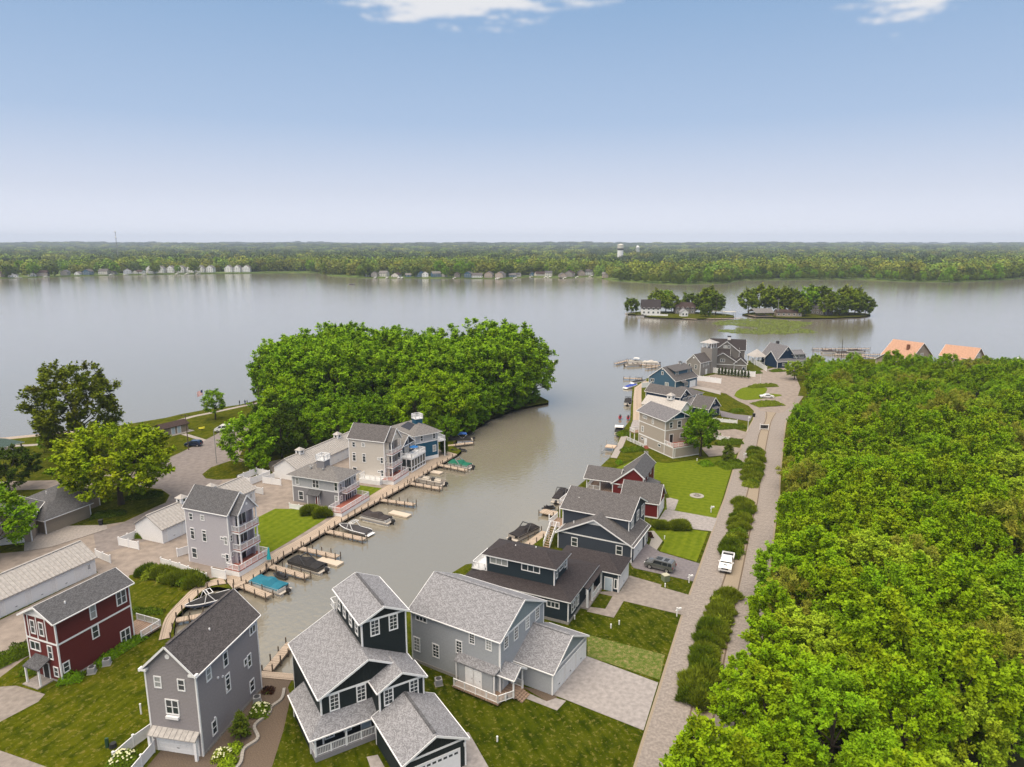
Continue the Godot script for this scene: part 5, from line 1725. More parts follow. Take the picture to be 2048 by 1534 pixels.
func jet_ski(label: String, at: Vector3, ang: float, col: Array) -> void:
	var t := thing("jet_ski", label, "jet ski", at, ang, "jet skis on the canal docks")
	var rings := []
	for s in [[0.0, 0.08, 0.55, 0.45], [0.2, 0.42, 0.5, 0.1], [0.5, 0.55, 0.42, 0.0], [0.85, 0.52, 0.4, 0.0], [1.0, 0.45, 0.38, 0.05]]:
		var x: float = -1.5 + 3.0 * s[0]
		rings.append([Vector3(x, s[2], s[1]), Vector3(x, s[3], s[1] * 0.6), Vector3(x, s[3], -s[1] * 0.6), Vector3(x, s[2], -s[1])])
	var h := MB.new()
	h.loft(rings)
	pb(t, "hull", h, flat(col[0], col[1], col[2], col[3], 0.3))
	var s := MB.new()
	s.loft([[Vector3(-0.9, 0.5, 0.3), Vector3(-0.9, 0.5, -0.3), Vector3(-0.9, 0.62, -0.15), Vector3(-0.9, 0.62, 0.15)], [Vector3(-0.3, 0.45, 0.3), Vector3(-0.3, 0.45, -0.3), Vector3(-0.3, 1.05, -0.12), Vector3(-0.3, 1.05, 0.12)], [Vector3(0.0, 0.42, 0.26), Vector3(0.0, 0.42, -0.26), Vector3(0.0, 0.78, -0.16), Vector3(0.0, 0.78, 0.16)], [Vector3(1.2, 0.4, 0.25), Vector3(1.2, 0.4, -0.25), Vector3(1.2, 0.75, -0.14), Vector3(1.2, 0.75, 0.14)]])
	s.tube(Vector3(-0.25, 1.0, -0.4), Vector3(-0.25, 1.0, 0.4), 0.03, 0.03, 6)
	pb(t, "seat_and_bars", s, M.black)

# ---------------------------------------------------------------- vehicles (x: front is -x)
func car(called: String, label: String, category: String, at: Vector3, ang: float, paint: Material, prof: Array, glass: Array, wheels: Array, W: float, opt := {}) -> Node3D:
	var t := thing(called, label, category, at, ang)
	# body: side profile extruded, narrowing above the belt line
	var belt: float = opt.get("belt", 1.0)
	var top: float = opt.get("top", 1.7)
	var half := func(y: float) -> float: return W * 0.5 * (1.0 - 0.2 * clampf((y - belt) / (top - belt), 0.0, 1.0)) - (0.06 if y < 0.4 else 0.0)
	var mb := MB.new()
	var a := []
	var b := []
	for p in prof:
		a.append(Vector3(p[0], p[1], half.call(p[1])))
		b.append(Vector3(p[0], p[1], -half.call(p[1])))
	var poly := PackedVector2Array()
	for p in prof:
		poly.append(Vector2(p[0], p[1]))
	var tris := Geometry2D.triangulate_polygon(poly)
	for i in range(0, tris.size(), 3):
		mb.tri(a[tris[i]], a[tris[i + 1]], a[tris[i + 2]])
		mb.tri(b[tris[i + 2]], b[tris[i + 1]], b[tris[i]])
	for i in prof.size():
		var j := (i + 1) % prof.size()
		mb.quad(a[i], b[i], b[j], a[j])
	pb(t, "body", mb, paint)
	for gq in glass:
		var g := MB.new()
		for s in [1.0, -1.0]:
			var c := []
			for p in gq:
				c.append(Vector3(p[0], p[1], s * (half.call(p[1]) + 0.012)))
			g.fan(c)
		pb(t, "side_window", g, M.car_glass)
	for ws in opt.get("screens", []):
		var g := MB.new()
		var n: Vector3 = Vector3(ws[0][1] - ws[1][1], ws[1][0] - ws[0][0], 0).normalized() * ws[2]
		var p0 := Vector3(ws[0][0], ws[0][1], 0) + n * 0.015
		var p1 := Vector3(ws[1][0], ws[1][1], 0) + n * 0.015
		var h0: float = half.call(ws[0][1]) - 0.08
		var h1: float = half.call(ws[1][1]) - 0.08
		g.quad(p0 + Vector3(0, 0, h0), p0 - Vector3(0, 0, h0), p1 - Vector3(0, 0, h1), p1 + Vector3(0, 0, h1))
		pb(t, "windscreen", g, M.car_glass)
	for x in wheels:
		for s in [1.0, -1.0]:
			var wm := MB.new()
			var r: float = opt.get("wheel", 0.36)
			wm.tube(Vector3(x, r, s * (W * 0.5 - 0.22)), Vector3(x, r, s * (W * 0.5 + 0.02)), r, r, 16)
			var wo := pb(t, "wheel", wm, M.tyre)
			var rm := MB.new()
			rm.tube(Vector3(x, r, s * (W * 0.5 - 0.1)), Vector3(x, r, s * (W * 0.5 + 0.03)), r * 0.62, r * 0.6, 12)
			pb(wo, "rim", rm, M[opt.get("rim", "chrome")])
	var x0: float = opt.get("x0", prof[0][0])
	for s in [1.0, -1.0]:
		var l := MB.new()
		l.box(Vector3(opt.get("front", -2.2), opt.get("light_y", 0.8), s * (W * 0.5 - 0.25)), Vector3(0.1, 0.16, 0.34))
		pb(t, "headlight", l, M.headlight)
		var k := MB.new()
		k.box(Vector3(opt.get("back", 2.2), opt.get("tail_y", 0.95), s * (W * 0.5 - 0.14)), Vector3(0.08, 0.34, 0.16))
		pb(t, "tail_light", k, M.taillight)
		var mr := MB.new()
		mr.box(Vector3(opt.get("mirror", -0.7), belt + 0.08, s * (W * 0.5 + 0.1)), Vector3(0.14, 0.16, 0.2))
		pb(t, "mirror", mr, paint)
	var gl := MB.new()
	gl.box(Vector3(opt.get("front", -2.2) - 0.01, opt.get("light_y", 0.8) - 0.02, 0), Vector3(0.08, 0.2, W - 0.95))
	gl.box(Vector3(opt.get("front", -2.2) - 0.01, 0.42, 0), Vector3(0.08, 0.16, W - 0.5))
	pb(t, "grille", gl, M.black)
	return t

func cars() -> void:
	mat("car_glass", lin(0.015, 0.018, 0.02), 0.06)
	mat("tyre", lin(0.015, 0.015, 0.015), 0.8)
	mat("headlight", lin(0.55, 0.55, 0.55), 0.1)
	mat("taillight", lin(0.25, 0.01, 0.01), 0.2)
	for a in [["paint_silver", 0.16, 0.165, 0.165], ["paint_white", 0.78, 0.78, 0.78], ["paint_blue", 0.008, 0.02, 0.055], ["paint_van", 0.74, 0.75, 0.76]]:
		var m := mat(a[0], lin(a[1], a[2], a[3]), 0.22)
		m.clearcoat_enabled = true
		m.clearcoat = 0.8
		m.clearcoat_roughness = 0.05
	M.paint_silver.metallic = 0.4
	# silver estate car on the dark drive
	var suv := [[-2.4, 0.35], [2.4, 0.35], [2.45, 0.75], [2.4, 1.15], [2.2, 1.72], [1.9, 1.84], [-0.55, 1.82], [-0.85, 1.72], [-1.35, 1.16], [-2.2, 1.05], [-2.42, 0.85]]
	var s := car("parked_car", "silver grey estate car parked on the dark driveway", "car", Vector3(24.6, 0.03, -105.0), heading(2.6, 1.6), M.paint_silver, suv, [[[-1.0, 1.2], [0.55, 1.2], [0.55, 1.68], [-0.72, 1.68]], [[0.65, 1.2], [1.5, 1.2], [1.5, 1.68], [0.65, 1.68]], [[1.6, 1.2], [2.25, 1.2], [2.1, 1.66], [1.6, 1.68]]], [-1.48, 1.45], 2.0, {"belt": 1.15, "top": 1.84, "screens": [[[-1.35, 1.18], [-0.85, 1.7], -1.0], [[2.4, 1.2], [2.22, 1.66], 1.0]], "front": -2.42, "back": 2.44, "light_y": 0.88, "wheel": 0.4, "mirror": -1.0, "tail_y": 1.0})
	for q in [[-0.1, 0.9], [1.1, 0.7]]:
		var g := MB.new()
		g.box(Vector3(q[0], 1.835, 0), Vector3(q[1], 0.03, 1.1))
		pb(s, "roof_glass", g, M.car_glass)
	# white pickup on the road
	var pu := [[-2.9, 0.45], [2.9, 0.45], [2.92, 1.15], [0.75, 1.15], [0.62, 1.2], [0.55, 1.86], [-0.75, 1.88], [-1.4, 1.25], [-2.75, 1.12], [-2.92, 0.9]]
	var t := car("pickup_truck", "white pickup truck with open bed driving on the paved lane", "truck", Vector3(35.9, 0.03, -105.8), heading(9.2, -21.5), M.paint_white, pu, [[[-1.1, 1.27], [-0.25, 1.27], [-0.25, 1.74], [-0.72, 1.74]], [[-0.15, 1.27], [0.48, 1.27], [0.44, 1.74], [-0.15, 1.74]]], [-1.85, 1.85], 2.05, {"belt": 1.2, "top": 1.88, "screens": [[[-1.4, 1.28], [-0.78, 1.85], -1.0], [[0.6, 1.28], [0.56, 1.8], 1.0]], "front": -2.92, "back": 2.92, "light_y": 0.92, "wheel": 0.43, "mirror": -1.05, "tail_y": 0.95, "rim": "dark_metal"})
	var bed := MB.new()
	bed.box(Vector3(1.85, 1.16, 0), Vector3(1.95, 0.03, 1.65))
	pb(t, "bed_liner", bed, M.black)
	var rails := MB.new()
	for k in [-1.0, 1.0]:
		rails.box(Vector3(1.85, 1.26, k * 0.93), Vector3(2.1, 0.24, 0.12))
	rails.box(Vector3(2.86, 1.26, 0), Vector3(0.1, 0.24, 1.8))
	pb(t, "bed_rail", rails, M.paint_white)
	var sc := MB.new()
	sc.box(Vector3(-2.0, 1.2, 0), Vector3(0.25, 0.06, 0.6))
	pb(t, "hood_scoop", sc, M.black)
	# white passenger van and blue hatchback in the car park
	var van := [[-2.75, 0.4], [2.8, 0.4], [2.85, 1.2], [2.7, 2.05], [2.4, 2.15], [-0.9, 2.12], [-1.3, 1.95], [-2.0, 1.3], [-2.65, 1.12], [-2.8, 0.85]]
	car("passenger_van", "white passenger van parked at the lakeside car park edge", "van", Vector3(-82.4, 0.03, -189.4), heading(1.0, -0.02), M.paint_van, van, [[[-1.75, 1.35], [-0.75, 1.35], [-0.75, 1.88], [-1.3, 1.88]], [[-0.55, 1.35], [2.35, 1.35], [2.3, 1.9], [-0.55, 1.9]]], [-1.85, 1.7], 2.0, {"belt": 1.3, "top": 2.15, "screens": [[[-2.0, 1.32], [-1.32, 1.93], -1.0], [[2.83, 1.4], [2.72, 1.95], 1.0]], "front": -2.78, "back": 2.84, "light_y": 0.85, "mirror": -1.7, "tail_y": 1.1})
	var hb := [[-2.1, 0.32], [2.15, 0.32], [2.2, 0.75], [2.1, 1.1], [1.75, 1.5], [1.3, 1.62], [-0.2, 1.62], [-0.5, 1.55], [-1.15, 1.08], [-2.0, 0.9], [-2.15, 0.7]]
	car("parked_car", "dark blue hatchback parked beside the lawn utility pole", "car", Vector3(-85.0, 0.03, -175.2), heading(1.0, -0.05), M.paint_blue, hb, [[[-0.85, 1.08], [0.35, 1.08], [0.35, 1.48], [-0.35, 1.48]], [[0.45, 1.08], [1.5, 1.1], [1.3, 1.48], [0.45, 1.48]]], [-1.3, 1.3], 1.8, {"belt": 1.02, "top": 1.62, "screens": [[[-1.15, 1.1], [-0.52, 1.54], -1.0], [[2.0, 1.2], [1.76, 1.48], 1.0]], "front": -2.14, "back": 2.18, "light_y": 0.72, "wheel": 0.33, "mirror": -0.8})
	var sd := [[-2.3, 0.32], [2.3, 0.32], [2.35, 0.85], [1.5, 1.0], [0.9, 1.4], [-0.4, 1.42], [-1.2, 0.98], [-2.2, 0.82], [-2.35, 0.6]]
	car("parked_car", "white sedan parked behind the grassy cul de sac island", "car", Vector3(89.2, 0.03, -233.2), heading(1.0, 0.1), M.paint_white, sd, [[[-0.95, 1.0], [1.2, 1.0], [0.8, 1.34], [-0.35, 1.34]]], [-1.4, 1.4], 1.8, {"belt": 0.95, "top": 1.42, "screens": [[[-1.2, 1.0], [-0.42, 1.4], -1.0], [[1.5, 1.02], [0.92, 1.39], 1.0]], "front": -2.34, "back": 2.34, "light_y": 0.68, "wheel": 0.33})

# ---------------------------------------------------------------- people: one continuous surface from joints
func body_mesh(bones: Array, cell: float, lo: Vector3, hi: Vector3) -> ArrayMesh:
	var nx := int((hi.x - lo.x) / cell) + 1
	var ny := int((hi.y - lo.y) / cell) + 1
	var nz := int((hi.z - lo.z) / cell) + 1
	var f := PackedFloat32Array()
	f.resize(nx * ny * nz)
	for k in nz:
		for j in ny:
			for i in nx:
				var p := lo + Vector3(i, j, k) * cell
				var d := 9.0
				for b in bones:
					var ab: Vector3 = b[1] - b[0]
					var t := clampf((p - (b[0] as Vector3)).dot(ab) / maxf(ab.length_squared(), 1e-9), 0.0, 1.0)
					var q := p.distance_to((b[0] as Vector3) + ab * t) - lerpf(b[2], b[3], t)
					var h := clampf(0.5 + 0.5 * (d - q) / 0.05, 0.0, 1.0)
					d = lerpf(d, q, h) - 0.05 * h * (1.0 - h)
				f[(k * ny + j) * nx + i] = d
	var id := {}
	var vs := []
	for k in nz - 1:
		for j in ny - 1:
			for i in nx - 1:
				var s := Vector3.ZERO
				var n := 0
				var vals := []
				for c in 8:
					vals.append(f[((k + (c >> 2)) * ny + j + ((c >> 1) & 1)) * nx + i + (c & 1)])
				for e in [[0, 1], [2, 3], [4, 5], [6, 7], [0, 2], [1, 3], [4, 6], [5, 7], [0, 4], [1, 5], [2, 6], [3, 7]]:
					var a: float = vals[e[0]]
					var b: float = vals[e[1]]
					if (a < 0) != (b < 0):
						var t := a / (a - b)
						var pa := Vector3(e[0] & 1, (e[0] >> 1) & 1, e[0] >> 2)
						var pbb := Vector3(e[1] & 1, (e[1] >> 1) & 1, e[1] >> 2)
						s += pa.lerp(pbb, t)
						n += 1
				if n > 0:
					id[Vector3i(i, j, k)] = vs.size()
					vs.append(lo + (Vector3(i, j, k) + s / n) * cell)
	var st := SurfaceTool.new()
	st.begin(Mesh.PRIMITIVE_TRIANGLES)
	st.set_smooth_group(0)
	for v in vs:
		st.add_vertex(v)
	for k in range(1, nz - 1):
		for j in range(1, ny - 1):
			for i in range(1, nx - 1):
				var a := f[(k * ny + j) * nx + i]
				for ax in 3:
					var o := [Vector3i(1, 0, 0), Vector3i(0, 1, 0), Vector3i(0, 0, 1)][ax] as Vector3i
					var b := f[((k + o.z) * ny + j + o.y) * nx + i + o.x]
					if (a < 0) == (b < 0):
						continue
					var u := [Vector3i(0, 1, 0), Vector3i(0, 0, 1), Vector3i(1, 0, 0)][ax] as Vector3i
					var w := [Vector3i(0, 0, 1), Vector3i(1, 0, 0), Vector3i(0, 1, 0)][ax] as Vector3i
					var c := Vector3i(i, j, k)
					var q := [id.get(c - u - w, -1), id.get(c - w, -1), id.get(c, -1), id.get(c - u, -1)]
					if q.min() < 0:
						continue
					if a > 0:
						q.reverse()
					for z in [0, 2, 1, 0, 3, 2]:
						st.add_index(q[z])
	st.generate_normals()
	return st.commit()

func people() -> void:
	var stand := [[Vector3(0.1, 0.05, 0), Vector3(0.1, 0.9, 0), 0.055, 0.095], [Vector3(-0.1, 0.05, 0.06), Vector3(-0.1, 0.9, 0), 0.055, 0.095], [Vector3(0.1, 0.04, 0), Vector3(0.1, 0.04, 0.16), 0.05, 0.04], [Vector3(-0.1, 0.04, 0.06), Vector3(-0.1, 0.04, 0.22), 0.05, 0.04], [Vector3(0, 0.92, 0), Vector3(0, 1.38, 0), 0.15, 0.16], [Vector3(-0.17, 1.4, 0), Vector3(0.17, 1.4, 0), 0.075, 0.075], [Vector3(0, 1.4, 0), Vector3(0, 1.55, 0.01), 0.06, 0.055], [Vector3(0, 1.62, 0.02), Vector3(0, 1.68, 0.02), 0.1, 0.095], [Vector3(0.2, 1.4, 0), Vector3(0.25, 1.12, 0.02), 0.055, 0.045], [Vector3(0.25, 1.12, 0.02), Vector3(0.24, 0.86, 0.08), 0.045, 0.03], [Vector3(-0.2, 1.4, 0), Vector3(-0.25, 1.12, 0.02), 0.055, 0.045], [Vector3(-0.25, 1.12, 0.02), Vector3(-0.24, 0.86, 0.08), 0.045, 0.03]]
	var ms := body_mesh(stand, 0.05, Vector3(-0.45, -0.1, -0.3), Vector3(0.45, 1.9, 0.4))
	var spots := [[-91.0, -222.0, "person in dark clothes standing on the lakeside path", 0.02, 0.02, 0.025], [-89.4, -222.6, "person in blue top standing with others by the lake", 0.03, 0.05, 0.12], [-88.6, -222.4, "person in grey top standing with others by the lake", 0.07, 0.07, 0.07], [-85.9, -221.2, "person in brown clothes standing apart on the path", 0.06, 0.035, 0.03]]
	for s in spots:
		var t := thing("person", s[2], "person", Vector3(s[0], 0.02, s[1]), rng.randf() * TAU, "people on the lakeside path")
		part(t, "body", ms, flat("cloth_%d" % int(s[0] * -10), s[3], s[4], s[5], 0.9))
		var hm := MB.new()
		hm.tube(Vector3(0, 1.68, 0.0), Vector3(0, 1.79, 0.0), 0.108, 0.06, 8)
		pb(t, "hair", hm, M.post_wood)

# ---------------------------------------------------------------- small things
func fence(label: String, pts: Array, hh := 1.5, group := "white vinyl fences") -> void:
	var t := thing("vinyl_fence", label, "fence", Vector3.ZERO, 0.0, group)
	for i in pts.size() - 1:
		var p := Vector3(pts[i][0], 0, pts[i][1])
		var q := Vector3(pts[i + 1][0], 0, pts[i + 1][1])
		var l := p.distance_to(q)
		var n := int(maxf(1.0, round(l / 2.2)))
		for j in n + 1:
			if j == 0 and i > 0:
				continue
			var c := p.lerp(q, float(j) / n)
			var pm := MB.new()
			pm.box(c + Vector3(0, hh * 0.5 + 0.08, 0), Vector3(0.16, hh + 0.16, 0.16))
			pm.box(c + Vector3(0, hh + 0.2, 0), Vector3(0.22, 0.08, 0.22))
			pb(t, "post", pm, M.white)
		for j in n:
			var a := p.lerp(q, float(j) / n)
			var b := p.lerp(q, float(j + 1) / n)
			var mb := MB.new()
			mb.bar(a + Vector3(0, hh * 0.5, 0), b + Vector3(0, hh * 0.5, 0), 0.05, hh - 0.16)
			mb.bar(a + Vector3(0, hh, 0), b + Vector3(0, hh, 0), 0.09, 0.12)
			mb.bar(a + Vector3(0, 0.12, 0), b + Vector3(0, 0.12, 0), 0.09, 0.12)
			pb(t, "fence_panel", mb, M.white)

func mailbox(label: String, x: float, z: float, ang: float) -> void:
	var t := thing("mailbox", label, "mailbox", Vector3(x, 0, z), ang, "white mailboxes along the lane")
	var mb := MB.new()
	mb.box(Vector3(0, 0.65, 0), Vector3(0.12, 1.3, 0.12))
	mb.bar(Vector3(-0.25, 0.98, 0), Vector3(0.75, 0.98, 0), 0.1, 0.1)
	mb.box(Vector3(0, 1.35, 0), Vector3(0.17, 0.12, 0.17))
	pb(t, "post", mb, M.white)
	var b := MB.new()
	b.box(Vector3(0.42, 1.12, 0), Vector3(0.55, 0.2, 0.22))
	b.tube(Vector3(0.15, 1.21, 0), Vector3(0.69, 1.21, 0), 0.11, 0.11, 10)
	pb(t, "letter_box", b, M.white)

func bollard(label: String, x: float, z: float, hh := 0.6) -> void:
	var t := thing("utility_stub", label, "utility post", Vector3(x, 0, z), 0.0, "white utility stubs in the lawns")
	var mb := MB.new()
	mb.tube(Vector3(0, -0.1, 0), Vector3(0, hh, 0), 0.09, 0.09, 8)
	pb(t, "pipe", mb, M.white)
	var c := MB.new()
	c.tube(Vector3(0, hh, 0), Vector3(0, hh + 0.08, 0), 0.12, 0.1, 8)
	pb(t, "cap", c, M.white)

func pole(label: String, x: float, z: float, hh: float, arm := true, r := 0.13, m := "post_wood") -> Node3D:
	var t := thing("utility_pole", label, "utility pole", Vector3(x, 0, z), 0.3)
	var mb := MB.new()
	mb.tube(Vector3(0, -0.3, 0), Vector3(0, hh, 0), r, r * 0.7, 8)
	pb(t, "shaft", mb, M[m])
	if arm:
		var a := MB.new()
		a.bar(Vector3(-1.1, hh - 0.35, 0), Vector3(1.1, hh - 0.35, 0), 0.1, 0.12)
		a.box(Vector3(-0.9, hh - 0.2, 0), Vector3(0.25, 0.2, 0.2))
		pb(t, "crossarm", a, M[m])
	return t

# ---------------------------------------------------------------- ground
func sheet_mesh(pts: Array, y: float, skirt := 0.0, uv_turn := 0.0) -> ArrayMesh:
	var poly := PackedVector2Array()
	for p in pts:
		poly.append(Vector2(p[0], p[1]))
	if Geometry2D.is_polygon_clockwise(poly):
		poly.reverse()
	var ix := Geometry2D.triangulate_polygon(poly)
	if ix.is_empty():
		push_error("polygon not simple: " + str(pts[0]))
	var v := PackedVector3Array()
	var n := PackedVector3Array()
	var t := PackedVector2Array()
	for i in range(0, ix.size(), 3):
		var a := poly[ix[i]]
		var b := poly[ix[i + 1]]
		var c := poly[ix[i + 2]]
		# clockwise seen from above (x right, z towards the viewer)
		if (b - a).cross(c - a) < 0.0:
			var s := b
			b = c
			c = s
		for q in [a, b, c]:
			v.append(Vector3(q.x, y, q.y))
			n.append(Vector3.UP)
			t.append(Vector2(q.x, q.y).rotated(uv_turn))
	if skirt > 0.0:
		for i in poly.size():
			var a := poly[i]
			var b := poly[(i + 1) % poly.size()]
			var d := (b - a).normalized()
			var nn := Vector3(d.y, 0, -d.x)
			for q in [[a, y], [b, y], [b, y - skirt], [a, y], [b, y - skirt], [a, y - skirt]]:
				v.append(Vector3(q[0].x, q[1], q[0].y))
				n.append(nn)
				t.append(Vector2(q[0].x + q[0].y, q[1]))
	var am := ArrayMesh.new()
	var arr := []
	arr.resize(Mesh.ARRAY_MAX)
	arr[Mesh.ARRAY_VERTEX] = v
	arr[Mesh.ARRAY_NORMAL] = n
	arr[Mesh.ARRAY_TEX_UV] = t
	am.add_surface_from_arrays(Mesh.PRIMITIVE_TRIANGLES, arr)
	return am

func sheet(called: String, pts: Array, y: float, m: String, skirt := 0.0, uv_turn := 0.0) -> MeshInstance3D:
	return structure(called, sheet_mesh(pts, y, skirt, uv_turn), M[m])

# curve through points (for shores and paths)
func smooth(pts: Array, n := 4) -> Array:
	var out := []
	for i in pts.size() - 1:
		var p0: Array = pts[maxi(i - 1, 0)]
		var p1: Array = pts[i]
		var p2: Array = pts[i + 1]
		var p3: Array = pts[mini(i + 2, pts.size() - 1)]
		for k in n:
			var t := float(k) / n
			var a := Vector2(p0[0], p0[1])
			var b := Vector2(p1[0], p1[1])
			var q := b.cubic_interpolate(Vector2(p2[0], p2[1]), a, Vector2(p3[0], p3[1]), t)
			out.append([q.x, q.y])
	out.append(pts[-1])
	return out

func strip(called: String, a: Array, b: Array, y: float, m: String, th := 0.02) -> MeshInstance3D:
	# ribbon between two edges with the same number of points; u across, v along
	var v := PackedVector3Array()
	var n := PackedVector3Array()
	var t := PackedVector2Array()
	var run := 0.0
	for i in a.size() - 1:
		var p := [Vector3(a[i][0], y, a[i][1]), Vector3(b[i][0], y, b[i][1]), Vector3(b[i + 1][0], y, b[i + 1][1]), Vector3(a[i + 1][0], y, a[i + 1][1])]
		var l: float = ((p[0] + p[1]) * 0.5).distance_to((p[2] + p[3]) * 0.5)
		var w: float = p[0].distance_to(p[1])
		var uv := [Vector2(0, run), Vector2(w, run), Vector2(w, run + l), Vector2(0, run + l)]
		var order := [0, 1, 2, 0, 2, 3]
		if (p[1] - p[0]).cross(p[2] - p[0]).y > 0.0:
			order = [0, 2, 1, 0, 3, 2]
		for k in order:
			v.append(p[k])
			n.append(Vector3.UP)
			t.append(uv[k])
		run += l
	var am := ArrayMesh.new()
	var arr := []
	arr.resize(Mesh.ARRAY_MAX)
	arr[Mesh.ARRAY_VERTEX] = v
	arr[Mesh.ARRAY_NORMAL] = n
	arr[Mesh.ARRAY_TEX_UV] = t
	am.add_surface_from_arrays(Mesh.PRIMITIVE_TRIANGLES, arr)
	return structure(called, am, M[m])

func offset_line(pts: Array, w: float) -> Array:
	var a := []
	var b := []
	for i in pts.size():
		var p := Vector2(pts[i][0], pts[i][1])
		var q0 := Vector2(pts[maxi(i - 1, 0)][0], pts[maxi(i - 1, 0)][1])
		var q1 := Vector2(pts[mini(i + 1, pts.size() - 1)][0], pts[mini(i + 1, pts.size() - 1)][1])
		var d := (q1 - q0).normalized().orthogonal() * w * 0.5
		a.append([p.x + d.x, p.y + d.y])
		b.append([p.x - d.x, p.y - d.y])
	return [a, b]

var walk_edge := [[-43.7, -98.2], [-42.4, -100.0], [-41.3, -103.3], [-40.5, -106.4], [-39.6, -109.7], [-37.7, -113.5], [-34.8, -120.5], [-32.4, -126.5], [-27.8, -136.1], [-23.1, -146.0], [-19.3, -155.9], [-14.1, -167.8]]
var walk_in := [[-46.7, -101.8], [-44.6, -103.0], [-43.3, -105.5], [-42.4, -108.4], [-41.4, -111.4], [-39.5, -115.2], [-36.6, -122.2], [-34.6, -128.2], [-30.6, -138.0], [-26.6, -148.2], [-22.0, -158.6], [-17.2, -170.4]]

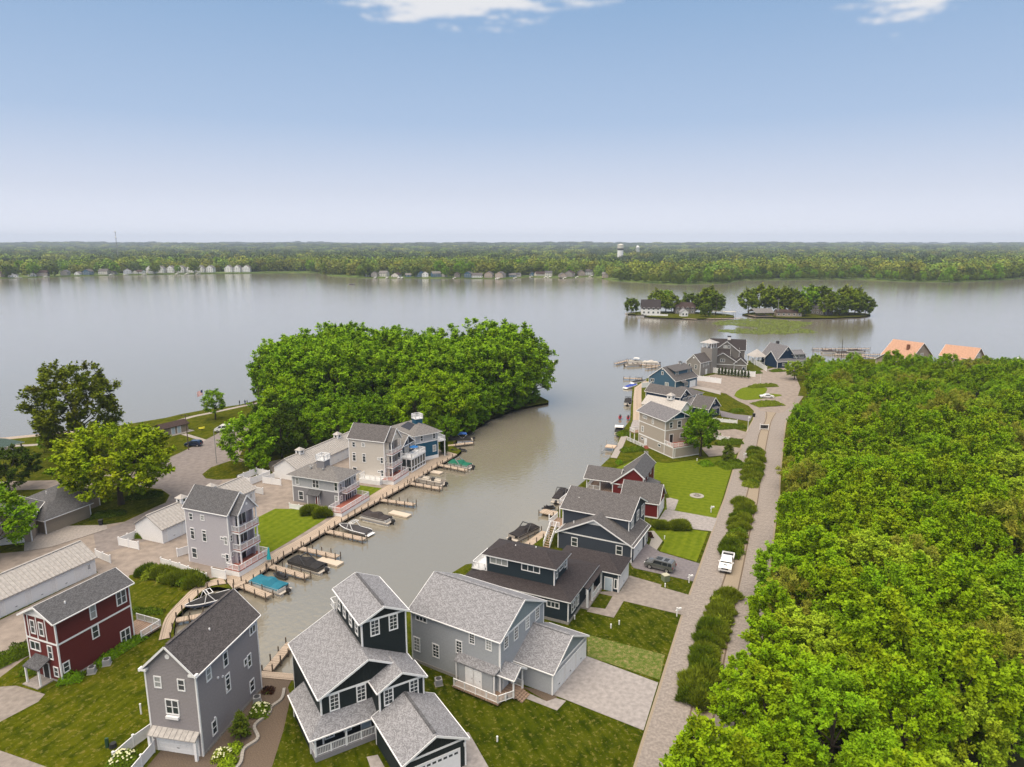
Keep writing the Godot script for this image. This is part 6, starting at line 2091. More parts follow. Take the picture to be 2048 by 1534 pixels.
func ground() -> void:
	var lake := [[-86.6, -232.5], [-91.2, -223.2], [-99.9, -216.1], [-104.8, -210.3], [-107.5, -205.4], [-112.0, -201.0], [-116.3, -196.7], [-124.1, -190.2], [-132.4, -186.8], [-141.8, -182.1], [-200, -172], [-300, -160], [-420, -150]]
	var g := [[-420, 80], [420, 80], [420, -262], [300, -268], [213.1, -278], [204.4, -287.1], [190, -310], [167.3, -316], [150, -306], [136.6, -300], [125.7, -308], [118.8, -313], [103.8, -310], [90, -306], [74, -294], [62, -279], [53.7, -268], [48.8, -260.3], [45.5, -252.2], [41.8, -232.5], [36.1, -202.3], [32.0, -191.2], [28.0, -176], [24.6, -165], [20.0, -155], [13.7, -142.5], [9.2, -130.6], [6.7, -120.7], [2.2, -110.2], [-7.8, -106.6], [-13.0, -99.0], [-17.0, -87.0], [-22.0, -79.5], [-27.4, -76.4], [-31.5, -77.0], [-38.0, -79.0], [-44.0, -81.5], [-46.9, -85.7], [-48.6, -89.8], [-48.5, -93.7], [-47.9, -98.5], [-46.4, -99.0]]
	g += walk_edge
	g += [[-13.2, -171.0], [-16.2, -176.0], [-15.0, -181.0], [-12.1, -190.2], [-6.1, -205.8], [2.6, -219.0], [6.0, -221.1], [12.4, -226.2], [12.6, -229], [8, -241], [-6, -252], [-30, -257], [-58, -251], [-76, -243]]
	g += lake
	sheet("ground", g, 0.0, "grass", 2.0)
	var w := PlaneMesh.new()
	w.size = Vector2(9000, 4200)
	var wo := structure("lake_water", w, M.water)
	wo.position = Vector3(0, -0.7, -1700)
	# left bank paving
	sheet("paved_yard", [[-66, -64], [-80, -72], [-68.1, -103.8], [-72, -106.5], [-102, -100], [-104, -107], [-85.7, -111.7], [-78, -123.3], [-75.3, -124.6], [-73.3, -131.8], [-72.3, -134.6], [-73.6, -139], [-77.2, -142.5], [-81.8, -143.8], [-95.8, -143.4], [-135, -139], [-135, -146], [-100.4, -148.8], [-90, -155], [-86.7, -163.2], [-85.4, -170.6], [-83.7, -185.9], [-82.7, -201.3], [-77, -203], [-73, -182], [-69, -165], [-62, -160], [-50, -172], [-38, -178], [-26, -178], [-17.2, -170.6], [-22, -158.8], [-26.6, -148.4], [-30.6, -138.2], [-34.6, -128.4], [-36.6, -122.4], [-39.5, -115.4], [-42.4, -108.6], [-44.6, -103.2], [-46.7, -102], [-50, -101.5], [-58, -104.5], [-62.4, -102.8], [-59, -94], [-58.6, -90], [-63.5, -80], [-64, -74]], 0.012, "yard_paving")
	sheet("car_park", [[-83.0, -201.0], [-83.9, -185.9], [-85.6, -170.6], [-86.9, -163.2], [-84.5, -153], [-80, -144.2], [-77.2, -142.9], [-73.2, -139.2], [-71.9, -134.6], [-72.9, -131.6], [-74.9, -124.8], [-78, -119], [-72, -110], [-62, -121], [-66, -148], [-72.9, -152.7], [-70.6, -162], [-73.5, -182], [-77.4, -202.6]], 0.02, "asphalt")
	var lake_path := offset_line(smooth([[-150, -172], [-134.0, -175.2], [-126.0, -177.3], [-109.0, -187.4], [-104.7, -192.9], [-100.4, -205.8], [-96.4, -211.4], [-90.1, -220.4], [-83.4, -229.1]]), 1.9)
	strip("lakeside_path", lake_path[0], lake_path[1], 0.02, "concrete")
	sheet("restroom_path", [[-93.8, -186.5], [-92.8, -187.6], [-84.2, -181.2], [-84.2, -179.4]], 0.022, "concrete")
	sheet("beach", [[-141.8, -183.4], [-132.4, -188.0], [-124.1, -191.4], [-124.0, -189.4], [-132.4, -185.0], [-141.8, -180.2], [-210, -169], [-210, -173.5]], 0.01, "sand", 1.4)
	# lawns with a low edge
	var lawns := [["lawn", [[-72.6, -152.4], [-72.7, -157.5], [-70.1, -162.5], [-60, -160], [-56, -152.5], [-64.9, -149.2], [-67.5, -148.6], [-70.5, -149.6]], "lawn_bright"], ["lawn", [[-101.8, -139.0], [-95.8, -143.0], [-81.8, -143.4], [-77.2, -142.1], [-74.0, -138.7], [-72.7, -134.6], [-73.7, -131.8], [-75.2, -128.3], [-76.1, -124.6], [-78.2, -123.6], [-82.0, -123.5], [-85, -112.6], [-101, -108.5], [-120, -112], [-120, -136]], "lawn"], ["lawn", [[-50.9, -125.0], [-48.3, -131.2], [-42.8, -131.0], [-36.4, -126.5], [-39.8, -117.2], [-41.9, -112.0], [-44.2, -107.8]], "striped_lawn"], ["lawn", [[-34.6, -145.2], [-28.6, -143.0], [-31.4, -136.6], [-33.9, -139.4]], "striped_lawn"], ["lawn", [[-61.2, -101.7], [-59.6, -103.0], [-51.0, -100.2], [-51.3, -97.5], [-51.4, -91.9], [-56.1, -91.9]], "lawn_bright"], ["lawn", [[-56.6, -62.0], [-46.7, -56.0], [-39.4, -58.0], [-38.9, -62.0], [-37.2, -66.0], [-39.2, -76.0], [-48.4, -84.2], [-50.3, -88.7], [-54.5, -89.9], [-58.4, -89.9], [-63.0, -80.0], [-62.4, -74.3], [-56.0, -72.8], [-56.2, -71.4], [-58.2, -67.6]], "lawn_bright"], ["lawn", [[-84, -70], [-72.6, -101], [-80, -104], [-100, -98], [-104, -70]], "lawn"]]
	for l in lawns:
		sheet(l[0], l[1], 0.05, l[2], 0.1, -0.39)
	sheet("driveway", [[-70, -71.5], [-62.4, -74.1], [-60.6, -74.3], [-56.0, -72.7], [-55.9, -71.3], [-58.0, -67.6], [-62, -62], [-70, -62]], 0.06, "drive_tan", 0.1)
	sheet("street", [[-60, -64.6], [-55.1, -63.6], [-46.7, -60.6], [-40, -57.0], [-40, -50], [-66, -50], [-70, -62]], 0.065, "drive_tan", 0.1)
	sheet("ranch_driveway", [[-88.5, -122.3], [-77.9, -123.0], [-76.6, -121.0], [-82.0, -113.3], [-85.7, -111.5], [-88.5, -115.6]], 0.07, "concrete", 0.1)
	# right bank: plots, driveways, paired lane
	sheet("lawn", [[8.3, -53], [14.3, -65.6], [24.4, -90.2], [32.1, -107.8], [40.7, -127.6], [44.7, -136.5], [52.6, -155.5], [58.0, -168.0], [52.0, -167.0], [38.0, -161.0], [30.0, -163.8], [27.6, -162.0], [21.6, -154.6], [15.0, -142.6], [10.6, -130.6], [8.2, -120.7], [4.2, -110.6], [-6.8, -105.6], [-12, -97], [-15.4, -86.2], [-24, -77.8], [-26.4, -74], [-25.6, -66.6], [-25, -61], [-24, -50], [-4, -50]], 0.03, "lawn", 0.05, 0.4)
	sheet("lawn", [[28.6, -124.6], [37.3, -120.9], [40.9, -127.9], [44.6, -136.8], [52.4, -155.6], [57.6, -167.6], [38.2, -160.6], [30.6, -163.2], [22.4, -154.0], [25.0, -150.0], [31.0, -152.0], [34.0, -146.0], [33.6, -138.0]], 0.045, "striped_lawn", 0.05, -0.40 + PI / 2)
	sheet("lawn", [[27.6, -115.4], [26.0, -111.6], [31.4, -107.6], [36.8, -119.8], [28.4, -122.6], [26.4, -121.2]], 0.045, "striped_lawn", 0.05, -0.40)
	sheet("sod_strip", [[10.4, -85.3], [11.1, -85.1], [20.1, -80.7], [18.3, -75.5], [9.9, -80.4]], 0.047, "sod", 0.02)
	sheet("driveway", [[4.5, -72.9], [9.5, -80.6], [18.0, -74.9], [14.6, -66.5]], 0.06, "drive_grey", 0.08)
	sheet("front_walk", [[0.2, -72.8], [1.0, -73.6], [4.1, -71.4], [5.2, -72.0], [6.4, -71.5], [5.2, -69.8]], 0.055, "drive_grey", 0.06)
	sheet("planting_bed", [[1.2, -74.2], [4.4, -73.2], [5.4, -72.2], [4.2, -71.3]], 0.05, "garden_soil", 0.05)
	sheet("driveway", [[16.9, -97.6], [19.1, -102.6], [23.7, -99.5], [23.4, -98.8], [27.4, -96.2], [24.9, -90.5], [16.9, -94.5], [14.7, -89.8], [11.0, -91.5], [11.6, -92.8], [13.8, -92.2], [15.4, -95.9], [12.6, -97.2]], 0.06, "drive_tan", 0.08)
	sheet("driveway", [[20.0, -106.5], [24.2, -114.8], [25.9, -111.3], [31.7, -106.8], [29.0, -100.6], [20.3, -105.2]], 0.06, "drive_dark", 0.08)
	sheet("driveway", [[28.2, -124.5], [31.1, -130.6], [32.8, -130.2], [40.4, -126.2], [37.6, -120.0], [28.4, -123.0]], 0.06, "drive_grey", 0.08)
	sheet("front_walk", [[32.7, -136.9], [33.6, -137.3], [35.1, -136.0], [33.0, -130.4], [31.4, -130.4]], 0.058, "drive_grey", 0.06)
	sheet("flagstone_path", [[25.1, -120.0], [26.7, -120.3], [27.4, -115.8], [25.4, -111.8], [24.6, -114.0], [25.4, -116.4]], 0.058, "stone", 0.05)
	sheet("driveway", [[-6.2, -66.0], [-4.8, -66.2], [-2.2, -60.6], [-0.5, -54], [-10, -52], [-7.2, -58.6]], 0.06, "drive_grey", 0.08)
	sheet("front_walk", [[-15.3, -62.5], [-14.2, -62.8], [-11.6, -58.5], [-13.2, -58.0]], 0.058, "drive_grey", 0.06)
	sheet("garden_bed", [[-38.2, -57], [-37.4, -63.8], [-36.8, -67.0], [-31.0, -77.0], [-27.3, -76.2], [-27.3, -74.0], [-26.4, -72.3], [-25.4, -66.6], [-24.8, -61.1], [-24, -55]], 0.035, "garden_soil", 0.05)
	# the paired lanes with the planted strip between
	var la := [[8.5, -50.5], [14.6, -65.4], [24.7, -90.0], [32.4, -107.6], [41.0, -127.4], [45.0, -136.3], [52.9, -155.3], [66.5, -187.2], [74.2, -203.0], [78.4, -214.0], [79.4, -224.0], [78.0, -236.4]]
	var lb := [[12.2, -49.0], [18.2, -63.8], [28.2, -88.6], [36.2, -106.2], [44.6, -126.0], [48.6, -134.9], [56.6, -153.9], [69.6, -186.0], [77.4, -202.2], [81.6, -213.4], [82.8, -224.0], [82.0, -236.4]]
	var ra := [[16.6, -53.5], [20.6, -62.5], [31.0, -87.5], [38.6, -105.2], [47.0, -125.0], [51.4, -134.6], [59.0, -153.5], [71.6, -183.8], [78.8, -200.6], [84.4, -211.5], [91.0, -223.0], [98.0, -237.0]]
	var rb := [[20.2, -52.0], [24.2, -61.0], [34.6, -86.0], [42.2, -103.8], [50.6, -123.6], [55.0, -133.2], [62.6, -152.2], [75.2, -182.4], [82.4, -199.2], [88.0, -210.2], [95.0, -222.0], [103.0, -236.0]]
	var med_a := []
	var med_b := []
	for i in la.size():
		med_a.append([la[i][0] - 0.3, la[i][1] - 0.1])
		med_b.append([rb[i][0] + 0.3, rb[i][1] + 0.1])
	strip("median_gravel", med_a, med_b, 0.036, "gravel")
	strip("paved_lane", la, lb, 0.06, "road")
	strip("paved_lane", ra, rb, 0.062, "road")
	for e in [lb, ra]:
		var g1 := []
		var g2 := []
		for i in e.size():
			var ew: float = -0.28 if e == ra else 0.28
			g1.append([e[i][0] + (0.05 if ew > 0 else -0.05), e[i][1]])
			g2.append([e[i][0] + ew, e[i][1]])
		strip("lane_edging", smooth(g1), smooth(g2), 0.05, "garden_soil")
	sheet("cul_de_sac", [[62, -259], [70, -250], [77, -240], [77.6, -228], [80, -214], [86, -211], [96, -225], [108, -250], [118, -280], [124.5, -291], [114, -292.5], [104, -284], [96, -270], [84, -277], [72, -268]], 0.066, "yard_paving")
	sheet("lawn", smooth([[78.9, -236.4], [82.6, -244.6], [88.0, -251.1], [94.9, -250.0], [93.4, -244.6], [91.8, -240.8], [95.9, -238.4], [94.3, -235.5], [82.4, -229.7], [79.3, -231.6], [78.9, -236.4]]).slice(0, -1), 0.10, "striped_lawn", 0.08, 0.5)
	sheet("lawn", [[69.8, -246.8], [72.2, -230.6], [77.0, -223.3], [77.4, -216.4], [75.0, -209.6], [67.4, -215.2], [70.0, -223.3], [66.0, -232.4]], 0.09, "lawn_bright", 0.08)
	sheet("driveway", [[67.2, -214.8], [70.3, -209.9], [75.4, -207.6], [72.2, -200.8], [65.4, -206.8]], 0.095, "drive_dark", 0.08)
	sheet("driveway", [[56.0, -192.2], [59.4, -195.6], [63.7, -193.8], [67.4, -188.5], [65.0, -183.2], [62.8, -181.1], [54.1, -183.5]], 0.09, "yard_paving", 0.08)
	sheet("driveway", [[50.0, -173.2], [53.0, -175.6], [57.4, -174.9], [60.9, -172.9], [57.5, -168.0], [49.9, -165.7]], 0.09, "yard_paving", 0.08)
	sheet("driveway", [[66.0, -256.4], [70.2, -253.4], [76.5, -244.6], [74.5, -238.0], [69.5, -247.2], [63.5, -252.4]], 0.10, "concrete", 0.08)
	sheet("wood_floor", [[21.2, -52], [25.2, -61], [35.6, -86], [43.4, -104], [53.4, -126], [66.6, -156], [79.6, -186], [92, -210], [104, -235], [116, -262], [220, -268], [330, -262], [330, -30], [30, -20]], 0.025, "forest_soil")
	# far side of the canal walk and the wooden boardwalk
	strip("seawall_walk", [[37.0, -202.3], [42.4, -232.5], [45.9, -250.2]], [[39.8, -202.3], [45.2, -232.5], [48.4, -249.6]], 0.10, "dock_wood")
	strip("seawall_walk", [[34.0, -191.0], [37.0, -202.3]], [[36.8, -190.5], [39.8, -202.3]], 0.098, "drive_grey")
	strip("seawall_walk", [[45.9, -250.2], [52.0, -263.0]], [[48.4, -249.6], [54.2, -261.4]], 0.098, "dock_wood")
	strip("seawall_walk", [[24.8, -165.0], [28.2, -176.0], [32.2, -190.0]], [[26.4, -164.4], [29.8, -175.4], [33.8, -189.6]], 0.096, "concrete")
	var bw := strip("boardwalk", walk_edge, walk_in, 0.10, "dock_wood")
	for i in walk_edge.size() - 1:
		var a := Vector3(walk_edge[i][0], 0, walk_edge[i][1])
		var b := Vector3(walk_edge[i + 1][0], 0, walk_edge[i + 1][1])
		var n := int(a.distance_to(b) / 2.6) + 1
		var f := MB.new()
		f.bar(a + Vector3(0, -0.05, 0), b + Vector3(0, -0.05, 0), 0.12, 0.32)
		pb(bw, "edge_board", f, M.dock_wood)
		for j in n:
			var p := a.lerp(b, float(j) / n)
			var m := MB.new()
			m.tube(p + Vector3(0.12, -2.0, 0.05), p + Vector3(0.12, rng.randf_range(0.6, 1.1), 0.05), 0.11, 0.1, 7)
			pb(bw, "post", m, M.post_wood)
	var ba := smooth([[-46.9, -84.6], [-48.6, -89.8], [-48.5, -93.7], [-47.9, -98.5], [-45.4, -99.8]])
	var bb := smooth([[-48.1, -84.0], [-50.0, -89.6], [-50.2, -94.2], [-49.7, -99.2], [-46.9, -102.0]])
	var b2 := strip("boardwalk", ba, bb, 0.104, "dock_wood")
	for i in range(0, ba.size(), 2):
		var m := MB.new()
		m.tube(Vector3(ba[i][0] + 0.1, -2.0, ba[i][1]), Vector3(ba[i][0] + 0.1, 0.9, ba[i][1]), 0.11, 0.1, 7)
		pb(b2, "post", m, M.post_wood)
	strip("boardwalk", [[-31.6, -77.2], [-27.2, -76.6]], [[-31.3, -75.9], [-27.0, -75.3]], 0.102, "dock_wood")
	# stone edging of the garden bed
	var edge := [[-27.6, -73.6], [-27.3, -71.7], [-28.0, -70.3], [-27.9, -69.2], [-28.8, -67.1], [-27.7, -65.1], [-28.6, -63.5], [-28.2, -61.4], [-29.0, -59.5]]
	var sm := smooth(edge, 5)
	var wl := thing("garden_wall", "low pale stone edging wall winding through the garden bed", "wall")
	for i in sm.size() - 1:
		var mb := MB.new()
		var a := Vector3(sm[i][0], 0.15, sm[i][1])
		var b := Vector3(sm[i + 1][0], 0.15, sm[i + 1][1])
		mb.bar(a, a.lerp(b, 0.94), 0.34, 0.26)
		pb(wl, "stone", mb, M.stone)

# ---------------------------------------------------------------- planting
func planting() -> void:
	# the wood right of the lane
	var road := [[20.2, -52.0], [24.2, -61.0], [34.6, -86.0], [42.2, -103.8], [50.6, -123.6], [55.0, -133.2], [62.6, -152.2], [75.2, -182.4], [88.0, -210.2], [103.0, -236.0], [112.0, -256.0]]
	var keys := ["wood_a", "wood_b", "wood_c", "wood_d", "wood_e"]
	var lab := {"wood_a": "yellow green young maple in the dense wood beside the lane", "wood_b": "fresh green young maple in the dense wood beside the lane", "wood_c": "pale lime young maple in the dense wood beside the lane", "wood_d": "mid green young ash in the dense wood beside the lane", "wood_e": "grey green willow in the dense wood beside the lane"}
	var r := RandomNumberGenerator.new()
	r.seed = 4242
	var z := -34.0
	var count := 0
	while z > -268.0:
		var xr := 16.0
		for i in road.size() - 1:
			if z <= road[i][1] and z >= road[i + 1][1]:
				xr = lerpf(road[i][0], road[i + 1][0], (z - road[i][1]) / (road[i + 1][1] - road[i][1]))
		if z < -256.0:
			xr = 114.0
		var verge := 1.8 if z > -95.0 else (4.4 if z > -200 else 5.6)
		var step := 6.2 if z > -120 else 7.0
		var x := xr + verge + r.randf_range(0.0, 1.4)
		var xm := -z * 0.765 + 5.0
		while x < xm:
			if r.randf() < 0.07 and x - xr > 8.0:
				x += step
				continue
			var k: String = keys[[0, 1, 0, 1, 2, 3, 4, 1, 0, 3, 1, 2][r.randi() % 12]]
			var s := r.randf_range(0.74, 1.22)
			if z < -190:
				s *= 0.8
			if x - xr < 6.0:
				s *= 0.82
			tree(k, x + r.randf_range(-1.2, 1.2), z + r.randf_range(-1.6, 1.6), s, lab[k], "trees of the wood beside the lane", r.randf_range(0.85, 1.28))
			count += 1
			x += step * r.randf_range(0.85, 1.2)
		z -= 5.9 if z > -120 else 6.9
	for q in [[11.5, -50.5, 0.62], [14.0, -52.5, 0.5], [17.5, -56.0, 0.66], [21.0, -54.0, 0.8], [24.6, -66.0, 0.62], [27.2, -71.0, 0.6]]:
		tree("wood_b", q[0], q[1], q[2], "fresh green young maple in the dense wood beside the lane", "trees of the wood beside the lane")
	# the wooded point between lake and canal
	var pen := PackedVector2Array([Vector2(-84, -226), Vector2(-78, -238), Vector2(-58, -247), Vector2(-30, -252), Vector2(-8, -248), Vector2(4, -240), Vector2(8, -230), Vector2(2, -222), Vector2(-9, -206), Vector2(-15, -192), Vector2(-20, -184), Vector2(-40, -184), Vector2(-58, -176), Vector2(-70, -190), Vector2(-72, -212)])
	var pl := {"cotton_a": "tall fresh green cottonwood on the wooded lake point", "cotton_b": "tall mid green cottonwood on the wooded lake point", "cotton_c": "broad yellow green willow on the wooded lake point", "cotton_d": "low dark bushy tree on the wooded lake point"}
	var done := []
	var tries := 0
	while done.size() < 74 and tries < 4000:
		tries += 1
		var p := Vector2(r.randf_range(-86, 10), r.randf_range(-254, -172))
		if not Geometry2D.is_point_in_polygon(p, pen):
			continue
		var ok := true
		for d in done:
			if (d as Vector2).distance_to(p) < 7.0:
				ok = false
		if not ok:
			continue
		done.append(p)
		var front := p.y > -196.0 or (p.x > -16 and p.y > -214)
		var k: String = ["cotton_d", "cotton_c", "cotton_d"][r.randi() % 3] if front else ["cotton_a", "cotton_b", "cotton_c", "cotton_a"][r.randi() % 4]
		var s := r.randf_range(0.72, 0.95) if front else r.randf_range(0.85, 1.08)
		tree(k, p.x, p.y, s, pl[k], "trees of the wooded point")
	for q in [[-2.0, -232.0, 1.14], [2.0, -238.0, 1.05], [-9.0, -238.0, 1.16], [-62.0, -240.0, 1.1], [-74.0, -232.0, 0.95], [-80.0, -222.0, 0.8]]:
		tree("cotton_a", q[0], q[1], q[2], pl["cotton_a"], "trees of the wooded point")
	for q in [[6.0, -226.0, 0.45], [0.0, -216.5, 0.5], [-6.0, -208.0, 0.55], [-10.0, -199.0, 0.5], [-13.5, -189.0, 0.5], [-18.0, -181.5, 0.5], [3.0, -221.0, 0.4]]:
		tree("cotton_d", q[0], q[1], q[2], pl["cotton_d"], "trees of the wooded point")
	# trees by the car park and the park
	for q in [["round_mid", -63.5, -158.5, 0.98], ["round_dark", -58.0, -165.0, 0.98], ["round_mid", -63.0, -169.0, 0.9], ["round_mid", -54.0, -173.0, 0.8], ["round_dark", -62.0, -186.0, 0.95], ["round_mid", -47.0, -178.0, 0.8], ["round_dark", -63.0, -176.0, 1.0], ["round_mid", -60.0, -153.8, 0.42]]:
		tree(q[0], q[1], q[2], q[3], "dark mid green tree in the thicket between car park and garages" if q[0] == "round_dark" else "leafy green tree in the thicket between car park and garages", "thicket between car park and garages")
	tree("oak", -108.0, -163.5, 1.03, "tall dark oak with spreading open crown on the park lawn", "")
	tree("maple", -81.0, -133.6, 1.0, "wide bright green maple on the lawn beside the tan ranch house", "")
	tree("round_dark", -109.5, -141.0, 0.85, "dark rounded tree across the street from the ranch roof", "")
	tree("round_mid", -89.8, -111.0, 0.92, "green rounded tree in front of the ranch house garage", "")
	tree("round_dark", -97.5, -105.5, 0.9, "dark rounded tree beside the ranch house street", "")
	tree("street", -91.3, -203.6, 0.95, "slender young street tree on the lawn near the flag", "")
	tree("street", -121.0, -169.5, 0.42, "thin sapling on the park lawn by the shelter", "")
	tree("pear", 47.8, -166.2, 1.02, "dense dark pear tree in front of the taupe house", "")
	tree("spruce", 53.0, -160.5, 1.0, "pointed young spruce beside the lane hedge", "")
	tree("pear", 50.8, -186.0, 0.66, "small leafy tree behind the taupe house drive", "")
	for i in 10:
		var t := float(i) / 9.0
		tree("arbor", lerpf(85.0, 94.6, t), lerpf(-275.6, -268.2, t), 1.0 if i % 3 else 0.9, "dark narrow arborvitae in the row before the white fence", "arborvitae row by the white fence")
	for q in [[-17.6, -168.6], [-17.0, -167.2], [-18.0, -169.8]]:
		tree("arbor", q[0], q[1], 1.35, "tall dark arborvitae at the teal house corner", "arborvitae at the teal house")
	# hedges of the median: mounded ornamental grass
	var hd := {"category": "hedge", "blade": 1.0, "ll": 0.8, "lw": 0.11, "dens": 200.0, "group": "grass hedges between the lanes"}
	for q in [[[26.2, -81.8], [32.4, -95.6], "grass hedge between lanes opposite the tan driveway"], [[21.6, -71.4], [25.4, -80.0], "grass hedge between lanes opposite the grey driveway"], [[37.9, -109.4], [48.1, -133.4], "long grass hedge between lanes behind the white pickup"], [[53.2, -144.6], [63.2, -168.8], "long grass hedge between lanes beside the striped lawn"]]:
		grass_row(q[2], Vector3(q[0][0], 0.03, q[0][1]), Vector3(q[1][0], 0.03, q[1][1]), 2.5, 1.35, "grass hedges between the lanes")
	var he := {"category": "hedge", "ll": 0.24, "lw": 0.14, "dens": 75.0}
	grass_row("bushy grass hedge between the basin lawn and white fence", Vector3(-60.0, 0.03, -103.2), Vector3(-50.0, 0.03, -99.8), 2.3, 1.5, "")
	shrub("hedge", "tall leafy hedge beside the red house driveway", Vector3(-65.2, 0.03, -79.6), 1.05, 5.4, 1.9, 1.2, "leaf_hedge", he)
	shrub("hedge", "low clipped hedge at the lawn edge behind the red house", Vector3(-53.6, 0.03, -91.2), 0.0, 2.6, 0.9, 0.7, "leaf_hedge", he)
	shrub("hedge", "low ground cover along the dark red house wall", Vector3(-51.8, 0.03, -81.5), 1.19, 3.6, 1.1, 0.8, "leaf_deep", he)
	shrub("shrub", "rounded shrub at the dark red house corner", Vector3(-54.6, 0.03, -75.4), 0.3, 1.3, 1.2, 1.0, "leaf_deep", {})
	shrub("shrub", "bushy green shrub by the red house doorstep", Vector3(-60.4, 0.03, -77.4), 0.3, 1.5, 1.3, 1.2, "leaf_hedge", {})
	for q in [[-34.0, -129.8, 1.5], [-31.6, -128.6, 1.5]]:
		pass
	shrub("grass_clump", "tall ornamental grass clump before the grey house deck", Vector3(-40.5, 0.05, -128.8), 0.3, 1.5, 1.7, 1.2, "leaf_blade", hd)
	shrub("grass_clump", "second ornamental grass clump before the grey house deck", Vector3(-37.6, 0.05, -127.6), 0.3, 1.6, 1.7, 1.2, "leaf_blade", hd)
	shrub("shrub", "white flowering hydrangea by the canal garden wall", Vector3(-29.0, 0.03, -69.4), 0.0, 1.1, 1.2, 1.1, "leaf_hedge", {"flowers": 46})
	shrub("shrub", "pale flowering hydrangea beside the mauve house garage", Vector3(-40.4, 0.03, -61.6), 0.0, 1.5, 1.4, 1.2, "leaf_hedge", {"flowers": 60})
	shrub("shrub", "cream flowering shrub in the lower garden bed", Vector3(-30.4, 0.03, -62.4), 0.0, 1.0, 1.1, 0.9, "leaf_blade", {"flowers": 40})
	shrub("shrub", "yellow green golden shrub in the lower garden bed", Vector3(-29.4, 0.03, -61.2), 0.0, 0.9, 1.0, 0.9, "leaf_lime", {})
	shrub("shrub", "golden shrub below the flowering one in garden bed", Vector3(-29.6, 0.03, -63.4), 0.0, 0.8, 0.9, 0.8, "leaf_lime", {})
	tree("spruce", -29.6, -65.4, 0.62, "dark young conifer in the garden bed by the mauve house", "")
	shrub("shrub", "dark bronze shrub near the canal end of the garden", Vector3(-29.4, 0.03, -73.2), 0.0, 0.7, 0.6, 0.6, "leaf_bronze", {})
	shrub("shrub", "bronze round shrub by the flagstone path", Vector3(25.0, 0.05, -117.6), 0.0, 0.9, 1.0, 0.9, "leaf_bronze", {})
	shrub("grass_clump", "fountain grass clump on the lawn by the red garage", Vector3(32.0, 0.05, -121.6), 0.0, 1.5, 1.4, 1.4, "leaf_blade", hd)
	shrub("grass_clump", "smaller fountain grass clump near the red garage wall", Vector3(28.4, 0.05, -121.8), 0.0, 1.1, 1.1, 1.1, "leaf_blade", hd)
	for q in [[-79.5, -137.0, 2.2, "dark low shrub mound beneath the wide maple"], [-77.0, -138.4, 2.0, "dark low shrub mound near the street bend under maple"], [-80.2, -127.6, 3.0, "dark low hedge beside the ranch house driveway"]]:
		shrub("shrub", q[3], Vector3(q[0], 0.05, q[1]), 0.4, q[2], 1.1, 1.2, "leaf_dark", {})
	shrub("shrub", "small green shrub at the white garage fence", Vector3(-68.6, 0.02, -117.6), 0.0, 1.0, 1.2, 1.0, "leaf_hedge", {})
	# hedges of the far right plots
	for q in [[53.4, -158.6, 3.4, 2.6, 1.6, "leaf_hedge", "rounded clipped hedge at the lane by striped lawn"], [58.6, -177.0, 3.8, 1.2, 1.7, "leaf_hedge", "clipped hedge row between the two taupe house drives"], [64.0, -193.0, 4.6, 1.3, 1.4, "leaf_hedge", "clipped hedge row before the low white fence"], [72.2, -212.8, 2.4, 1.0, 1.2, "leaf_hedge", "low hedge beside the navy house drive"], [85.6, -222.6, 5.0, 2.8, 1.5, "leaf_blade", "grass hedge between lanes near the parked white sedan"], [94.6, -251.6, 6.0, 1.2, 1.5, "leaf_blade", "grass hedge on the cul de sac island edge"], [31.4, -170.8, 3.2, 1.2, 1.3, "leaf_hedge", "low hedge on the seawall side of the taupe house"], [31.6, -186.0, 2.0, 1.6, 1.3, "leaf_hedge", "rounded seawall hedge by the covered boat"], [26.4, -160.4, 0.9, 0.9, 0.9, "leaf_deep", "small round bush on the lawn by the seawall"], [60.5, -200.5, 3.2, 1.0, 1.1, "leaf_hedge", "low planting along the navy garage wing"], [47.4, -159.2, 1.6, 1.4, 1.2, "leaf_deep", "dark low bush under the pear tree"], [112.0, -283.5, 3.2, 1.6, 1.2, "leaf_hedge", "clipped hedge beside the wide navy garage"], [101.0, -279.0, 3.0, 1.4, 1.2, "leaf_hedge", "planting bed by the large brown house"]]:
		shrub("hedge", q[6], Vector3(q[0], 0.05, q[1]), 0.25, q[2], q[4], q[3], q[5], {"category": "hedge", "ll": 0.3, "lw": 0.16, "dens": 60.0})
	# trees by the far end of the wood
	for q in [[112.0, -266.0, "wood_c", 0.85], [121.0, -272.0, "wood_a", 0.72], [127.0, -270.0, "wood_d", 0.62], [150.0, -272.0, "wood_a", 0.6], [160.0, -285.0, "wood_d", 0.6], [172.0, -282.0, "wood_b", 0.66], [188.0, -280.0, "wood_c", 0.62], [206.0, -282.0, "wood_b", 0.62], [218.0, -276.0, "wood_d", 0.75], [222.0, -268.0, "wood_b", 0.9]]:
		tree(q[2], q[0], q[1], q[3], lab[q[2]], "trees of the wood beside the lane")

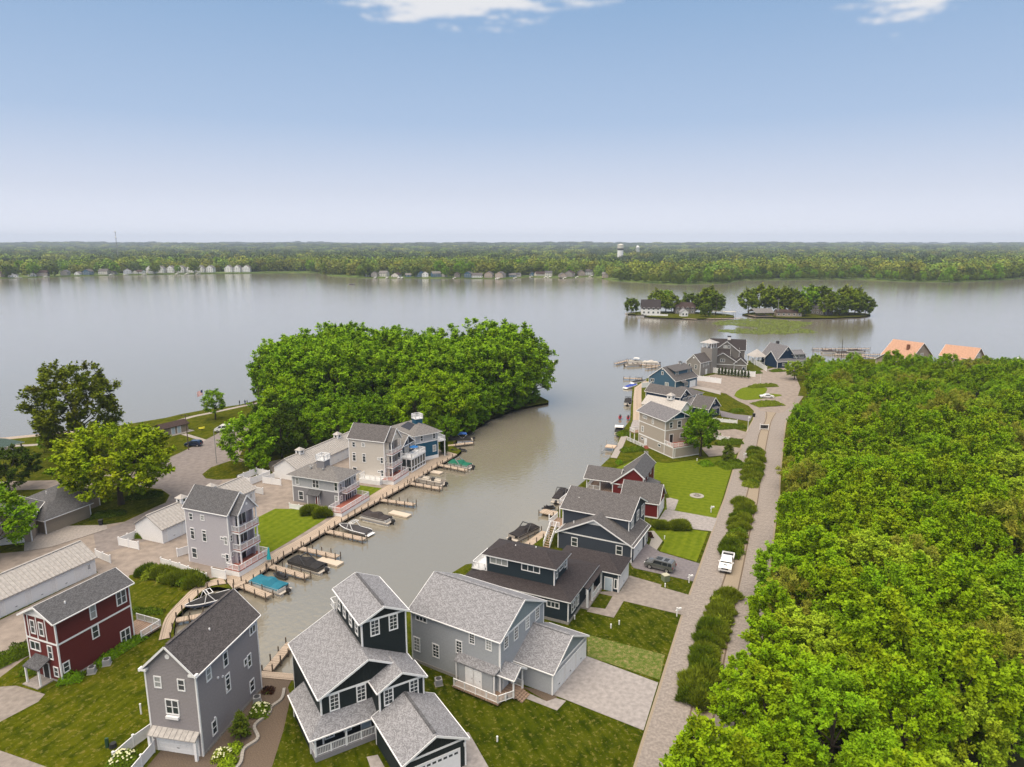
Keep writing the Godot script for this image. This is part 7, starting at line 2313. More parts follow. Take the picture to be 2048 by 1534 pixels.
# ---------------------------------------------------------------- docks, boats, street things
func waterside() -> void:
	var wy := -0.7
	var ds := [[-43.7, -100.1, -37.3, -96.2, "finger dock beside the teal covered pontoon"], [-40.6, -106.2, -33.2, -102.3, "finger dock under the black covered boat"], [-37.5, -112.9, -30.1, -109.6, "finger dock behind the black covered boat"], [-34.8, -120.4, -27.0, -116.7, "finger dock beside the grey wakeboard boat"], [-27.6, -136.3, -20.2, -133.7, "empty finger dock before the grey hip house"], [-23.2, -146.7, -15.7, -143.1, "finger dock beside the open tan pontoon"], [-17.9, -159.7, -10.9, -155.5, "finger dock beside the green covered boat"], [-17.7, -175.5, -10.7, -178.6, "finger dock beside the blue topped pontoon"], [-48.3, -89.3, -45.0, -90.6, "short dock in the basin by the navy boat"], [-31.0, -77.4, -30.0, -83.6, "dock running out from the mauve house garden"]]
	for d in ds:
		dock(Vector3(d[0], 0.0, d[1]), Vector3(d[2], 0.0, d[3]), 1.25, d[4])
	var a := heading(7.4, 3.9)
	pontoon("teal covered pontoon boat moored by the lavender house", Vector3(-38.4, wy, -99.6), a, ["cover_teal", 0.012, 0.13, 0.19], {"L": 7.2})
	jet_ski("black jet ski docked between teal and black boats", Vector3(-38.0, wy, -103.2), a, ["ski_black", 0.03, 0.03, 0.03])
	pontoon("black covered tritoon boat with dark arch", Vector3(-34.4, wy, -106.6), a, ["cover_black", 0.018, 0.017, 0.018], {"L": 7.6, "fence": 1, "arch": true})
	runabout("grey covered wakeboard boat with white tower", Vector3(-30.0, wy, -121.4), a, ["hull_grey", 0.12, 0.12, 0.13], ["cover_grey", 0.045, 0.042, 0.045], "white", 7.0)
	pontoon("dark covered pontoon moored at the grey hip house deck", Vector3(-26.6, wy, -126.6), a, ["cover_dark", 0.035, 0.028, 0.028], {"L": 7.0})
	pontoon("open tan pontoon boat with seats before the beige tower house", Vector3(-18.4, wy, -147.9), a, [], {"L": 7.4, "fence": 2})
	pontoon("green covered pontoon boat with folded pale frame", Vector3(-12.6, wy, -159.6), a, ["cover_green", 0.004, 0.11, 0.065], {"L": 6.6, "arch": true, "arch_mat": "chrome"})
	pontoon("black pontoon boat with blue bimini top", Vector3(-14.4, wy, -182.0), heading(1.0, -0.15), ["cover_black", 0.018, 0.017, 0.018], {"L": 7.0, "fence": 1, "bimini": true, "bimini_color": ["bimini_blue", 0.03, 0.10, 0.33]})
	for q in [[-15.4, -171.6], [-13.4, -172.6]]:
		jet_ski("dark covered jet ski near the teal house boardwalk", Vector3(q[0], wy, q[1]), heading(1, 0.3), ["ski_grey", 0.06, 0.06, 0.06])
	runabout("navy wakeboard boat with white tower in the basin", Vector3(-46.0, wy, -94.9), heading(3.7, -3.1), ["hull_navy", 0.01, 0.03, 0.09], ["cover_black", 0.018, 0.017, 0.018], "white", 6.8)
	for q in [[-31.2, -108.6, "pale floating swim platform behind the black boat"], [-22.6, -129.6, "pale floating platform beside the dark covered pontoon"], [-18.8, -155.6, "pale wood platform next to the green covered boat"]]:
		var t := thing("swim_platform", q[2], "platform", Vector3(q[0], wy + 0.2, q[1]), a, "floating platforms by the boats")
		var mb := MB.new()
		mb.box(Vector3.ZERO, Vector3(4.6, 0.3, 1.7))
		pb(t, "deck", mb, flat("platform", 0.48, 0.41, 0.33))
		var f := MB.new()
		for s in [-1.0, 1.0]:
			f.tube(Vector3(-2.2, -0.25, s * 0.6), Vector3(2.2, -0.25, s * 0.6), 0.2, 0.2, 8)
		pb(t, "float", f, M.black)
	# right bank
	dock(Vector3(2.4, 0, -113.6), Vector3(6.3, 0, -120.0), 1.6, "pale dock along the bank behind the slate blue house", "seawall docks of the right bank")
	pontoon("black covered pontoon moored behind the dark navy low house", Vector3(2.2, wy, -119.6), heading(-5.2, 6.0), ["cover_soft", 0.02, 0.017, 0.018], {"L": 7.2, "arch": true, "fence": 2})
	dock(Vector3(6.0, 0, -130.4), Vector3(8.8, 0, -128.8), 2.2, "low pale jet ski dock behind the slate blue house", "seawall docks of the right bank")
	jet_ski("black jet ski on the dock behind slate blue house", Vector3(7.4, wy + 0.3, -131.8), heading(1, -0.4), ["ski_black", 0.03, 0.03, 0.03])
	pontoon("black covered pontoon with tall frame by the red house porch", Vector3(10.4, wy, -138.4), heading(-2.4, 7.0), ["cover_soft", 0.02, 0.017, 0.018], {"L": 7.0, "arch": true})
	var lf := thing("boat_lift", "empty metal boat lift frame with tan canopy at the seawall", "boat lift", Vector3(25.6, wy, -172.6), heading(2.8, -6.6))
	var lm := MB.new()
	for q in [[-2.6, -1.5], [2.6, -1.5], [-2.6, 1.5], [2.6, 1.5]]:
		lm.tube(Vector3(q[0], -1.2, q[1]), Vector3(q[0], 2.4, q[1]), 0.08, 0.08, 6)
	for s in [-1.5, 1.5]:
		lm.bar(Vector3(-2.6, 0.5, s), Vector3(2.6, 0.5, s), 0.12, 0.16)
	for s in [-2.6, 2.6]:
		lm.bar(Vector3(s, 0.7, -1.5), Vector3(s, 0.7, 1.5), 0.12, 0.16)
	pb(lf, "frame", lm, M.ac_grey)
	var lc := MB.new()
	lc.box(Vector3(1.6, 0.95, 0), Vector3(2.4, 0.25, 2.6))
	pb(lf, "bunk_platform", lc, flat("canvas_tan", 0.5, 0.37, 0.27))
	pontoon("black and tan covered pontoon at the taupe house seawall", Vector3(31.0, wy, -190.6), heading(-3.0, 14.0), ["cover_black", 0.018, 0.017, 0.018], {"L": 7.4, "bimini": true})
	for q in [[33.8, -206.8], [36.2, -206.2]]:
		jet_ski("red and black jet ski at the far seawall walk", Vector3(q[0], wy + 0.3, q[1]), heading(-0.2, 1.0), ["ski_red", 0.3, 0.02, 0.02])
	pontoon("black covered pontoon under lift bows by the boardwalk lawn", Vector3(39.6, wy, -227.0), heading(-2.0, 9.0), ["cover_black", 0.018, 0.017, 0.018], {"L": 7.0, "arch": true})
	runabout("white runabout with royal blue cover panels", Vector3(45.4, wy, -254.0), heading(-5.0, 4.5), ["hull_white", 0.75, 0.75, 0.75], ["cover_royal", 0.03, 0.06, 0.30], "", 7.0)
	runabout("dark covered runabout with raised bimini behind blue boat", Vector3(50.0, wy, -262.5), heading(-5.0, 3.0), ["hull_white", 0.75, 0.75, 0.75], ["cover_black", 0.018, 0.017, 0.018], "dark_metal", 7.2)
	pontoon("pale pontoon boat with white canopy at the outer dock", Vector3(56.5, wy, -309.0), heading(1.0, 0.3), [], {"L": 7.4, "bimini": true})
	pontoon("tan pontoon boat moored at the outer dock end", Vector3(54.0, wy, -300.5), heading(-1.0, 0.35), [], {"L": 8.0, "fence": 2})
	pontoon("covered grey pontoon beside the outer dock", Vector3(63.0, wy, -305.5), heading(1.0, 0.1), ["cover_pale", 0.45, 0.42, 0.38], {"L": 7.4})
	for d in [[46.8, -303.3, 54.3, -313.0, "outer dock arm reaching into the lake"], [66.0, -298.6, 52.0, -302.0, "outer dock with pontoon boats"], [64.0, -296.0, 58.6, -292.6, "short outer dock near the greige house"], [52.0, -268.0, 45.0, -269.6, "stub dock behind the sea blue house"]]:
		dock(Vector3(d[0], 0, d[1]), Vector3(d[2], 0, d[3]), 1.6, d[4], "docks at the canal mouth")
	for d in [[172.0, -316.0, 160.0, -347.0, "long community dock spine on the lake"], [155.0, -347.5, 184.0, -348.0, "outer cross arm of the community dock"], [157.0, -329.0, 181.0, -329.0, "inner cross arm of the community dock"]]:
		dock(Vector3(d[0], 0, d[1]), Vector3(d[2], 0, d[3]), 1.6, d[4], "community dock on the lake")
	for q in [[158.5, -337.0, "dark covered pontoon on the community dock"], [172.5, -339.0, "black pontoon across the community dock"], [163.5, -332.5, "grey pontoon at the inner community dock arm"]]:
		pontoon(q[2], Vector3(q[0], wy, q[1]), heading(1.0, 0.05), ["cover_dark", 0.035, 0.028, 0.028], {"L": 8.0})
	for q in [[232.0, -309.0, "black covered boat by the orange roofed house"], [226.0, -303.0, "second covered boat by the orange roofed house"], [236.0, -303.5, "pale pontoon by the orange roofed house"]]:
		pontoon(q[2], Vector3(q[0], wy, q[1]), heading(1.0, 0.5), ["cover_black", 0.018, 0.017, 0.018], {"L": 8.5, "bimini": true})
	pontoon("small blue and white pontoon boat cruising out of the canal", Vector3(17.4, wy, -299.4), heading(0.1, 1.0), [], {"L": 6.6, "bimini": true, "bimini_color": ["bimini_grey", 0.5, 0.5, 0.5]})
	runabout("dark speedboat crossing the open lake", Vector3(-214.0, wy, -920.0), heading(-1.0, 0.1), ["hull_dark", 0.06, 0.06, 0.07], ["cover_grey", 0.045, 0.042, 0.045], "", 8.0)

func street_things() -> void:
	ac_unit(Vector3(-52.9, 0.05, -76.9), "grey air conditioner by the dark red house wall")
	ac_unit(Vector3(-52.0, 0.05, -78.6), "second grey air conditioner by the dark red house wall")
	ac_unit(Vector3(-30.0, 0.05, -71.2), "black air conditioner beside the mauve house rear corner")
	ac_unit(Vector3(-9.0, 0.05, -74.6), "dark air conditioner beside the silver blue house")
	ac_unit(Vector3(34.4, 0.05, -167.8), "grey air conditioner beside the taupe house podium")
	fence("white fence section running to the mauve house garage", [[-41.3, -61.5], [-40.6, -64.0], [-39.4, -66.6]], 1.3)
	fence("white fence by the mauve house driveway", [[-38.4, -59.0], [-38.0, -63.2]], 1.3)
	fence("white corner fence beside the small white garage", [[-65.9, -112.2], [-70.4, -114.0], [-69.0, -117.2]], 1.4)
	fence("white fence panel behind the lavender house", [[-57.7, -109.4], [-55.6, -111.6]], 1.4)
	fence("white stepped fence along the hedge near lavender house", [[-48.9, -100.8], [-54.9, -104.4], [-59.0, -106.4]], 1.2)
	fence("white fence stub between deck and basin", [[-48.6, -102.2], [-46.0, -101.2]], 1.5)
	fence("white fence panel at the long garage end", [[-67.9, -107.0], [-71.7, -109.3]], 1.3)
	fence("white walled bin enclosure by the thicket", [[-62.2, -147.0], [-58.6, -145.2], [-56.0, -150.4], [-59.8, -152.4], [-62.2, -147.0]], 1.5)
	fence("white fence by the long rear garage", [[-54.6, -149.2], [-56.2, -146.4], [-51.6, -144.8]], 1.4)
	fence("white fence panel by the middle garage", [[-55.6, -140.2], [-53.6, -139.2]], 1.4)
	fence("low white fence joining the grey house deck", [[-45.4, -131.4], [-41.0, -129.8], [-36.2, -128.0]], 1.0)
	fence("tall white fence behind the sea blue house drive", [[70.6, -266.6], [73.2, -264.0], [80.6, -258.0]], 2.0)
	fence("tall white fence with arborvitae before the brown house", [[83.2, -281.4], [88.0, -276.6], [98.4, -271.2]], 2.2)
	fence("long white fence running down to the lake", [[109.0, -307.0], [107.6, -283.6]], 2.0)
	fence("low white rail fence before the navy house hedge", [[60.2, -201.6], [63.6, -200.0], [67.6, -198.4]], 1.0)
	fence("short white fence between the taupe house drives", [[56.4, -181.6], [59.4, -180.0]], 1.0)
	fence("white privacy fence by the far boardwalk", [[48.6, -250.2], [52.4, -251.6]], 1.9)
	mailbox("white mailbox at the tan driveway mouth", 23.9, -90.2, 0.4)
	mailbox("white mailbox at the dark driveway mouth", 28.2, -100.2, 0.4)
	mailbox("white mailbox at the striped lawn by red garage", 40.0, -129.2, 0.4)
	mailbox("white mailbox by the rounded lane hedge", 58.4, -164.6, 0.4)
	for q in [[13.9, -87.1, "white utility stub on lawn beside silver blue garage"], [15.2, -88.0, "white utility stub near the tan front walk"], [9.0, -89.4, "white utility stub by the navy low house corner"], [27.9, -116.6, "white utility stub on the lawn by flagstones"], [-1.6, -64.8, "white utility stub on the lawn before the silver blue house"], [24.1, -98.8, "white utility stub beside the green box"], [46.0, -162.4, "white utility stub before the taupe podium"]]:
		bollard(q[2], q[0], q[1])
	var tb := thing("transformer_box", "pale green utility box on the lawn by the dark driveway", "utility box", Vector3(24.6, 0.04, -100.9), 0.4)
	var mb := MB.new()
	mb.box(Vector3(0, 0.5, 0), Vector3(1.0, 1.0, 0.95))
	pb(tb, "cabinet", mb, flat("box_green", 0.16, 0.19, 0.12))
	var ml := MB.new()
	ml.box(Vector3(0, 1.02, 0), Vector3(1.06, 0.1, 1.0))
	pb(tb, "lid", ml, flat("box_lid", 0.38, 0.37, 0.28))
	var tp := thing("utility_box", "green utility pedestal and black cap on the lower lawn", "utility box", Vector3(-43.4, 0.05, -63.9), 0.2)
	var m2 := MB.new()
	m2.box(Vector3(0, 0.55, 0), Vector3(0.28, 1.1, 0.28))
	pb(tp, "pedestal", m2, flat("box_dark_green", 0.02, 0.06, 0.03))
	var m3 := MB.new()
	m3.tube(Vector3(0.6, 0, 0.1), Vector3(0.6, 0.5, 0.1), 0.4, 0.32, 10)
	pb(tp, "cap", m3, M.black)
	bollard("thin white marker pipe on the lawn by the mauve house", -42.6, -69.2, 1.3)
	for q in [[-78.9, -122.9, "dark wheeled bin at the ranch driveway"], [75.4, -206.4, "black wheeled bin by the navy house drive"]]:
		var b := thing("wheeled_bin", q[2], "bin", Vector3(q[0], 0.07, q[1]), 0.2, "wheeled bins")
		var bm := MB.new()
		bm.loft([[Vector3(-0.25, 0.05, 0.27), Vector3(0.25, 0.05, 0.27), Vector3(0.25, 0.05, -0.27), Vector3(-0.25, 0.05, -0.27)], [Vector3(-0.32, 1.0, 0.36), Vector3(0.32, 1.0, 0.36), Vector3(0.32, 1.0, -0.36), Vector3(-0.32, 1.0, -0.36)]])
		pb(b, "body", bm, M.black)
		var bl := MB.new()
		bl.box(Vector3(0, 1.04, 0), Vector3(0.7, 0.08, 0.78))
		pb(b, "lid", bl, M.dark_metal)
	var sg := thing("entrance_sign", "white framed entrance sign with round black emblem in the median", "sign", Vector3(73.1, 0.04, -191.2), -0.2)
	var s1 := MB.new()
	for x in [-1.15, 1.15]:
		s1.box(Vector3(x, 0.9, 0), Vector3(0.2, 1.8, 0.2))
	s1.box(Vector3(0, 1.55, 0), Vector3(2.2, 0.14, 0.14))
	s1.box(Vector3(0, 0.35, 0), Vector3(2.2, 0.14, 0.14))
	pb(sg, "frame", s1, M.white)
	var s2 := MB.new()
	s2.box(Vector3(0, 0.95, 0), Vector3(2.1, 1.1, 0.06))
	pb(sg, "panel", s2, M.dark_metal)
	var s3 := MB.new()
	s3.tube(Vector3(0, 0.95, 0.03), Vector3(0, 0.95, 0.08), 0.45, 0.45, 18)
	pb(sg, "emblem", s3, M.black)
	pole("dark utility pole beside the blue hatchback", -84.8, -171.9, 9.6)
	pole("dark utility pole on the lawn by the lakeside path", -82.0, -215.6, 9.0, false)
	pole("pale lamp pole against the thicket at the car park", -72.6, -160.4, 8.4, false, 0.1, "ac_grey")
	pole("thin wooden utility pole by the far lawn", 142.4, -291.5, 12.6, false, 0.13, "bark")
	pole("short wooden pole by the lake docks", 133.8, -300.0, 7.0, true, 0.1, "bark")
	pole("white slim pole at the cul de sac island", 93.6, -252.0, 5.4, false, 0.06, "white")
	var lp := thing("street_lamp", "white slim lamp post by the lane and low hedge", "street lamp", Vector3(67.9, 0.05, -189.9), 0.0)
	var l1 := MB.new()
	l1.tube(Vector3(0, 0, 0), Vector3(0, 3.9, 0), 0.09, 0.07, 8)
	pb(lp, "shaft", l1, M.white)
	var l2 := MB.new()
	l2.box(Vector3(0.2, 4.05, 0), Vector3(0.5, 0.35, 0.3))
	pb(lp, "lamp_head", l2, M.white)
	# flag on the shore
	var fp := thing("flagpole", "flagpole flying a striped flag with blue canton on the shore", "flagpole", Vector3(-98.6, 0.0, -212.5), 0.0)
	var f1 := MB.new()
	f1.tube(Vector3(0, 0, 0), Vector3(0, 7.6, 0), 0.06, 0.04, 7)
	pb(fp, "pole", f1, M.chrome)
	for i in 13:
		var st := MB.new()
		for k in 6:
			var x0 := -k * 0.3
			var w0 := 0.12 * sin(k * 1.1)
			var w1 := 0.12 * sin((k + 1) * 1.1)
			var y1 := 7.4 - i * 0.12 - k * 0.14
			if i < 7 and k < 2:
				continue
			st.quad(Vector3(x0, y1 - 0.12, w0), Vector3(x0 - 0.3, y1 - 0.26, w1), Vector3(x0 - 0.3, y1 - 0.14, w1), Vector3(x0, y1, w0))
		pb(fp, "flag_stripe", st, flat("flag_red", 0.45, 0.03, 0.05) if i % 2 == 0 else M.white)
	var cn := MB.new()
	for k in 2:
		var x0 := -k * 0.3
		cn.quad(Vector3(x0, 6.56 - k * 0.14, 0.12 * sin(k * 1.1)), Vector3(x0 - 0.3, 6.42 - k * 0.14, 0.12 * sin((k + 1) * 1.1)), Vector3(x0 - 0.3, 7.26 - k * 0.14, 0.12 * sin((k + 1) * 1.1)), Vector3(x0, 7.4 - k * 0.14, 0.12 * sin(k * 1.1)))
	pb(fp, "flag_canton", cn, flat("flag_blue", 0.01, 0.02, 0.12))
	var gr := thing("park_grill", "black charcoal grill on a post by the picnic shelter", "grill", Vector3(-127.8, 0, -167.4), 0.0)
	var g1 := MB.new()
	g1.tube(Vector3(0, 0, 0), Vector3(0, 0.9, 0), 0.06, 0.06, 6)
	pb(gr, "post", g1, M.black)
	var g2 := MB.new()
	g2.box(Vector3(0, 1.05, 0), Vector3(0.9, 0.35, 0.6))
	pb(gr, "fire_box", g2, M.black)
	var sw := thing("info_shelter", "small dark roofed information shelter at the edge of the wooded point", "shelter", Vector3(-81.6, 0, -220.8), 0.3)
	slab(sw, "roof", [Vector3(-1.6, 2.6, -1.0), Vector3(-1.6, 2.3, 1.0), Vector3(1.6, 2.3, 1.0), Vector3(1.6, 2.6, -1.0)], 0.2, M.black)
	posts(sw, "post", [[-1.3, 0], [1.3, 0]], 0, 2.4, 0.16, "post_wood")
	var sb := MB.new()
	sb.box(Vector3(0, 1.3, 0), Vector3(2.4, 1.2, 0.1))
	pb(sw, "notice_board", sb, M.white)
	var pg := thing("spring_rider", "small yellow playground rider on the park lawn", "playground toy", Vector3(-89.9, 0, -191.2), 0.0)
	var p1 := MB.new()
	p1.loft([[Vector3(-0.9, 0.5, 0.2), Vector3(-0.9, 0.5, -0.2), Vector3(-0.9, 0.8, 0)], [Vector3(0, 0.4, 0.3), Vector3(0, 0.4, -0.3), Vector3(0, 0.9, 0)], [Vector3(0.9, 0.6, 0.15), Vector3(0.9, 0.6, -0.15), Vector3(0.9, 1.2, 0)]])
	pb(pg, "body", p1, flat("toy_yellow", 0.45, 0.42, 0.02))
	var p2 := MB.new()
	p2.tube(Vector3(0, 0, 0), Vector3(0, 0.5, 0), 0.18, 0.18, 8)
	pb(pg, "spring", p2, M.black)
	var tl := thing("patio_umbrella", "closed turquoise umbrella beside the lavender house deck", "umbrella", Vector3(-41.2, 0.1, -107.4), 0.0)
	var t1 := MB.new()
	t1.tube(Vector3(0, 0.5, 0), Vector3(0, 2.6, 0), 0.38, 0.08, 8)
	pb(tl, "canopy", t1, flat("turquoise", 0.02, 0.38, 0.42))
	var t2 := MB.new()
	t2.tube(Vector3(0, 0, 0), Vector3(0, 2.7, 0), 0.04, 0.04, 6)
	pb(tl, "pole", t2, M.chrome)
	var fr := thing("fire_pit", "stone ringed fire pit with white chairs on the striped lawn", "fire pit", Vector3(39.6, 0.05, -138.4), 0.0)
	var fm := MB.new()
	fm.tube(Vector3(0, 0, 0), Vector3(0, 0.08, 0), 1.5, 1.5, 18)
	pb(fr, "gravel_ring", fm, M.stone)
	for i in 12:
		var an := TAU * i / 12.0
		var sm := MB.new()
		sm.box(Vector3(cos(an) * 0.6, 0.2, sin(an) * 0.6), Vector3(0.25, 0.3, 0.25), Basis(Vector3.UP, -an))
		pb(fr, "stone", sm, M.stone)

# ---------------------------------------------------------------- far shore, islands, hills
var far_line := [[-4200, -1500], [-2400, -1200], [-1400, -1090], [-1000, -1050], [-800, -1080], [-700, -1186], [-545, -1246], [-362, -1289], [-308, -1167], [-242, -1098], [-97, -1082], [-11, -1066], [30, -1131], [84, -1082], [130, -1150], [150, -1008], [218, -920], [292, -943], [338, -1022], [515, -1051], [560, -994], [616, -968], [723, -1022], [803, -1082], [1100, -1120], [1600, -1150], [2600, -1260], [4200, -1600]]

func shore_z(x: float) -> float:
	for i in far_line.size() - 1:
		if x >= far_line[i][0] and x <= far_line[i + 1][0]:
			return lerpf(far_line[i][1], far_line[i + 1][1], (x - far_line[i][0]) / float(far_line[i + 1][0] - far_line[i][0]))
	return -1600.0

var hill_noise := FastNoiseLite.new()

func far_height(x: float, d: float) -> float:
	# d: metres behind the shore line
	var h := 0.4 + minf(d, 60.0) * 0.03
	var k := smoothstep(1800.0, 6500.0, d)
	h += k * (36.0 + 42.0 * hill_noise.get_noise_2d(x * 0.35, d * 0.7))
	h += smoothstep(700.0, 2200.0, d) * 6.0 * hill_noise.get_noise_2d(x * 1.5 + 900.0, d * 1.5)
	return h

func far_point(x: float, d: float) -> Vector3:
	var xx := x * (1.0 + d / 1150.0)
	return Vector3(xx, far_height(xx, d), shore_z(x) - d)

func far_country() -> void:
	hill_noise.seed = 3
	hill_noise.frequency = 0.0009
	hill_noise.fractal_octaves = 4
	var xs := []
	for i in far_line.size() - 1:
		var n := int(maxf(1.0, absf(far_line[i + 1][0] - far_line[i][0]) / 60.0))
		for k in n:
			xs.append(lerpf(far_line[i][0], far_line[i + 1][0], float(k) / n))
	xs.append(4200.0)
	var dd := [0.0, 12.0, 60.0, 160.0, 320.0, 560.0, 900.0, 1400.0, 2000.0, 2800.0, 3600.0, 4500.0, 5500.0, 6600.0, 8000.0, 10000.0]
	var st := SurfaceTool.new()
	st.begin(Mesh.PRIMITIVE_TRIANGLES)
	st.set_smooth_group(0)
	for i in xs.size() - 1:
		var a := far_point(xs[i], 0.0)
		var b := far_point(xs[i + 1], 0.0)
		for p in [a, b, b - Vector3(0, 2, 0), a, b - Vector3(0, 2, 0), a - Vector3(0, 2, 0)]:
			st.add_vertex(p)
		for j in dd.size() - 1:
			var q := [far_point(xs[i], dd[j]), far_point(xs[i + 1], dd[j]), far_point(xs[i + 1], dd[j + 1]), far_point(xs[i], dd[j + 1])]
			for k in [0, 2, 1, 0, 3, 2]:
				st.add_vertex(q[k])
	st.generate_normals()
	structure("terrain", st.commit(), M.far_land)
	var r := RandomNumberGenerator.new()
	r.seed = 99
	# front row of single trees along the far shore
	var n := 0
	for i in 322:
		var x := lerpf(-960.0, 960.0, (i + r.randf() * 0.9) / 250.0) if i < 250 else lerpf(155.0, 800.0, (i - 250 + r.randf()) / 80.0)
		var low := x > 150 and x < 760
		var d := r.randf_range(2.0, 26.0) if low else (r.randf_range(24.0, 90.0) if r.randf() < 0.85 else r.randf_range(3.0, 10.0))
		if i >= 250:
			d = r.randf_range(0.5, 4.0)
		if x < -330 and r.randf() < 0.35:
			continue
		var p := far_point(x, d)
		var k: String = ["far_a", "far_b", "far_c"][r.randi() % 3]
		var s := r.randf_range(0.5, 0.8) if low and d < 22 else r.randf_range(0.7, 1.3)
		if i >= 250:
			s = r.randf_range(0.35, 0.6)
		var t := tree(k, p.x, p.z, s, "leafy tree on the far lake shore", "trees along the far shore")
		t.position.y = p.y - 0.3
		n += 1
	# the woods behind, as one mass
	var lm := Leaves.new()
	var rr := RandomNumberGenerator.new()
	rr.seed = 6
	for i in 34:
		var yy := lerpf(-0.8, 1.0, i / 34.0)
		var an := i * 2.4
		var q := sqrt(maxf(0.05, 1.0 - yy * yy))
		var c := Vector3(cos(an) * q * 6.5, 7.5 + yy * 6.5, sin(an) * q * 6.5)
		var tone := rr.randf_range(0.8, 1.2)
		for k in 14:
			var nn := (Vector3(cos(an) * q, yy, sin(an) * q) + Vector3.UP * 0.5 + rv(rr)).normalized()
			var d := rv(rr)
			d = (d - nn * d.dot(nn)).normalized()
			var kk := tone * rr.randf_range(0.8, 1.2)
			lm.leaf(c + rv(rr) * 2.6, d, nn, rr.randf_range(1.8, 3.0), rr.randf_range(1.4, 2.2), Color(kk, kk, kk))
	var mesh := lm.done()
	var xf := []
	var cols := []
	var patch := FastNoiseLite.new()
	patch.seed = 12
	patch.frequency = 0.0035
	var tries := 0
	while xf.size() < 12000 and tries < 90000:
		tries += 1
		var d := 40.0 + 5200.0 * pow(r.randf(), 1.9)
		var x := r.randf_range(-960.0, 960.0)
		var p := far_point(x, d)
		var field := patch.get_noise_2d(p.x, p.z * 2.0)
		if field > (0.22 if d < 400 else (0.06 if d < 2500 else 0.25)):
			continue
		if d < 420.0 and x < -330.0 and r.randf() < 0.45:
			continue
		var s := r.randf_range(0.65, 1.55) * (1.0 + d / 1800.0)
		var b := Basis(Vector3.UP, r.randf() * TAU).scaled(Vector3(s, minf(s, 1.35) * r.randf_range(0.75, 1.25), s))
		xf.append(Transform3D(b, p - Vector3(0, 0.5, 0)))
		var tn := r.randf_range(0.6, 1.35)
		if patch.get_noise_2d(p.x * 0.6 + 400.0, p.z * 3.0) > -0.08 and d > 260.0:
			cols.append(Color(0.055 * tn, 0.085 * tn, 0.028 * tn))
		else:
			cols.append(Color(0.165 * tn * r.randf_range(0.75, 1.2), 0.205 * tn, 0.03 * tn))
	# distant hills: broader crowns
	for i in 5200:
		var d := r.randf_range(3000.0, 9800.0)
		var x := r.randf_range(-900.0, 900.0)
		var p := far_point(x, d)
		if patch.get_noise_2d(p.x * 0.5, p.z) > 0.28:
			continue
		var s := r.randf_range(3.5, 7.0)
		xf.append(Transform3D(Basis(Vector3.UP, r.randf() * TAU).scaled(Vector3(s, r.randf_range(0.8, 1.3), s)), p - Vector3(0, 1.0, 0)))
		var tn := r.randf_range(0.8, 1.15)
		cols.append(Color(0.05 * tn, 0.078 * tn, 0.026 * tn))
	var mm := MultiMesh.new()
	mm.transform_format = MultiMesh.TRANSFORM_3D
	mm.use_colors = true
	mm.mesh = mesh
	mm.instance_count = xf.size()
	for i in xf.size():
		mm.set_instance_transform(i, xf[i])
		mm.set_instance_color(i, cols[i])
	var mi := MultiMeshInstance3D.new()
	mi.multimesh = mm
	mi.material_override = M.leaf_far_wood
	mi.name = "woodland"
	mi.set_meta("kind", "stuff")
	tag(mi, "mass of green woods covering the country beyond the lake", "woodland")
	add_child(mi)
	far_houses(r)
	# towers
	var wt := thing("water_tower", "broad pale water tower with dark band above the far trees", "water tower", Vector3(276, 0, -1770), 0.0)
	var w1 := MB.new()
	w1.tube(Vector3(0, 0, 0), Vector3(0, 36, 0), 7.6, 7.6, 24)
	pb(wt, "base", w1, M.white)
	var w2 := MB.new()
	w2.tube(Vector3(0, 36, 0), Vector3(0, 41, 0), 7.7, 8.0, 24)
	pb(wt, "band", w2, M.dark_metal)
	var w3 := MB.new()
	w3.tube(Vector3(0, 41, 0), Vector3(0, 50, 0), 8.0, 8.0, 24)
	w3.tube(Vector3(0, 50, 0), Vector3(0, 52.5, 0), 8.0, 1.0, 24)
	pb(wt, "tank", w3, M.cream)
	var wp := thing("water_tower", "small white domed water tower on legs in the distance", "water tower", Vector3(470, 0, -2600), 0.0)
	var v1 := MB.new()
	for i in 6:
		var an := TAU * i / 6.0
		v1.tube(Vector3(cos(an) * 7, 0, sin(an) * 7), Vector3(cos(an) * 5.5, 36, sin(an) * 5.5), 0.6, 0.6, 6)
	v1.tube(Vector3(0, 0, 0), Vector3(0, 36, 0), 1.2, 1.2, 8)
	pb(wp, "legs", v1, M.white)
	var v2 := MB.new()
	v2.tube(Vector3(0, 33, 0), Vector3(0, 37, 0), 3.5, 6.5, 20)
	v2.tube(Vector3(0, 37, 0), Vector3(0, 42, 0), 6.5, 6.5, 20)
	v2.tube(Vector3(0, 42, 0), Vector3(0, 45.5, 0), 6.5, 1.5, 20)
	pb(wp, "tank", v2, M.white)
	var rt := thing("radio_mast", "tall thin radio mast with dishes above the far shore", "radio mast", Vector3(-985, 0, -1735), 0.4)
	var m1 := MB.new()
	for q in [[1.3, 0.0], [-0.65, 1.1], [-0.65, -1.1]]:
		m1.tube(Vector3(q[0], 0, q[1]), Vector3(q[0] * 0.5, 84, q[1] * 0.5), 0.28, 0.22, 5)
	for i in 28:
		var y := i * 3.0
		var k := 1.0 - 0.5 * y / 84.0
		m1.bar(Vector3(1.3 * k, y, 0), Vector3(-0.65 * k, y + 3, 1.1 * k), 0.16, 0.16)
		m1.bar(Vector3(-0.65 * k, y, 1.1 * k), Vector3(-0.65 * k, y + 3, -1.1 * k), 0.16, 0.16)
		m1.bar(Vector3(-0.65 * k, y, -1.1 * k), Vector3(1.3 * k, y + 3, 0), 0.16, 0.16)
	pb(rt, "lattice", m1, M.ac_grey)
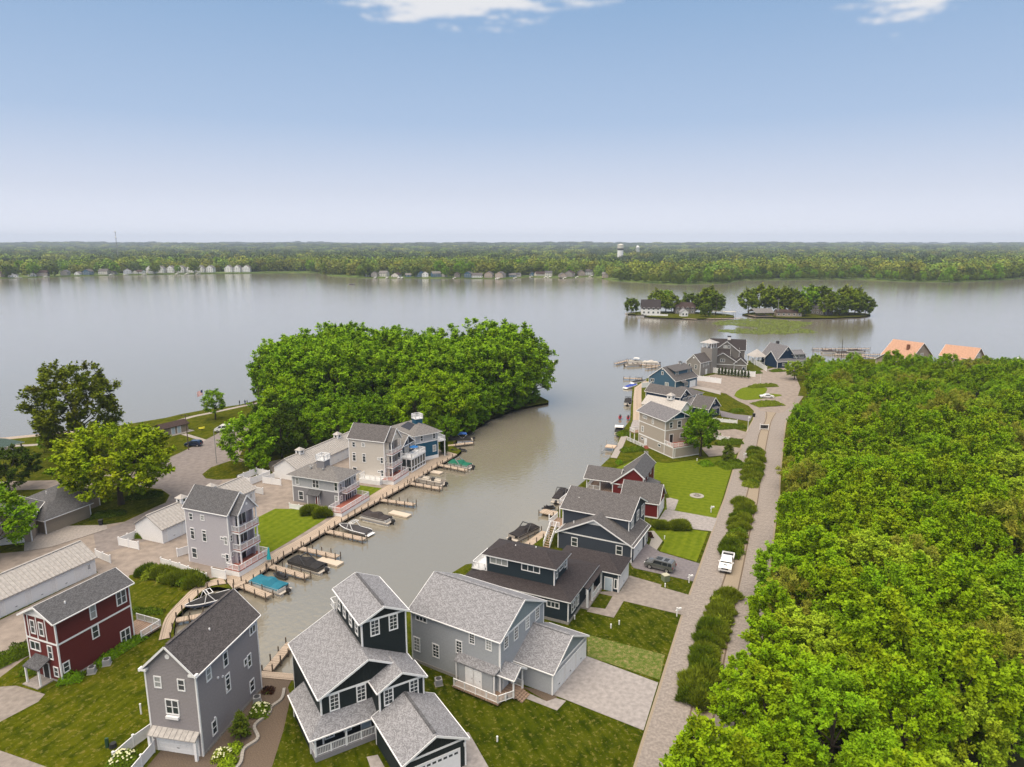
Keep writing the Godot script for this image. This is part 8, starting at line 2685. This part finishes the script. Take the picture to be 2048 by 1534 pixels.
	for y in [68.0, 82.0]:
		var m2 := MB.new()
		m2.tube(Vector3(-1.6, y, 1.5), Vector3(1.6, y, 1.5), 1.3, 1.3, 10)
		pb(rt, "dish", m2, M.white)

func small_house(called: String, label: String, at: Vector3, th: float, W: float, L: float, he: float, hr: float, wall: String, roof: String, group: String, rows := 2) -> void:
	var h := thing(called, label, "house", at, th, group)
	var T := gable(h, Vector3.ZERO, 0, W, L, he, hr, 0.4, 0.4, wall, roof, {"fascia": false, "corners": false})
	for f in ["F", "L", "R"]:
		var len := W if f == "F" else L
		var n := int(maxf(2.0, len / 3.2))
		for y in rows:
			for i in n:
				var u := (i + 0.5) / n * len - len * 0.5
				var o := part(h, "window", frame_mesh(1.6, 1.6, "hung")[0], M.white)
				o.transform = spot(T, f, W, L, u, 1.6 + y * 2.8)
				part(o, "pane", frame_mesh(1.6, 1.6, "hung")[1], M.glass)

func far_houses(r: RandomNumberGenerator) -> void:
	var walls := ["white_wall", "cream", "pale_grey", "greige", "sea_blue", "tan", "white_wall", "cream"]
	var words := {"white_wall": "white", "cream": "cream", "pale_grey": "pale grey", "greige": "greige", "sea_blue": "blue", "tan": "tan"}
	var roofs := ["roof_grey", "roof_slate", "roof_weathered", "roof_umber"]
	var rw := {"roof_grey": "grey", "roof_slate": "slate", "roof_weathered": "weathered", "roof_umber": "brown"}
	# row of white gabled town houses
	for i in 11:
		var x := -632.0 + i * 15.0
		if i == 7:
			continue
		var p := far_point(x, 26.0)
		small_house("town_house", "white three storey gabled town house in the far shore row", p, r.randf_range(-0.1, 0.1), r.randf_range(11.0, 13.5), 12.0, r.randf_range(7.6, 9.2), 13.0, "white_wall", "roof_weathered", "white town houses on the far shore", 3)
	for i in 58:
		var x := 0.0
		if i < 22:
			x = lerpf(-930, -620, (i + r.randf() * 0.7) / 22.0)
		elif i < 46:
			x = lerpf(-235, 150, (i - 22 + r.randf() * 0.7) / 24.0)
		else:
			x = lerpf(190, 900, (i - 46 + r.randf() * 0.8) / 12.0)
		var d := r.randf_range(7.0, 18.0) if i < 46 else r.randf_range(150.0, 260.0)
		var p := far_point(x, d)
		var w: String = walls[r.randi() % walls.size()]
		var rf: String = roofs[r.randi() % roofs.size()]
		var two := r.randf() < 0.55
		var W := r.randf_range(8.0, 13.0)
		var he := 5.8 if two else 3.2
		small_house("lake_house", "%s %s house with %s roof on the far shore" % [words[w], "two storey" if two else "low", rw[rf]], p, r.randf_range(-0.5, 0.5) + (PI / 2 if r.randf() < 0.4 else 0.0), W, W * r.randf_range(1.0, 1.5), he, he + W * 0.33, w, rf, "houses along the far shore", 2 if two else 1)
	for i in 26:
		var x := r.randf_range(-930.0, -560.0) if i < 12 else r.randf_range(-230.0, 150.0)
		var p := far_point(x, 0.0)
		var t := thing("lake_dock", "small pale dock on the far shore", "dock", Vector3(p.x, 0, p.z + 7.0), PI / 2 + r.randf_range(-0.1, 0.1), "docks along the far shore")
		var mb := MB.new()
		mb.box(Vector3(0, -0.1, 0), Vector3(16, 0.3, 2.2))
		mb.box(Vector3(-7, 1.4, 2.6), Vector3(6, 0.4, 3.0))
		pb(t, "deck", mb, M.white)
		var pm := MB.new()
		for q in [[-7.9, -0.9], [-7.9, 0.9], [0, 0.9], [0, -0.9], [-9.5, 3.8], [-4.5, 3.8]]:
			pm.tube(Vector3(q[0], -2, q[1]), Vector3(q[0], 1.3, q[1]), 0.15, 0.15, 5)
		pb(t, "posts", pm, M.post_wood)

func islands() -> void:
	sheet("island_ground", smooth([[88.8, -524.2], [94.5, -518.7], [101.4, -502.8], [115.3, -494.8], [133.1, -489.9], [147.1, -493.8], [161.4, -499.7], [166.2, -514.0], [160.0, -528], [145, -538], [120, -544], [98, -540], [88.8, -524.2]], 3).slice(0, -1), 0.15, "lawn_bright", 1.6)
	sheet("island_ground", smooth([[176.2, -522.2], [178.7, -506.9], [191.3, -499.7], [202.2, -494.8], [229.7, -494.8], [244.7, -499.7], [261.1, -505.8], [274.6, -524.2], [262, -538], [230, -545], [195, -540], [176.2, -522.2]], 3).slice(0, -1), 0.15, "lawn_bright", 1.6)
	small_house("island_house", "white island house with dark steep roof and dormer", Vector3(106.0, 0.15, -523.0), 1.45, 10.0, 14.0, 4.6, 11.0, "white_wall", "roof_brown", "island houses")
	small_house("island_house", "brown shingled island house among the trees", Vector3(133.0, 0.15, -528.0), 1.5, 9.0, 15.0, 4.5, 8.5, "brown_grey", "roof_umber", "island houses")
	small_house("boat_house", "small white gabled shed on the island shore", Vector3(127.5, 0.15, -507.0), 0.1, 5.0, 5.0, 3.0, 5.6, "white_wall", "roof_light", "island houses", 1)
	small_house("island_shed", "low brown island shed beside the boathouse", Vector3(205.0, 0.15, -507.0), 1.4, 7.0, 18.0, 3.0, 5.0, "tan", "roof_umber", "island houses", 1)
	small_house("island_house", "dark island house behind the right hand trees", Vector3(236.0, 0.15, -520.0), 0.4, 9.0, 12.0, 5.0, 8.6, "brown_grey", "roof_slate", "island houses")
	var bh := thing("boat_house", "open brown roofed boathouse at the island dock", "boat house", Vector3(185.0, 0.1, -508.0), 0.15)
	gable(bh, Vector3.ZERO, PI / 2, 12.0, 14.0, 3.0, 5.8, 0.6, 0.6, "", "roof_weathered", {"fascia": false})
	posts(bh, "post", [[-6.5, 5.5], [6.5, 5.5], [-6.5, -5.5], [6.5, -5.5], [0, 5.5], [0, -5.5]], -1.5, 3.2, 0.4, "post_wood")
	var pf := MB.new()
	pf.box(Vector3(0, 0.2, 0), Vector3(14, 0.3, 12))
	pb(bh, "dock_floor", pf, M.dock_wood)
	fence("white picket fence in front of the island house", [[99.0, -512.0], [116.0, -508.0]], 1.3)
	dock(Vector3(96.0, 0.1, -512.0), Vector3(132.0, 0.1, -487.0), 2.0, "long wooden dock along the island front", "island docks", 5.0)
	dock(Vector3(140.0, 0.1, -489.0), Vector3(166.0, 0.1, -494.0), 2.0, "wooden dock at the island end", "island docks", 5.0)
	pontoon("covered dark pontoon at the island dock", Vector3(97.0, -0.7, -509.0), 0.1, ["cover_black", 0.018, 0.017, 0.018], {"L": 8.5})
	pontoon("white canopied boat at the island tip", Vector3(92.0, -0.7, -530.0), 0.1, [], {"L": 8.0, "bimini": true})
	for s in [[156.0, -517.0], [163.0, -512.0]]:
		var t := thing("boat_canopy", "pale canopy boat lift at the island end", "boat lift", Vector3(s[0], -0.7, s[1]), 0.2, "island boat lifts")
		var c := MB.new()
		c.box(Vector3(0, 3.6, 0), Vector3(9.0, 0.4, 4.0))
		pb(t, "canopy", c, M.cream)
		posts(t, "post", [[-4.2, -1.8], [4.2, -1.8], [-4.2, 1.8], [4.2, 1.8]], -1, 3.5, 0.2, "ac_grey")
	pole("wooden utility pole on the first island", 150.0, -502.0, 14.0, true, 0.2, "bark")
	pole("pale utility pole on the second island", 197.0, -506.0, 13.0, true, 0.2, "ac_grey")
	var tr := [[93.0, -531.0, "far_b", 0.75], [114.0, -534.0, "far_a", 0.95], [121.0, -538.0, "far_c", 0.85], [124.0, -530.0, "far_a", 0.8], [140.0, -538.0, "far_b", 0.95], [146.0, -529.0, "far_b", 0.95], [150.0, -524.0, "far_a", 1.1], [156.0, -523.0, "far_b", 1.0], [142.5, -503.0, "far_b", 0.62], [182.0, -526.0, "far_a", 1.0], [191.0, -528.0, "far_a", 1.15], [200.0, -528.0, "far_a", 1.1], [207.0, -524.0, "far_a", 1.05], [214.0, -528.0, "far_b", 1.25], [213.0, -505.0, "far_a", 0.72], [218.0, -509.0, "far_b", 0.7], [228.0, -527.0, "far_c", 1.0], [240.0, -534.0, "far_b", 1.35], [236.0, -510.0, "far_a", 0.85], [246.0, -512.0, "far_b", 0.95], [254.0, -516.0, "far_a", 1.0], [262.0, -522.0, "far_a", 1.05], [266.0, -514.0, "far_b", 0.9], [257.0, -528.0, "far_a", 1.1]]
	for q in tr:
		var t := tree(q[2], q[0], q[1], q[3], "broad leafy tree on the %s island" % ("house" if q[0] < 170 else "wooded"), "trees on the islands")
		t.position.y = 0.1
	# lily pads
	var poly := PackedVector2Array()
	for q in [[139.5, -473.8], [164.6, -494.7], [192.4, -494.7], [208.8, -473.8], [188.2, -443.8], [189.7, -420.9], [165.0, -408.9], [135.9, -411.7], [128.9, -430.6], [133.6, -433.6], [156.8, -441.4], [157.7, -449.5], [138.4, -456.2]]:
		poly.append(Vector2(q[0], q[1]))
	var r := RandomNumberGenerator.new()
	r.seed = 17
	var f := FastNoiseLite.new()
	f.seed = 4
	f.frequency = 0.06
	var lv := Leaves.new()
	var n := 0
	while n < 16000:
		var p := Vector2(r.randf_range(126, 212), r.randf_range(-500, -402))
		var q := p + Vector2(f.get_noise_2d(p.x, p.y), f.get_noise_2d(p.x + 90, p.y)) * 6.0
		n += 1
		if not Geometry2D.is_point_in_polygon(q, poly) or f.get_noise_2d(p.x * 2.0, p.y) > 0.42:
			continue
		var k := r.randf_range(0.75, 1.25)
		var d := Vector3.RIGHT.rotated(Vector3.UP, r.randf() * TAU)
		lv.leaf(Vector3(p.x, -0.66 + r.randf() * 0.12, p.y), d, (Vector3.UP + rv(r) * 0.2).normalized(), r.randf_range(0.9, 1.5), r.randf_range(0.9, 1.4), Color(k, k, k * 0.9))
	leaf_mat("leaf_lily", 0.13, 0.165, 0.035, 0.2)
	var o := part(self, "lily_pads", lv.done(), M.leaf_lily)
	o.set_meta("kind", "stuff")
	tag(o, "mat of yellow green lily pads floating before the islands", "lily pads")

# ---------------------------------------------------------------- sky and light
func sky_panorama() -> ImageTexture:
	var w := 2048
	var h := 1024
	var im := Image.create(w, h, false, Image.FORMAT_RGBF)
	var f := FastNoiseLite.new()
	f.seed = 21
	f.frequency = 1.0
	f.fractal_octaves = 5
	f.fractal_gain = 0.55
	var stops := [[-1.0, Color(0.30, 0.31, 0.33)], [-0.02, Color(0.84, 0.86, 0.94)], [0.0, Color(0.94, 0.955, 1.05)], [0.07, Color(0.68, 0.735, 0.87)], [0.16, Color(0.43, 0.565, 0.78)], [0.30, Color(0.28, 0.44, 0.68)], [0.55, Color(0.24, 0.39, 0.64)], [1.0, Color(0.22, 0.36, 0.60)]]
	for y in h:
		var el := PI * 0.5 - PI * (y + 0.5) / h
		var s := sin(el)
		var c := Color.BLACK
		for i in stops.size() - 1:
			if s >= stops[i][0] and s <= stops[i + 1][0]:
				c = (stops[i][1] as Color).lerp(stops[i + 1][1], (s - stops[i][0]) / (stops[i + 1][0] - stops[i][0]))
		var on := s > 0.22 and s < 0.95
		for x in w:
			var k := c
			if on:
				var az := wrapf(TAU * (x + 0.5) / w, -PI, PI)
				# flat cloud layer: look up where the ray meets a plane
				var t := 1.0 / s
				var px := cos(el) * sin(az) * t
				var pz := -cos(el) * cos(az) * t
				var q := f.get_noise_2d(px * 0.55 + 3.7, pz * 1.15 + 1.9)
				var a := smoothstep(0.10, 0.40, q) * smoothstep(0.315, 0.36, s) * (1.0 - smoothstep(0.75, 0.95, s))
				# two banks of wispy cloud
				for b in [[-4.4, 17.9, 10.5, 2.1], [27.8, 17.2, 4.6, 2.9], [62.0, 18.0, 9.0, 2.4], [-58.0, 17.5, 12.0, 2.0], [120.0, 18.0, 10.0, 2.4], [-130.0, 17.0, 9.0, 2.2]]:
					var ea: float = (rad_to_deg(az) - b[0]) / b[2]
					var ee: float = (rad_to_deg(el) - b[1]) / b[3]
					var en: float = 1.0 - sqrt(ea * ea + ee * ee)
					if en > -0.4:
						var wq := f.get_noise_2d(px * 2.2, pz * 5.0) * 0.75 + f.get_noise_2d(px * 6.0 + 9.0, pz * 12.0) * 0.4
						a = maxf(a, smoothstep(0.05, 0.62, en + wq * 0.9))
				k = k.lerp(Color(0.86, 0.855, 0.87), a * 0.9)
			im.set_pixel(x, y, Color(k.r * 0.333, k.g * 0.333, k.b * 0.333))
	return ImageTexture.create_from_image(im)

func _ready() -> void:
	rng.seed = 2024
	# camera
	var cam := Camera3D.new()
	cam.name = "camera"
	cam.position = Vector3(0, 53, 0)
	cam.rotation_degrees = Vector3(-11.592, 0, 0)
	cam.fov = 58.66
	cam.near = 0.5
	cam.far = 40000.0
	cam.current = true
	add_child(cam)
	# sky, sun, exposure
	var env := Environment.new()
	env.background_mode = Environment.BG_SKY
	var sky := Sky.new()
	var pm := PanoramaSkyMaterial.new()
	pm.panorama = sky_panorama()
	sky.sky_material = pm
	env.sky = sky
	env.tonemap_mode = Environment.TONE_MAPPER_LINEAR
	env.tonemap_exposure = 3.0
	env.sdfgi_enabled = true
	env.ssao_enabled = true
	env.ssil_enabled = true
	env.fog_enabled = true
	env.fog_density = 0.00009
	env.fog_light_color = Color(0.86, 0.92, 1.0)
	var we := WorldEnvironment.new()
	we.name = "world_environment"
	we.environment = env
	add_child(we)
	var sun := DirectionalLight3D.new()
	sun.name = "sun"
	sun.light_energy = 0.72
	sun.light_color = Color(1.0, 0.93, 0.83)
	sun.light_angular_distance = 85.0
	sun.shadow_enabled = true
	add_child(sun)
	sun.look_at_from_position(Vector3(-0.26, 0.93, 0.20) * 100.0, Vector3.ZERO, Vector3.UP)
	make_materials()
	make_vegetation()
	print("materials and trees ready")
	# the large structure
	ground()
	far_country()
	islands()
	print("ground ready")
	house_mauve()
	house_red()
	garages(Vector3(-77.0, 0, -90.9), 30.0, "long white garage row with metal roof beside the red house", [-9.0, -5.2, -1.4, 2.4, 6.2, 10.0], [8.0])
	garages(Vector3(-63.2, 0, -122.4), 14.0, "white garage with cupola behind the lavender house", [-4.6, -1.0, 2.6], [-0.6])
	garages(Vector3(-59.4, 0, -130.6), 13.0, "middle white garage with cupola at the street bend", [-3.6, 0.0, 3.6], [1.6])
	garages(Vector3(-46.6, 0, -161.4), 27.0, "long white rear garage row beside the thicket", [-10.0, -6.2, -2.4, 1.4, 5.2, 9.0], [8.4, -6.0])
	tower_house("lavender grey four level tower house with stacked canal balconies", Vector3(-49.52, 0, -108.66), 1.19, "lavender", "roof_slate", 1.0, -4.2)
	house_hip_grey()
	tower_house("beige four level tower house with stacked canal balconies", Vector3(-32.09, 0, -151.4), 1.225, "beige", "roof_grey", 0.968, -5.2)
	house_sunroom()
	house_teal()
	house_ranch()
	house_restroom()
	picnic_shelter()
	house_black()
	house_silver()
	house_slate_low()
	house_slate_blue()
	house_barn_red()
	house_taupe()
	house_navy()
	house_sea_blue()
	house_greige()
	house_brown()
	house_navy_wide()
	houses_orange()
	print("houses ready")
	planting()
	waterside()
	street_things()
	cars()
	people()
	for k in protos:
		if protos[k].get_parent() == null:
			protos[k].free()
	print("done")
